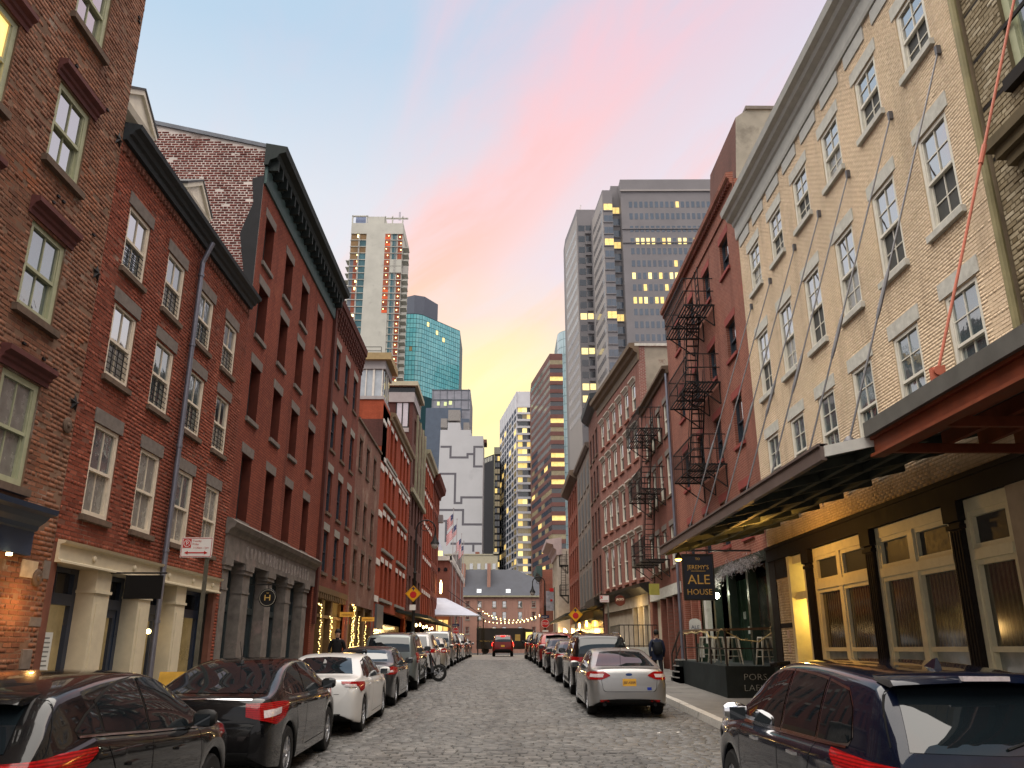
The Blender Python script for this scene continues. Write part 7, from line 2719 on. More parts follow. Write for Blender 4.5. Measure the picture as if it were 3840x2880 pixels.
win_grid(Fb_, tw6, [Fb_.len * (i + .1) / nc for i in range(nc)], [70.6 - 2.15 * k for k in range(26)], Fb_.len / nc * .78, 1.5, [(T_GLASSB, 7), (T_DIM, 2), (T_LIT, .7)], d0=-.02, d1=.05)
for i in range(nc + 1):
    s = Fb_.len * i / nc
    block(Fb_, tw6, 'rib', s - .30, s + .30, 10, 77.2, .0, .10, M_WGRID)

# brown striped tower
tb = empty('striped_tower', (13, 214, 0), 'brown tower striped with horizontal window bands right of the white grid tower', 'tower')
M_BRST = pm('brown_granite', (.13, .060, .052), .5, .12, scale=.4)
P = [(8.15, 225), (12.1, 200), (15.4, 200), (15.4, 235), (8.15, 235)]
mb = MB()
prism(mb, P, 0, 75)
mb.build('wall', M_BRST, tb)
Fa = vfac(P[1], P[2])
T_REFL = pm('band_glass_reflecting', (.20, .19, .17), .05, .25, scale=.2, ior=3.2)
for k in range(30):
    z = 72.0 - 2.23 * k
    m = RND.choices([T_GLASS, T_DIM, T_LIT, T_LIT2], [5, 3, 2, 2])[0]
    block(Fa, tb, 'window_band', .0, 3.3, z, z + 1.2, -.2, .03, m)
    block(Fa, tb, 'spandrel', -.02, 3.3, z - 1.03, z, 0, .22, M_BRST)
Fb_ = vfac(P[0], P[1])
for k in range(30):
    z = 72.0 - 2.23 * k
    for i in range(6):
        s = Fb_.len * i / 6
        m = T_REFL if (k < 9 or (k < 13 and i < 8 - (k - 9) * 2 and i > 1)) else RND.choices([T_GLASS, T_DIM, T_LIT], [6, 3, 1])[0]
        block(Fb_, tb, 'window_band', s + .06, s + Fb_.len / 6 - .06, z, z + 1.2, -.2, .03, m)
    block(Fb_, tb, 'spandrel', 0, Fb_.len, z - 1.03, z, 0, .06, M_BRST)

# curved glass tower
tgl = empty('curved_glass_tower', (36, 412, 0), 'narrow pale blue glass tower with a rounded corner beside the granite tower', 'tower')
M_PGL = pm('pale_blue_glass', (.34, .46, .50), .06, .15, scale=.1, ior=2.2)
P = [(28.7 + 5.4 - 5.4 * math.cos(a), 405 - 7.5 * math.sin(a)) for a in [math.pi / 2 * i / 6 for i in range(7)]]
mb = MB()
prism(mb, [(28.7, 430)] + P + [(46, 397.5), (46, 430)], 0, 160)
mb.build('wall', pm('pale_mullion', (.14, .20, .22), .5, .1), tgl)
for i in range(6):
    Fc = vfac(P[i], P[i + 1])
    win_grid(Fc, tgl, [.06], [155.6 - 4.4 * k for k in range(28)], Fc.len - .12, 4.15, [(M_PGL, 8), (T_DIM, .4)], name='pane')

# the big grey granite tower
tgr = empty('granite_tower', (60, 320, 0), 'broad grey granite office tower with rows of small lit windows', 'tower')
M_GRT = pm('grey_granite_cladding', (.165, .155, .162), .6, .08, scale=.15, bump=.05)
M_GRTL = pm('pale_granite_cladding', (.27, .245, .235), .6, .08, scale=.15)
mb = MB()
PL = [(30.1, 359), (33.1, 330), (41.5, 330), (41.5, 370), (30.1, 370)]
prism(mb, PL, 0, 192)
PM = [(39.3, 323), (41.0, 300), (45.05, 300), (45.05, 303), (48.35, 303), (48.35, 298), (105, 297), (105, 340), (39.3, 340)]
prism(mb, PM, 0, 183.9)
mb.build('wall', M_GRT, tgr)
mb = MB()
prism(mb, [(45.05, 303.2), (48.35, 303.2), (48.35, 298.2), (105, 297.2), (105, 338), (45.05, 338)], 183.9, 187.9)
mb.build('parapet', M_GRT, tgr)
Fm = vfac((48.35, 298), (105, 297))
block(Fm, tgr, 'ledge', -.2, 56, 182.0, 182.7, 0, .6, M_GRTL)
block(Fm, tgr, 'ledge', -.2, 56, 158.4, 158.9, 0, .4, M_GRT)
block(Fm, tgr, 'ledge', -.2, 56, 164.6, 165.0, 0, .4, M_GRT)
zr = [174.6, 169.2, 163.4, 157.9 + .0, 153.4, 147.9, 142.5, 137.4, 131.9, 126.9, 121.5, 116.1, 110.7, 105.3]
litrow = {3: .75, 6: .6, 8: .85, 5: .22, 7: .12, 10: .3}


def pk(i, k):
    if RND.random() < litrow.get(k, 0.02):
        return RND.choice([T_LIT, T_LIT2, T_LIT2])
    return T_GLASSB


win_grid(Fm, tgr, [3.2 + 2.13 * i for i in range(20)], zr, 1.3, 2.75, [(T_GLASSB, 1)], d0=0, d1=.05, pick=pk)
Fs = vfac((41.0, 300), (45.05, 300))
Fs2 = vfac((45.05, 303), (48.35, 303))
for k in range(17):
    z = 174.6 - 5.35 * k
    m1 = RND.choices([T_GLASSB, T_LIT, T_LIT2], [6, 1.5, 1.5 if k > 6 else .2])[0]
    for F_, w_ in ((Fs, 4.05), (Fs2, 3.3)):
        block(F_, tgr, 'window_band', .4, w_ * .5, z, z + 2.9, 0, .05, m1)
        block(F_, tgr, 'window_band', w_ * .5 + .1, w_ - .1, z, z + 2.9, 0, .05, m1)
        block(F_, tgr, 'band', 0, w_, z - .5, z - .1, 0, .3, M_GRT)
Fl = vfac((33.1, 330), (41.5, 330))
for k in range(18):
    z = 181 - 5.35 * k
    m1 = RND.choices([T_GLASS, T_LIT, T_LIT2], [6, 1 if k > 6 else .1, 2.5 if k > 7 else .1])[0]
    block(Fl, tgr, 'window_band', .6, 3.4, z, z + 2.9, 0, .05, m1)
    block(Fl, tgr, 'window_band', 3.9, 8.0, z, z + 2.9, 0, .05, m1)
    block(Fl, tgr, 'band', 3.6, 8.3, z - 1.5, z - .1, 0, .8, M_GRT)
for A, B, zt, nn_ in ((PM[0], PM[1], 174.6, 9), (PL[0], PL[1], 181, 10)):
    Fk = vfac(A, B)
    block(Fk, tgr, 'side_cladding', 0, Fk.len, 0, zt + 8, 0, .04, M_GRTL)
    for k in range(17):
        z = zt - 5.35 * k
        block(Fk, tgr, 'window_row', Fk.len * .06, Fk.len * .94, z, z + .18, .04, .06, M_GRT)
        for i in range(nn_):
            s = Fk.len * (.07 + .87 * i / nn_)
            block(Fk, tgr, 'window', s, s + Fk.len * .87 / nn_ * .6, z, z + 2.4, .04, .07, T_REFL if (zt > 180 and k < 9) else T_GLASS)
mb = MB()
for dx in (0, 2.2):
    mb.bar((65 + dx, 312, 187.9), (65 + dx, 312, 191.4), .25)
for z in (189.3, 190.4, 191.3):
    mb.bar((65, 312, z), (67.2, 312, z), .25)
mb.build('roof_frame', pm('pale_steel', (.55, .5, .5), .5, .1), tgr)
MB().bar((34.6, 340, 192), (36.2, 340, 200), .5).build('crane_jib', MATS['pale_steel'], tgr)

# ------------------------------------------------------------------ end of the street: brick row with slate roof
M_ENDB = brick_mat('pink_brick_far', (.31, .17, .13), (.35, .19, .145), (.33, .21, .17), axis='x')
M_SLATER = pm('slate_roof', (.055, .058, .068), .8, .16, scale=.8, bump=.2, bscale=6)
er = empty('brick_row', (0, 135, G(135)), 'long pink brick row with a hipped slate roof closing the street', 'building')
Fe = vfac((-20, 135), (12, 135))
cx_ = [-10.5, -8.2, -5.8, -3.9, -1.56, .04, 2.55, 4.7, 7.0, 9.2]
rwe = [(2.4, 3.6), (4.4, 5.5), (6.55, 7.75), (8.45, 9.4)]
ope = [(x + 20, x + 20.66, a, b) for x in cx_ for a, b in rwe]
mb = MB()
wall(mb, Fe, 0, 32, 1.0, 10.0, ope, .2)
mb.quad((12, 135, 1), (12, 145, 1), (12, 145, 10), (12, 135, 10))
mb.build('wall', M_ENDB, er)
for a, b, c, d in ope:
    sash(Fe, er, a, b, c, d, M_GREYL, G_DARK, G_DARK, 1, 1, fw=.06, dep=.1)
    block(Fe, er, 'sill', a - .06, b + .06, c - .12, c, -.02, .06, M_GREYL)
block(Fe, er, 'cornice', -.2, 32.2, 10.0, 10.25, -.1, .3, M_KHAKI)
mb = MB()
mb.add([(-21, 134.7, 10.24), (12.3, 134.7, 10.24), (2.2, 139.5, 14.7), (-21, 139.5, 14.7), (12.3, 145, 10.24), (-21, 145, 10.24)], [(0, 1, 2, 3), (1, 4, 2), (4, 5, 3, 2)])
mb.build('roof', M_SLATER, er)
for x in (-6.3, -2.15):
    MB().box(x - .27, x + .27, 136.2, 139.5, 11.4, 15.4).build('chimney', M_ENDB, er)
for x in (-3.68, .98):
    mb = MB()
    mb.add([(x - .35, 135.1, 10.68), (x + .35, 135.1, 10.68), (x + .35, 135.75, 11.3), (x - .35, 135.75, 11.3)], [(0, 1, 2, 3)])
    mb.build('skylight', pm('skylight_glass', (.40, .46, .50), .1, .1, ior=2.2), er)
cb = empty('cream_building', (-5, 165, 1.6), 'low cream building with a flat top behind the slate roof', 'building')
M_CRB = pm('cream_brick', (.35, .32, .235), .8, .1)
MB().box(-13, -.9, 160, 172, 0, 19.3).build('wall', M_CRB, cb)
Fc = vfac((-13, 160), (-.9, 160))
win_grid(Fc, cb, [1.0 + 1.45 * i for i in range(8)], [16.6], .62, 1.1, [(G_DARK, 1)])
MB().box(-5.2, -4.4, 161, 163, 19.3, 20.0).build('chimney', M_ROSE, cb)
for x0, x1, z1 in ((-13.2, -.7, 19.5), (-1.7, -.7, 19.9)):
    MB().box(x0, x1, 159.9, 160.4, 19.3, z1).build('parapet', M_CRB, cb)

# left corner building with canopy roof and flags
lc = empty('corner_building', (-8, 110, G(110)), 'low brick market building with a white cornice beside the flagpoles', 'building')
M_LCB = brick_mat('market_brick', (.21, .075, .055), (.245, .088, .065), (.2, .1, .08))
Fl_ = Fac(-5.9, 95, 0, 1, -1, 95)
rwl = [(6.2, 8.2), (9.2, 10.6)]
opl = [(97 + 2.6 * i, 98.1 + 2.6 * i, a, b) for i in range(11) for a, b in rwl]
mb = MB()
wall(mb, Fl_, 95, 128, 1.2, 11.7, opl, .2)
shell(mb, Fl_, 95, 128, 1.2, 11.7, 12)
mb.build('wall', M_LCB, lc)
for a, b, c, d in opl:
    sash(Fl_, lc, a, b, c, d, M_BROWNW, G_DARK, G_DARK, 1, 1, fw=.08, dep=.15)
mb = MB()
mb.fprof(Fl_, 94.8, 128, [(-.02, 11.5), (.15, 11.55), (.25, 12.0), (.25, 12.2), (-.02, 12.25)])
mb.build('cornice', M_WHITEST, lc)
MB().box(-8.5, -5.7, 94.8, 95.3, 11.7, 12.2).build('cornice', M_WHITEST, lc)
for x in (-7.2, -6.4):
    mb = MB()
    mb.lathe((x, 95.0, 10.7), [(.22, -.06), (.22, .0), (.05, .02)], 12, 0, axis=1)
    mb.build('round_window', G_BLACK, lc)
Fg = vfac((-9, 94.9), (-5.95, 94.9))
win_grid(Fg, lc, [.1 + .6 * i for i in range(5)], [1.9, 3.6], .5, 1.6, [(T_LIT2, 2), (T_LIT, 1)], name='lit_pane')
pvr = empty('canopy_roof', (-4.5, 92, 5.4), 'pale metal hipped canopy roof over the corner of the market building', 'canopy')
mb = MB()
mb.add([(-7.2, 89, 5.55), (-2.3, 89, 5.45), (-1.9, 97, 5.45), (-5.9, 97, 7.4), (-6.2, 92.5, 7.4), (-7.2, 92.5, 7.45)], [(0, 1, 4, 5), (1, 2, 3, 4)])
mb.build('roof_sheet', pm('pale_metal_roof', (.34, .36, .43), .45, .12, scale=1.0), pvr)
for a, b in (((-2.3, 89, 5.4), (-7.2, 89, 5.45)), ((-2.3, 89, 5.4), (-1.9, 97, 5.4))):
    MB().bar(a, b, .15, .12).build('edge_beam', M_GREYP, pvr)
for p_ in ((-2.5, 89.3), (-2.1, 96.5), (-4.8, 89.3)):
    MB().bar((p_[0], p_[1], 1.5), (p_[0], p_[1], 5.4), .12).build('post', M_IRON, pvr)
MB().bar((-5.9, 92, 8.2), (-2.0, 96, 5.5), .05).build('stay', M_IRON, pvr)
point('market_light', (-4.2, 92.5, 4.6), 260, (1, .72, .28), .4)
# flags
m_fl, N = new_mat('striped_flag')
uv = N.n('ShaderNodeTexCoord')
sp_ = N.n('ShaderNodeSeparateXYZ', None, i0=uv.outputs['UV'])
st = N.math('GREATER_THAN', N.math('FRACT', N.math('MULTIPLY', sp_.outputs[1], 6.5)), .5)
colr = N.mix(st, (.40, .035, .045), (.55, .52, .52))
can = N.math('MULTIPLY', N.math('LESS_THAN', sp_.outputs[0], .42), N.math('GREATER_THAN', sp_.outputs[1], .46))
dots = N.n('ShaderNodeTexVoronoi', None, Vector=uv.outputs['UV'], Scale=16.0)
bl = N.mix(N.math('LESS_THAN', dots.outputs['Distance'], .25), (.03, .04, .12), (.5, .5, .55))
colr = N.mix(can, colr, bl)
bs = N.n('ShaderNodeBsdfPrincipled', None, Base_Color=colr, Roughness=.8)
N.n('ShaderNodeOutputMaterial', None, Surface=bs)
for k, (x, y, zt, lab) in enumerate(((-5.75, 97, 17.9, 'nearest and tallest flagpole with a drooping striped flag'), (-5.5, 100, 17.1, 'second flagpole with a wide striped flag flying left'),
                                     (-5.5, 112, 16.9, 'third flagpole with a limp striped flag'), (-5.45, 118, 16.7, 'farthest flagpole with a limp striped flag by the market'))):
    fp = empty('flagpole', (x, y, G(y)), lab, 'flagpole', 'flagpoles by the market building')
    mb = MB()
    mb.cyl((x, y, G(y)), (x, y, zt), .06, .035, 8)
    mb.ball((x, y, zt + .06), .09, 8, 6)
    mb.build('pole', M_GREYP, fp, smooth=40)
    me = bpy.data.meshes.new('flag')
    vs, fs, uvs = [], [], []
    nu, nv = 12, 8
    fl = 1.9 if k == 1 else 1.1
    for i in range(nu + 1):
        for j in range(nv + 1):
            u, v = i / nu, j / nv
            vs.append((-.05 - u * fl * .62, .12 * math.sin(u * 9 + v), zt - .5 - G(y) - (1 - v) * 1.25 - u * fl * .75))
            uvs.append((u, v))
    for i in range(nu):
        for j in range(nv):
            a = i * (nv + 1) + j
            fs.append((a, a + nv + 1, a + nv + 2, a + 1))
    me.from_pydata(vs, [], fs)
    ul = me.uv_layers.new(name='UVMap')
    for li, l in enumerate(me.loops):
        ul.data[li].uv = uvs[l.vertex_index]
    me.polygons.foreach_set('use_smooth', [True] * len(fs))
    me.materials.append(m_fl)
    o = inst(me, 'flag', (0, 0, 0), fp)
# lantern roof and water tank above the market
lt = empty('gabled_skylight', (-9, 112, 12), 'small gabled glass roof glowing above the market building', 'roof')
mb = MB()
mb.add([(-11, 108, 13.2), (-7.6, 108, 13.2), (-7.6, 116, 13.2), (-11, 116, 13.2), (-9.0, 108, 17.2), (-9.0, 116, 17.2)], [(0, 1, 4), (1, 2, 5, 4), (2, 3, 5), (3, 0, 4, 5)])
mb.build('roof', MATS['pale_metal_roof'], lt)
MB().box(-10.4, -7.7, 107.9, 115.9, 12.2, 13.2).build('wall', M_LCB, lt)
MB().box(-8.3, -7.7, 107.7, 107.9, 13.0, 14.2).build('lit_pane', T_LIT2, lt)
wt_ = empty('water_tank', (-6.9, 126, 12.2), 'wooden roof water tank on legs above the market building', 'water tank')
mb = MB()
mb.lathe((-6.9, 126, 13.6), [(.85, 0), (.85, 2.0), (.9, 2.0), (.05, 2.7)], 16)
mb.build('tank', pm('weathered_tank_wood', (.13, .12, .115), .9, .25, scale=2), wt_)
for dx in (-.6, .6):
    MB().bar((-6.9 + dx, 125.6, 12.2), (-6.9 + dx, 125.6, 13.6), .15).build('leg', M_IRON, wt_)
# ------------------------------------------------------------------ parked cars
CARS = {}


def add_car(kind, sp, name, label, colour, x, y, group, rot=0.0, tail=None):
    key = (kind, tail)
    if key not in CARS:
        s = spec(sp, tail_mat=tail) if tail else sp
        o = make_car(s, name, label, PAINT[colour], group)
        CARS[key] = (o, colour)
    else:
        src, c0 = CARS[key]
        o = copy_tree(src)
        o.name = name
        o['label'] = label
        o['group'] = group
        if c0 != colour:
            old = PAINT[c0]
            for ch in [o] + list(o.children_recursive):
                if ch.type != 'MESH':
                    continue
                for sl in ch.material_slots:
                    if sl.material == old:
                        sl.link = 'OBJECT'
                        sl.material = PAINT[colour]
    return set_car(o, x, y, rot)


GL, GR = 'cars parked along the left kerb', 'cars parked along the right kerb'
add_car('cross', CROSS, 'parked_crossover', 'black crossover in the lower left corner with arched side glass', 'black', -4.04, 6.1, GL)
add_car('hatch', HATCH, 'parked_hatchback', 'black fastback with a whip aerial parked just ahead of the corner crossover', 'black', -3.89, 11.45, GL)
add_car('white', WHITESEDAN, 'parked_sedan', 'white sedan with red C shaped tail lamps behind the black fastback', 'white', -3.67, 16.85, GL)
add_car('old', OLDSEDAN, 'parked_sedan', 'dark grey older sedan between the white sedan and the grey SUV', 'dark grey', -3.68, 22.3, GL)
add_car('box', BOXSUV, 'parked_suv', 'boxy grey SUV with roof rails before the fairy lit shop', 'grey', -3.62, 27.6, GL)
add_car('suvw', spec(SUV, spoiler=None, wiper=None, chrome=1, handle_mat=M_CBLACK, mirror_mat=M_CBLACK, plate=(.84, M_PLATEW, '')), 'parked_suv', 'white SUV beyond the motor scooter on the left', 'white', -3.5, 33.1, GL)
add_car('old', OLDSEDAN, 'parked_sedan', 'beige sedan parked ahead of the white SUV on the left', 'beige', -3.42, 38.6, GL)
add_car('box', BOXSUV, 'parked_suv', 'silver SUV with roof rails ahead of the beige sedan', 'silver', -3.4, 44.0, GL)
add_car('cross', CROSS, 'parked_crossover', 'black crossover far up the left kerb', 'black', -3.4, 49.6, GL)
add_car('old', OLDSEDAN, 'parked_sedan', 'white sedan far up the left kerb', 'white', -3.38, 55.2, GL)
add_car('suvw', None, 'parked_suv', 'dark red SUV far up the left kerb', 'maroon', -3.36, 60.8, GL)
add_car('white', None, 'parked_sedan', 'silver sedan farthest up the left kerb', 'silver', -3.34, 66.6, GL)
add_car('suv', SUV, 'parked_suv', 'navy SUV with chrome window trim in the lower right corner', 'navy', 3.44, 6.0, GR).scale = (1.04, 1.04, 1.04)
add_car('fast', FASTSEDAN, 'parked_sedan', 'silver sedan with a yellow plate parked by the right kerb', 'silver', 2.93, 20.0, GR)
add_car('boxr', spec(BOXSUV, rail_mat=M_CHROME, chrome=2, tail=SUV['tail'], reverse=None, top=SUV['top'] if False else BOXSUV['top']), 'parked_suv', 'black SUV with silver roof rails just ahead of the silver sedan', 'black', 2.98, 25.7, GR)
add_car('white', None, 'parked_sedan', 'dark grey sedan two cars ahead of the silver sedan on the right', 'dark grey', 2.88, 31.3, GR)
add_car('old', None, 'parked_sedan', 'charcoal sedan three cars ahead of the silver sedan on the right', 'charcoal', 2.80, 37.0, GR)
add_car('cross', None, 'parked_crossover', 'dark red crossover up the right kerb', 'red', 2.74, 42.4, GR)
add_car('suvw', None, 'parked_suv', 'charcoal SUV up the right kerb beyond the red crossover', 'charcoal', 2.68, 48.0, GR)
add_car('boxr', None, 'parked_suv', 'black SUV with silver rails far up the right kerb', 'black', 2.62, 53.6, GR)
add_car('cross', None, 'parked_crossover', 'maroon crossover farthest up the right kerb', 'maroon', 2.56, 59.4, GR)
mv = add_car('box', spec(BOXSUV, rail_mat=M_CBLACK), 'moving_suv', 'dark red SUV in the middle of the street with brake lights on', 'red', .08, 73.0, 'cars driving on the street', tail=M_TAILON)
mb = MB().box(.10, .22, -.18, .18, 1.64, 1.70)
o = mb.build('brake_light', M_TAILON)
o.parent = mv

# delivery truck crossing at the end
tr = empty('delivery_truck', (.5, 99.5, G(99)), 'dark brown delivery truck crossing at the end of the street', 'truck')
M_TRK = pm('truck_brown', (.010, .006, .004), .5, .15, coat=.3)
g = G(99)
mb = MB()
mb.box(-2.9, 2.6, 98.4, 100.7, g + .55, g + 2.85)
mb.hexa([(2.6, 98.5, g + .5), (4.1, 98.5, g + .5), (4.1, 100.6, g + .5), (2.6, 100.6, g + .5), (2.6, 98.5, g + 2.8), (3.55, 98.5, g + 2.7), (3.55, 100.6, g + 2.7), (2.6, 100.6, g + 2.8)])
mb.box(4.1, 4.7, 98.6, 100.5, g + .5, g + 1.4)
bo = mb.build('body', M_TRK, tr)
MB().box(2.75, 3.5, 98.47, 98.5, g + 1.5, g + 2.4).build('cab_window', G_LITY, tr)
MB().box(-2.88, 2.58, 98.37, 98.4, g + 2.72, g + 2.8).build('roof_trim', M_TRK, tr)
text_mesh('Worldwide Services', .26, (-2.9 + 1.4 - .5, -1.12, 1.35), (math.pi / 2, 0, 0), pm('truck_gold', (.30, .2, .05), .5, .1), 'truck_text', tr, 1.0)
MB().box(1.5, 2.1, 98.36, 98.4, g + 1.45, g + 2.15).build('emblem', pm('truck_emblem', (.35, .24, .08), .5, .2), tr)
for x in (-1.9, 3.6):
    for y in (98.75, 100.3):
        mb = MB()
        mb.lathe((x, y, g + .42), [(.22, -.14), (.42, -.13), (.42, .13), (.22, .14)], 18, 0, axis=1)
        mb.build('wheel', M_TYRE, tr, smooth=40)
MB().box(3.9, 4.6, 98.3, 98.6, g + .65, g + .9).build('headlight', M_LAMP, tr)

# ------------------------------------------------------------------ scooter between the grey and the white SUV
sc = empty('motor_scooter', (-2.9, 32.45, G(32.4)), 'black motor scooter parked nose out between the grey and the white SUV', 'scooter')
g = G(32.4)
for x in (-2.35, -3.55):
    mb = MB()
    mb.lathe((x, 32.45, g + .29), [(.19, -.06), (.28, -.055), (.30, 0), (.28, .055), (.19, .06), (.19, -.06)], 24, 0, axis=1)
    for k in range(7):
        a = 2 * math.pi * k / 7
        pass
    mb.f = [q for q in mb.f if len(q) == 4]
    mb.m = [0] * len(mb.f)
    wo_ = mb.build('wheel', M_TYRE, sc, smooth=40)
    mb = MB()
    for k in range(9):
        a = 2 * math.pi * k / 9
        mb.bar((x, 32.45, g + .29), (x + .2 * math.cos(a), 32.45, g + .29 + .2 * math.sin(a)), .022)
    mb.build('rim', M_RIM, wo_)
mb = MB()
mb.hexa([(-3.8, 32.33, g + .4), (-3.0, 32.36, g + .3), (-3.0, 32.54, g + .3), (-3.8, 32.57, g + .4), (-3.85, 32.33, g + .78), (-3.05, 32.36, g + .72), (-3.05, 32.54, g + .72), (-3.85, 32.57, g + .78)])
mb.hexa([(-3.0, 32.38, g + .25), (-2.6, 32.38, g + .25), (-2.6, 32.52, g + .25), (-3.0, 32.52, g + .25), (-3.0, 32.38, g + .32), (-2.6, 32.38, g + .32), (-2.6, 32.52, g + .32), (-3.0, 32.52, g + .32)])
mb.hexa([(-2.62, 32.28, g + .3), (-2.5, 32.30, g + .3), (-2.5, 32.60, g + .3), (-2.62, 32.62, g + .3), (-2.74, 32.30, g + .95), (-2.64, 32.34, g + .95), (-2.64, 32.56, g + .95), (-2.74, 32.60, g + .95)])
mb.build('body', PAINT['charcoal'], sc)
mb = MB()
mb.bar((-2.35, 32.45, g + .3), (-2.72, 32.45, g + 1.05), .05)
mb.bar((-2.75, 32.12, g + 1.08), (-2.75, 32.78, g + 1.08), .035)
mb.build('handlebar', M_IRON, sc)
MB().box(-3.8, -3.1, 32.32, 32.58, g + .78, g + .86).build('seat', M_CBLACK, sc)

# ------------------------------------------------------------------ signs and lamps
M_SIGNW = pm('sign_white', (.62, .60, .57), .5, .06)
M_SIGNR = pm('sign_red', (.42, .02, .02), .5, .08)
M_SIGNY = pm('sign_amber', (.62, .30, .015), .5, .08)
M_POST = pm('sign_post_steel', (.085, .08, .06), .6, .3, scale=8)


def no_parking(x, y, z, w, h, label, text=True, gz=None):
    g = G(y) + .12
    r = empty('parking_sign', (x, y, g), label, 'sign')
    MB().box(x + w * .30, x + w * .30 + .055, y + .01, y + .065, g, z + h).build('post', M_POST, r)
    p = MB().box(x - w / 2, x + w / 2, y - .008, y, z, z + h).build('sign_panel', M_SIGNW, r)
    fr = MB()
    for a in ((x - w / 2 + .01, x + w / 2 - .01, z + h - .018, z + h - .01), (x - w / 2 + .01, x + w / 2 - .01, z + .01, z + .018), (x - w / 2 + .01, x - w / 2 + .018, z + .018, z + h - .018), (x + w / 2 - .018, x + w / 2 - .01, z + .018, z + h - .018)):
        fr.box(a[0], a[1], y - .0105, y - .008, a[2], a[3])
    fr.build('border', M_SIGNR, p)
    rd = MB().box(x - w * .44, x - w * .18, y - .0115, y - .008, z + h * .48, z + h * .92).build('red_square', M_SIGNR, p)
    base = tuple(r.location)
    cx, cz = x - w * .31, z + h * .70
    n = 20
    ring = MB()
    ring.grid([[(cx + q * math.cos(2 * math.pi * i / n), y - .013, cz + q * math.sin(2 * math.pi * i / n)) for i in range(n + 1)] for q in (h * .15, h * .18)])
    ring.bar((cx - h * .11, y - .013, cz + h * .11), (cx + h * .11, y - .013, cz - h * .11), h * .035, .002)
    ring.build('circle', M_SIGNW, rd)
    if text:
        text_mesh('P', h * .30, (cx - base[0], y - .0125 - base[1], cz - h * .105 - base[2]), (math.pi / 2, 0, 0), M_SIGNW, 'letter', rd)
        for t, dz in (('Tuesday', .78), ('Friday', .62), ('11:30am - 1pm', .44)):
            text_mesh(t, h * .14, (x - w * .14 - base[0] + (w * .03 if dz < .5 else 0), y - .0095 - base[1], z + h * dz - base[2]), (math.pi / 2, 0, 0), pm('sign_red_ink', (.45, .10, .08), .6, .1), 'lettering', p, .95, align='LEFT')
    ar = MB()
    ar.box(x - w * .28, x + w * .28, y - .011, y - .008, z + h * .20, z + h * .26)
    for s in (-1, 1):
        ar.add([(x + s * w * .38, y - .011, z + h * .23), (x + s * w * .26, y - .011, z + h * .32), (x + s * w * .26, y - .011, z + h * .14)], [(0, 1, 2)])
    ar.build('arrow', M_SIGNR, p)
    return r


no_parking(-5.12, 14.0, 3.56, .52, .33, 'white and red parking rules sign on a post before the cream shopfront')
no_parking(3.99, 33.0, 3.84, .36, .26, 'white parking rules sign on a post on the right side', False)


def stop_ahead(x, y, z, r_, label, post=True, zg=None):
    g = G(y) + .12
    r = empty('warning_sign', (x, y, g), label, 'sign')
    if post:
        MB().box(x - .03, x + .03, y + .02, y + .08, g, z + r_ * .8).build('post', M_POST, r)
    mb = MB()
    pts = [(x, z + r_), (x + r_, z), (x, z - r_), (x - r_, z)]
    mb.add([(a, y, b) for a, b in pts] + [(a, y + .012, b) for a, b in pts], [(0, 1, 2, 3), (4, 5, 6, 7)] + [(i, (i + 1) % 4, 4 + (i + 1) % 4, 4 + i) for i in range(4)])
    p = mb.build('sign_panel', M_SIGNY, r)
    mb = MB()
    oc_ = [(x + r_ * .43 * math.cos(math.pi / 8 + k * math.pi / 4), y - .004, z - r_ * .12 + r_ * .43 * math.sin(math.pi / 8 + k * math.pi / 4)) for k in range(8)]
    mb.add(oc_, [tuple(range(8))])
    mb.build('octagon', M_SIGNR, p)
    mb = MB()
    az = z + r_ * .36
    mb.box(x - r_ * .07, x + r_ * .07, y - .005, y - .002, az, az + r_ * .2)
    mb.add([(x - r_ * .26, y - .004, az + r_ * .18), (x + r_ * .26, y - .004, az + r_ * .18), (x, y - .004, az + r_ * .46)], [(0, 1, 2)])
    mb.build('arrow', M_INK, p)
    mb = MB()
    for k in range(4):
        a, b = pts[k], pts[(k + 1) % 4]
        mb.bar((x + (a[0] - x) * .93, y - .004, z + (a[1] - z) * .93), (x + (b[0] - x) * .93, y - .004, z + (b[1] - z) * .93), .018, .003)
    mb.build('border', M_INK, p)
    return r


sa = stop_ahead(-4.36, 41.6, 4.70, .40, 'amber diamond stop ahead sign on the left street lamp', post=False)
MB().box(-4.52, -4.22, 41.6, 41.61, 3.92, 4.18).build('sub_panel', M_SIGNW, sa)
stop_ahead(3.63, 42.0, 3.72, .36, 'amber diamond stop ahead sign on the right sidewalk')


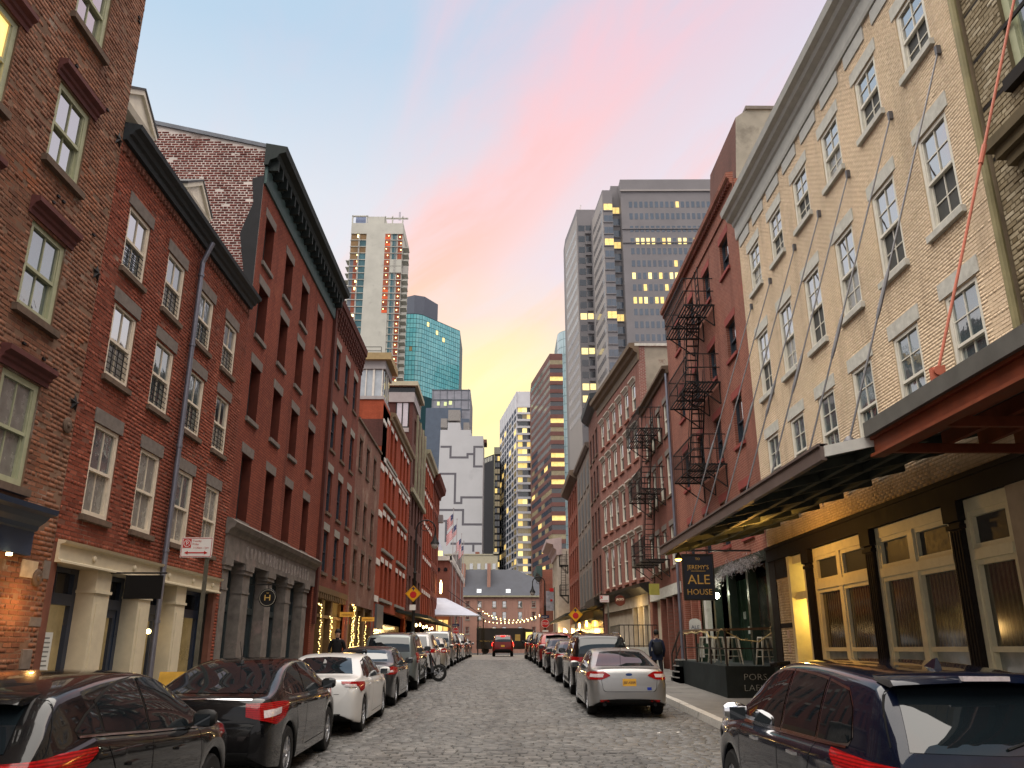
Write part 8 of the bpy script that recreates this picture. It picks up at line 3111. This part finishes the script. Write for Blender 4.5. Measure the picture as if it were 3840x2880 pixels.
def street_lamp(x, y, sgn, label, hh=7.0):
    g = G(y) + .12
    r = empty('street_lamp', (x, y, g), label, 'street lamp', 'bishop crook street lamps')
    mb = MB()
    mb.lathe((x, y, g), [(.20, 0), (.20, .25), (.14, .3), (.12, 1.0), (.085, 1.1), (.07, hh * .62), (.10, hh * .62 + .05), (.055, hh * .62 + .15), (.045, hh - .45)], 14)
    mb.build('pole', M_IRON, r, smooth=40)
    mb = MB()
    c = (x + sgn * .48, hh - .45 + g)
    pts = [(c[0] - sgn * .48 * math.cos(a), y, c[1] + .48 * math.sin(a)) for a in [math.pi * k / 12 for k in range(13)]]
    pts.append((c[0] + sgn * .48, y, c[1] - .25))
    mb.tube(pts, .035, 8)
    sp2 = [(c[0] - sgn * (.10 + .015 * k) * math.cos(k * .6), y, c[1] + .16 + (.10 + .010 * k) * math.sin(k * .6) - .05) for k in range(13)]
    mb.tube(sp2, .018, 6)
    mb.build('crook', M_IRON, r, smooth=40)
    mb = MB()
    lx, lz = c[0] + sgn * .48, c[1] - .25
    mb.lathe((lx, y, lz), [(.04, .06), (.06, -.05), (.09, -.2), (.22, -.42), (.23, -.47)], 16)
    lo = mb.build('lamp_shade', M_IRON, r, smooth=40)
    MB().lathe((lx, y, lz - .47), [(.20, 0), (.19, -.10), (.12, -.2), (.03, -.24)], 16).build('lamp_globe', pm('opal_globe', (.42, .40, .38), .3, .05), lo, smooth='all')
    return r


street_lamp(-4.36, 42.0, 1, 'black bishop crook street lamp on the left carrying the stop ahead sign', 7.0)
street_lamp(3.34, 66.0, -1, 'black bishop crook street lamp on the right carrying a stop sign', 5.9)


def stop_sign(x, y, z, rr, label, post):
    g = G(y) + .12
    r = empty('stop_sign', (x, y, g), label, 'sign', 'stop signs at the crossing')
    if post:
        MB().box(x - .03, x + .03, y + .02, y + .08, g, z + rr + .35).build('post', M_POST, r)
    for sc_, m_, dy in ((1, M_SIGNW, 0), (.93, M_SIGNR, -.004)):
        mb = MB()
        mb.add([(x + sc_ * rr * math.cos(math.pi / 8 + k * math.pi / 4), y + dy, z + sc_ * rr * math.sin(math.pi / 8 + k * math.pi / 4)) for k in range(8)], [tuple(range(8))])
        mb.build('sign_panel', m_, r)
    text_mesh('STOP', rr * .78, (0, -.012, z - rr * .27 - g), (math.pi / 2, 0, 0), M_SIGNW, 'lettering', r, .8)
    ow = MB().box(x - rr, x + rr, y - .01, y, z + rr + .08, z + rr + .30).build('one_way_panel', M_INK, r)
    text_mesh('ONE WAY', rr * .34, (-.05, -.014, z + rr + .13 - g), (math.pi / 2, 0, 0), M_SIGNW, 'lettering', ow, .9)
    return r


stop_sign(3.32, 65.6, 3.98, .32, 'red stop sign under a one way plate on the right street lamp', False)
MB().box(3.1, 3.55, 65.6, 65.62, 2.9, 3.5).thing('arrow_sign', M_SIGNW, 'small white arrow plate below the right stop sign', 'sign')
stop_sign(-4.05, 75, 3.62, .30, 'red stop sign over the parked cars on the left before the market', True)
# banner on the right lamp
bn = empty('street_banner', (4.4, 80, 5.5), 'grey and white street banner with red squares near the right lamp', 'banner')
MB().box(4.15, 4.9, 80, 80.03, 5.55, 7.35).build('cloth', pm('banner_grey', (.26, .26, .28), .8, .45, scale=2.5), bn)
MB().box(4.5, 4.88, 79.97, 80.0, 7.3, 7.62).build('red_square', M_SIGNR, bn)
MB().box(4.55, 4.75, 79.97, 80.0, 6.4, 6.6).build('red_square', M_SIGNR, bn)
MB().bar((4.95, 80, 1.6), (4.95, 80, 7.7), .06).build('pole', M_IRON, bn)

# string lights across the crossing
gb_me = MB().ball((0, 0, 0), .05, 8, 6).mesh('bulb', pm('string_bulb_glow', (1, .8, .4), .3, 0, emit=(1, .70, .28), es=4.0), smooth='all')
for k, (a, b, sag, lab) in enumerate((((-2.6, 94, 6.35), (4.7, 96, 6.0), 1.0, 'uppermost string of bulbs sagging across the crossing'),
                                      ((-1.9, 95, 5.9), (4.7, 97, 5.9), .95, 'middle string of bulbs across the crossing'),
                                      ((-1.8, 93, 5.0), (4.6, 95, 5.9), .55, 'lowest string of bulbs across the crossing'))):
    r = empty('string_lights', a, lab, 'string lights', 'fairy lights and string lights')
    pts = []
    for i in range(31):
        t = i / 30
        pts.append((lerp(a[0], b[0], t), lerp(a[1], b[1], t), lerp(a[2], b[2], t) - sag * 4 * t * (1 - t)))
    MB().tube(pts, .012, 4).build('wire', M_WIRE, r)
    for p in pts[::2]:
        inst(gb_me, 'bulb', sub(p, a), r)
point('string_glow_light', (1.0, 93, 5.6), 14, (1, .66, .25), .5)

# ------------------------------------------------------------------ hanging ale house sign
al = empty('hanging_sign', (5.75, 24.4, 3.45), 'dark blue hanging sign reading Jeremys Ale House in gold', 'sign')
mb = MB().box(5.27, 6.15, 24.36, 24.42, 3.46, 4.74)
pn = mb.build('sign_panel', pm('sign_navy', (.010, .013, .022), .55, .2), al)
mb = MB()
for a in ((5.25, 6.17, 3.44, 3.48), (5.25, 6.17, 4.72, 4.76)):
    mb.box(a[0], a[1], 24.345, 24.435, a[2], a[3])
for a in ((5.25, 5.29), (6.13, 6.17)):
    mb.box(a[0], a[1], 24.346, 24.434, 3.48, 4.72)
mb.build('frame', M_IRON, al)
gold2 = pm('faded_gold_letters', (.30, .19, .055), .5, .25, scale=12)
for t, sz, z, sx in (("TO", .10, 4.58, 1), ("JEREMY'S", .17, 4.32, .95), ('ALE', .38, 3.90, 1.05), ('HOUSE', .23, 3.60, 1.0)):
    text_mesh(t, sz, (5.71 - 5.75, 24.356 - 24.4, z - 3.45), (math.pi / 2, 0, 0), gold2, 'lettering', pn, sx)
MB().box(5.5, 5.92, 24.354, 24.36, 4.26, 4.275).build('rule', gold2, pn)
mb = MB()
mb.bar((5.2, 24.4, 4.86), (8.2, 24.4, 4.86), .05)
mb.bar((5.4, 24.4, 4.74), (5.4, 24.4, 4.86), .02)
mb.bar((6.0, 24.4, 4.74), (6.0, 24.4, 4.86), .02)
mb.build('bracket', M_IRON, al)
# amber flood lamp at the far end of the awning
fa = empty('flood_lamp', (4.78, 22.6, 4.5), 'lit amber flood lamp at the far end of the awning', 'lamp')
MB().lathe((4.78, 22.6, 4.46), [(.10, -.02), (.09, .03), (.05, .10), (.02, .14)], 12).build('lamp_shade', M_IRON, fa, smooth=40)
MB().lathe((4.78, 22.6, 4.42), [(.085, .0), (.07, -.03), (.02, -.05)], 12).build('lamp_globe', M_LAMPO, fa, smooth='all')
point('amber_lamp_light', (4.9, 21.9, 4.45), 12, (1, .52, .10), .06)
point('amber_fill_light', (5.6, 18.5, 4.50), 85, (1, .50, .10), .08)  # added fill that brightens the shopfront under the awning; no lamp hangs here
# round brewery-red sign
js = empty('round_sign', (6.25, 44.9, 4.3), 'round dark red hanging sign with white lettering past the ale house', 'sign')
mb = MB().lathe((6.25, 44.9, 4.56), [(.27, -.03), (.28, 0), (.27, .03)], 24, 0, axis=1)
jp = mb.build('sign_disc', pm('sign_dark_red', (.06, .012, .010), .5, .15), js, smooth=30)
text_mesh("JACK'S", .16, (0, -.034, .27), (math.pi / 2, 0, 0), M_SIGNW, 'lettering', jp, .85)
MB().bar((6.25, 44.9, 4.86), (7.1, 44.9, 4.86), .03).build('bracket', M_IRON, js)
mb = MB().box(5.76, 6.16, 33.0, 33.04, 4.12, 4.55)
mb.thing('hanging_sign', pm('sign_olive', (.28, .25, .055), .6, .15), 'small plain olive yellow sign board right of the round dark red sign', 'sign')

# ------------------------------------------------------------------ terrace things
M_STOOL = pm('worn_white_metal', (.36, .34, .28), .5, .2, scale=9, metal=.2)


def stool():
    r = empty('bar_stool', (0, 0, 0), 'x', 'stool', 'white metal bar stools on the terrace')
    mb = MB()
    mb.hexa([(-.16, -.16, .72), (.16, -.16, .72), (.16, .16, .72), (-.16, .16, .72), (-.15, -.15, .755), (.15, -.15, .755), (.15, .15, .755), (-.15, .15, .755)])
    mb.build('seat', M_STOOL, r)
    for sx in (-1, 1):
        for sy in (-1, 1):
            mb = MB()
            mb.hexa([(sx * .20, sy * .20, 0), (sx * .23, sy * .20, 0), (sx * .23, sy * .23, 0), (sx * .20, sy * .23, 0),
                     (sx * .10, sy * .10, .72), (sx * .155, sy * .10, .72), (sx * .155, sy * .155, .72), (sx * .10, sy * .155, .72)])
            mb.build('leg', M_STOOL, r)
    mb = MB()
    for z, k in ((.22, .195), (.40, .17)):
        for a, b in (((-k, -k), (k, -k)), ((k, -k), (k, k)), ((k, k), (-k, k)), ((-k, k), (-k, -k))):
            mb.bar((*a, z), (*b, z), .02)
    mb.build('foot_ring', M_STOOL, r)
    return r


st0 = stool()
for i, (x, y, rz, lab) in enumerate(((7.45, 24.3, .15, 'white metal bar stool nearest the dark post at the right end of the terrace'), (6.72, 25.0, -.1, 'white metal bar stool behind the near corner of the terrace rail'),
                                     (6.60, 26.4, .2, 'white metal bar stool second from the near corner of the terrace'), (6.55, 27.6, 0, 'white metal bar stool nearest the ale house steps'))):
    o = st0 if i == 0 else copy_tree(st0)
    o['label'] = lab
    o.location = (x, y, 1.672 + (y - 23.7) * .0145)
    o.rotation_euler = (0, 0, rz)
ns = empty('menu_stand', (6.5, 28.7, 1.73), 'grey curved top menu stand with black lettering at the ale house steps', 'sign')
mb = MB()
n = 9
arc = [(6.3, 2.70), (6.3, 2.95)] + [(6.5 - .2 * math.cos(math.pi * k / 8), 2.95 + .14 * math.sin(math.pi * k / 8)) for k in range(1, 8)] + [(6.7, 2.95), (6.7, 2.70)]
m_ = len(arc)
mb.add([(a, 28.7, b) for a, b in arc] + [(a, 28.74, b) for a, b in arc], [tuple(range(m_)), tuple(range(m_, 2 * m_))] + [(i, (i + 1) % m_, m_ + (i + 1) % m_, m_ + i) for i in range(m_)])
pn = mb.build('sign_panel', M_GREYP, ns)
text_mesh('ALE', .17, (0, -.004, 1.02), (math.pi / 2, 0, 0), M_INK, 'lettering', pn, 1)
text_mesh('HOUSE', .11, (0, -.004, .86), (math.pi / 2, 0, 0), M_INK, 'lettering', pn, 1)
MB().box(6.47, 6.53, 28.7, 28.74, 1.73, 2.72).build('post', M_IRON, ns)
nb = empty('bin_box', (6.55, 28.1, 1.72), 'green bin with a white front panel on the terrace', 'bin')
MB().hexa([(6.42, 28.0, 1.72), (6.72, 28.0, 1.72), (6.72, 28.3, 1.72), (6.42, 28.3, 1.72), (6.40, 27.98, 2.28), (6.74, 27.98, 2.28), (6.74, 28.32, 2.28), (6.40, 28.32, 2.28)]).build('body', M_DGREEN2, nb)
MB().box(6.43, 6.58, 27.975, 27.99, 1.85, 2.22).build('front_panel', M_SIGNW, nb)
sm = empty('standpipe', (7.1, 21.9, 1.2), 'black twin outlet standpipe on the tiled pier beside the lit doorway', 'standpipe')
mb = MB()
mb.cyl((7.3, 21.9, 1.75), (7.0, 21.9, 1.75), .07, .07, 10)
for dy in (-.11, .11):
    mb.cyl((7.02, 21.9, 1.75), (6.88, 21.9 + dy * 1.6, 1.73), .055, .065, 10)
mb.build('body', M_IRON, sm, smooth=40)
# railing of the stoop past the ale house
jr = empty('stoop_railing', (6.1, 40, G(40)), 'black iron railing of the stoop in front of the lit shutters', 'railing')
g = G(40) + .12
mb = MB()
for x0, y0_, x1, y1_ in ((5.3, 38.6, 5.3, 41.8), (5.3, 38.6, 7.0, 38.6)):
    for z in (g + .95, g + 1.85):
        mb.bar((x0, y0_, z), (x1, y1_, z), .04)
    for k in range(9):
        t = k / 8
        mb.bar((lerp(x0, x1, t), lerp(y0_, y1_, t), g), (lerp(x0, x1, t), lerp(y0_, y1_, t), g + 1.85), .03)
mb.build('rails', M_IRON, jr)
MB().box(5.25, 7.2, 38.5, 41.8, g - .1, g + .9).build('stoop', M_LSTONE, jr)
# sandwich board behind the near cars
sb = empty('sandwich_board', (-5.75, 15.6, G(15.6) + .13), 'yellow wooden sandwich board behind the black fastback', 'sign')
g = G(15.6) + .13
M_YW = pm('yellow_wood', (.52, .30, .05), .6, .2, scale=6)
for s, y1 in ((-1, 15.35), (1, 15.85)):
    mb = MB()
    mb.hexa([(-6.1, y1, g), (-5.4, y1, g), (-5.4, y1 + .03, g), (-6.1, y1 + .03, g), (-6.1, 15.6, g + 1.12), (-5.4, 15.6, g + 1.12), (-5.4, 15.63, g + 1.12), (-6.1, 15.63, g + 1.12)])
    mb.build('board', M_YW, sb)
# lamps on the right side shops, red awning, light hedge
for k, (s, lab) in enumerate(((60.6, 'amber lantern on the grey shuttered building, nearer one'), (66.2, 'amber lantern on the grey shuttered building, farther one'))):
    p = F3.P(s, 3.7, .35)
    wl = empty('wall_lantern', (p[0], p[1], 3.5), lab, 'lantern')
    MB().lathe((p[0], p[1], 3.55), [(.04, .08), (.075, .12), (.08, .38), (.02, .5)], 8).build('lamp_globe', M_LAMPO, wl)
    MB().bar((p[0], p[1], 3.95), F3.P(s, 4.0, 0), .03).build('bracket', M_IRON, wl)
point('lantern_light', F3.P(63.4, 3.4, .8), 26, (1, .58, .16), .2)
mb = MB()
q = [F3.P(69, 3.6, 0), F3.P(73, 3.6, 0), F3.P(73, 2.9, 1.3), F3.P(69, 2.9, 1.3), F3.P(69, 2.7, 1.3), F3.P(73, 2.7, 1.3)]
mb.add(q + [F3.P(69, 2.9, 0), F3.P(73, 2.9, 0)], [(0, 1, 2, 3), (3, 2, 5, 4), (0, 3, 6), (1, 7, 2)])
mb.thing('shop_awning', pm('red_canvas', (.14, .012, .014), .8, .15), 'small dark red canvas awning beyond the stop ahead sign', 'awning')
hd = empty('lit_hedge', F3.P(57, 1.6, 1.2), 'clipped hedge wound with warm fairy lights on the right sidewalk', 'hedge')
hp = tuple(hd.location)
mb = MB()
for k in range(700):
    c = Vector(F3.P(RND.uniform(53.5, 60), RND.uniform(1.5, 2.7), RND.uniform(.9, 1.4)))
    v = Vector((RND.gauss(0, 1), RND.gauss(0, 1), RND.gauss(0, 1))).normalized() * .09
    w_ = v.cross(Vector((RND.gauss(0, 1), RND.gauss(0, 1), RND.gauss(0, 1)))).normalized() * .05
    mb.quad(c - v, c - w_, c + v, c + w_)
o = mb.build('leaves', pm('hedge_leaf', (.035, .05, .02), .7, .3), hd)
o['kind'] = 'stuff'
for k in range(70):
    inst(bulb_me, 'bulb', sub(F3.P(RND.uniform(53.5, 60), RND.uniform(1.55, 2.75), RND.uniform(1.38, 1.46)), hp), hd)
for k in range(6):
    p = FL.P(57 + 2.6 * k, 3.6 + .1 * (k % 2), 1.3)
    mb = MB()
    mb.lathe(p, [(.02, .14), (.06, .07), (.065, -.04), (.02, -.08)], 10)
    mb.thing('canopy_lamp', M_LAMP, ['nearest', 'second', 'third', 'fourth', 'fifth', 'farthest'][k] + ' of the six warm lamps in a row under the left canopy', 'lamp', 'row of lamps under the left canopy', smooth='all')
point('canopy_glow_light', FL.P(62, 3.2, 1.4), 70, (1, .64, .24), .3)
for k, (s, z) in enumerate(((79.5, 3.4), (81.5, 3.6), (83.5, 3.4), (86, 3.5))):
    p = F3.P(s, z, .4)
    MB().lathe(p, [(.05, -.3), (.10, -.25), (.10, .35), (.05, .4)], 10).thing('wall_lamp', M_LAMP, ['nearest', 'second', 'third', 'farthest'][k] + ' of the four tall warm wall lamps at the foot of the ivory pilaster building', 'lamp', 'wall lamps on the ivory building', smooth='all')
point('ivory_wall_light', F3.P(82.5, 3.6, 1.2), 130, (1, .66, .28), .3)
p = FL.P(89.6, 8.2, .5)
MB().lathe(p, [(.05, -.5), (.12, -.4), (.13, .5), (.03, .9)], 10).thing('wall_lamp', M_LAMP, 'tall lamp high on the last red brick building on the left', 'lamp', smooth='all')


# ------------------------------------------------------------------ people
def person(name, label, loc, rz, pose, mats, hair=None, scale=1.0):
    """one continuous skinned body; materials by region"""
    J = {}
    lean = pose.get('lean', 0)
    J['pelvis'] = (0, 0, .95, .135)
    J['waist'] = (0, .0, 1.08, .130)
    J['chest'] = (0, .02 + lean, 1.28, .165)
    J['neckb'] = (0, .0 + lean, 1.46, .075)
    J['neck'] = (0, -.01 + lean, 1.53, .056)
    J['head1'] = (0, -.02 + lean, 1.61, .078)
    J['head2'] = (0, -.01 + lean, 1.69, .088)
    J['head3'] = (0, 0 + lean, 1.755, .062)
    E = [('pelvis', 'waist'), ('waist', 'chest'), ('chest', 'neckb'), ('neckb', 'neck'), ('neck', 'head1'), ('head1', 'head2'), ('head2', 'head3')]
    for s, nm in ((1, 'l'), (-1, 'r')):
        st = pose['step'] * s
        J['hip' + nm] = (s * .10, 0, .90, .098)
        J['knee' + nm] = (s * .11, -st * .55, .50, .066)
        J['ankle' + nm] = (s * .11, st * -.9 + (.06 if st < 0 else 0), .10 + (.04 if st < 0 else 0), .045)
        J['ball' + nm] = (s * .12, st * -.9 - .13, .045, .042)
        J['sh' + nm] = (s * .19, .01 + lean, 1.42, .075)
        sw = pose['arm'] * s
        J['elb' + nm] = (s * .26, .03 + sw * .4 + lean, 1.15, .056)
        J['wr' + nm] = (s * .24 - s * pose.get('pocket', 0), sw + lean - .06, .92, .040)
        J['palm' + nm] = (s * .235 - s * pose.get('pocket', 0), sw - .085 + lean, .85, .036)
        E += [('pelvis', 'hip' + nm), ('hip' + nm, 'knee' + nm), ('knee' + nm, 'ankle' + nm), ('ankle' + nm, 'ball' + nm), ('neckb', 'sh' + nm), ('sh' + nm, 'elb' + nm), ('elb' + nm, 'wr' + nm), ('wr' + nm, 'palm' + nm)]
        px, py, pz, _ = J['palm' + nm]
        for f in range(4):
            L_ = (.068, .078, .072, .055)[f]
            J['f%d%s' % (f, nm)] = (px, py - .03 + .02 * f, pz - .045, .0095)
            J['g%d%s' % (f, nm)] = (px - s * .018, py - .035 + .021 * f, pz - .045 - L_, .008)
            E += [('palm' + nm, 'f%d%s' % (f, nm)), ('f%d%s' % (f, nm), 'g%d%s' % (f, nm))]
        J['t' + nm] = (px - s * .02, py - .045, pz + .0, .010)
        J['u' + nm] = (px - s * .03, py - .06, pz - .055, .009)
        E += [('palm' + nm, 't' + nm), ('t' + nm, 'u' + nm)]
    names = list(J)
    me = bpy.data.meshes.new('tmp')
    me.from_pydata([J[k][:3] for k in names], [(names.index(a), names.index(b)) for a, b in E], [])
    ob = bpy.data.objects.new('tmp', me)
    COL.objects.link(ob)
    ob.modifiers.new('skin', 'SKIN')
    for i, k in enumerate(names):
        r = J[k][3]
        wide = 1.25 if k in ('pelvis', 'waist', 'chest') else 1.0
        me.skin_vertices[0].data[i].radius = (r * wide, r / (1.12 if wide > 1 else 1))
    me.skin_vertices[0].data[0].use_root = True
    sbm = ob.modifiers.new('sub', 'SUBSURF')
    sbm.levels = 2
    dg = bpy.context.evaluated_depsgraph_get()
    bm_ = bpy.data.meshes.new_from_object(ob.evaluated_get(dg))
    bpy.data.objects.remove(ob)
    bm_.materials.clear()
    for m in mats:
        bm_.materials.append(m)
    for p in bm_.polygons:
        c = p.center
        far = abs(c.x) > .17
        if c.z > 1.50:
            p.material_index = 0
        elif c.z < .13:
            p.material_index = 3
        elif far and c.z < .90:
            p.material_index = 0
        elif c.z > .93 or far:
            p.material_index = 1
        else:
            p.material_index = 2
        p.use_smooth = True
    root = empty(name, loc, label, 'person')
    root.rotation_euler = (0, 0, rz)
    root.scale = (scale,) * 3
    inst(bm_, 'body', (0, 0, 0), root)
    jk = MB()
    # jacket skirt and collar
    n = 16
    rings = []
    for z, a, b in ((.80, .205, .15), (.95, .20, .15), (1.10, .195, .15)):
        rings.append([(a * math.cos(2 * math.pi * i / n), b * math.sin(2 * math.pi * i / n), z) for i in range(n + 1)])
    jk.grid(rings)
    o = jk.mesh('jacket', mats[1], smooth='all')
    inst(o, 'jacket', (0, 0, 0), root)
    col_ = MB()
    col_.grid([[(r_ * math.cos(2 * math.pi * i / n), lean + r_ * .95 * math.sin(2 * math.pi * i / n) - .005, z) for i in range(n + 1)] for z, r_ in ((1.43, .105), (1.50, .078), (1.545, .074))])
    inst(col_.mesh('collar', mats[1], smooth='all'), 'collar', (0, 0, 0), root)
    hm = MB()
    prof = [(.094, 1.66 if hair == 'beanie' else 1.685), (.101, 1.715), (.096, 1.77), (.070, 1.815), (.03, 1.835)]
    hm.lathe((0, .012 + lean, 0), prof, 16)
    inst(hm.mesh('hair' if hair != 'beanie' else 'hat', mats[4], smooth='all'), 'hat' if hair == 'beanie' else 'hair', (0, 0, 0), root)
    fc = MB()
    fc.add([(-.012, -.105 + lean, 1.655), (.012, -.105 + lean, 1.655), (0, -.128 + lean, 1.652), (0, -.10 + lean, 1.70)], [(0, 1, 2), (0, 2, 3), (2, 1, 3)])
    for s in (-1, 1):
        fc.ball((s * .084, .0 + lean, 1.68), .02, 6, 4)
    inst(fc.mesh('nose_and_ears', mats[0], smooth='all'), 'nose_and_ears', (0, 0, 0), root)
    ey = MB()
    for s in (-1, 1):
        ey.ball((s * .032, -.090 + lean, 1.695), .011, 6, 4)
        ey.box(s * .032 - .018, s * .032 + .018, -.105 + lean, -.09 + lean, 1.716, 1.722)
    ey.box(-.022, .022, -.108 + lean, -.09 + lean, 1.625, 1.631)
    inst(ey.mesh('eyes_and_mouth', M_INK), 'eyes_and_mouth', (0, 0, 0), root)
    return root


SKIN = pm('skin', (.42, .25, .17), .5, .08)
COATB = pm('black_coat', (.009, .009, .010), .8, .2)
COATN = pm('navy_coat', (.012, .016, .034), .8, .2)
JEANS = pm('dark_trousers', (.012, .012, .015), .85, .2)
SHOES = pm('dark_shoes', (.012, .011, .010), .6, .1)
HAIR = pm('dark_hair', (.010, .008, .007), .6, .2)
person('person', 'person in a black jacket standing on the left sidewalk facing the camera', (-5.34, 28.0, G(28) + .13), 0.15, dict(step=.03, arm=.0, pocket=.03), [SKIN, COATB, JEANS, SHOES, HAIR], 'hair', .965)
person('person', 'person in a navy coat and dark hat walking away on the right sidewalk', (5.22, 29.0, G(29) + .13), math.pi - .05, dict(step=.22, arm=.12), [SKIN, COATN, JEANS, SHOES, HAIR], 'beanie', .95)
bp = empty('backpack', (5.22, 28.8, G(29) + 1.1), 'dark backpack worn by the person walking away', 'backpack')
z = G(29) + .13
mb = MB()
rings = []
for zz, a, b in ((.98, .10, .05), (1.02, .145, .085), (1.15, .155, .10), (1.30, .145, .085), (1.40, .10, .05)):
    rings.append([(5.22 + a * math.cos(2 * math.pi * i / 14), 28.80 + b * math.sin(2 * math.pi * i / 14), z + zz * .95) for i in range(15)])
mb.grid(rings)
mb.build('bag', pm('black_nylon', (.010, .011, .014), .6, .2), bp, smooth='all')
for s in (-1, 1):
    MB().tube([(5.22 + s * .09, 28.86, z + 1.0), (5.22 + s * .12, 28.86, z + 1.30), (5.22 + s * .11, 29.0, z + 1.42)], .022, 6).build('strap', MATS['black_nylon'], bp)

# scraps of paper on the setts behind the silver sedan
for x, y, lab in ((3.05, 17.4, 'small white paper scrap on the setts, left of two behind the silver sedan'), (3.45, 17.5, 'small white paper scrap on the setts, right of two behind the silver sedan')):
    z = G(y) + .012
    MB().add([(x, y, z), (x + .07, y + .01, z + .004), (x + .065, y + .06, z + .012), (x + .01, y + .05, z + .002)], [(0, 1, 2), (0, 2, 3)]).thing('paper_scrap', M_SIGNW, lab, 'litter')
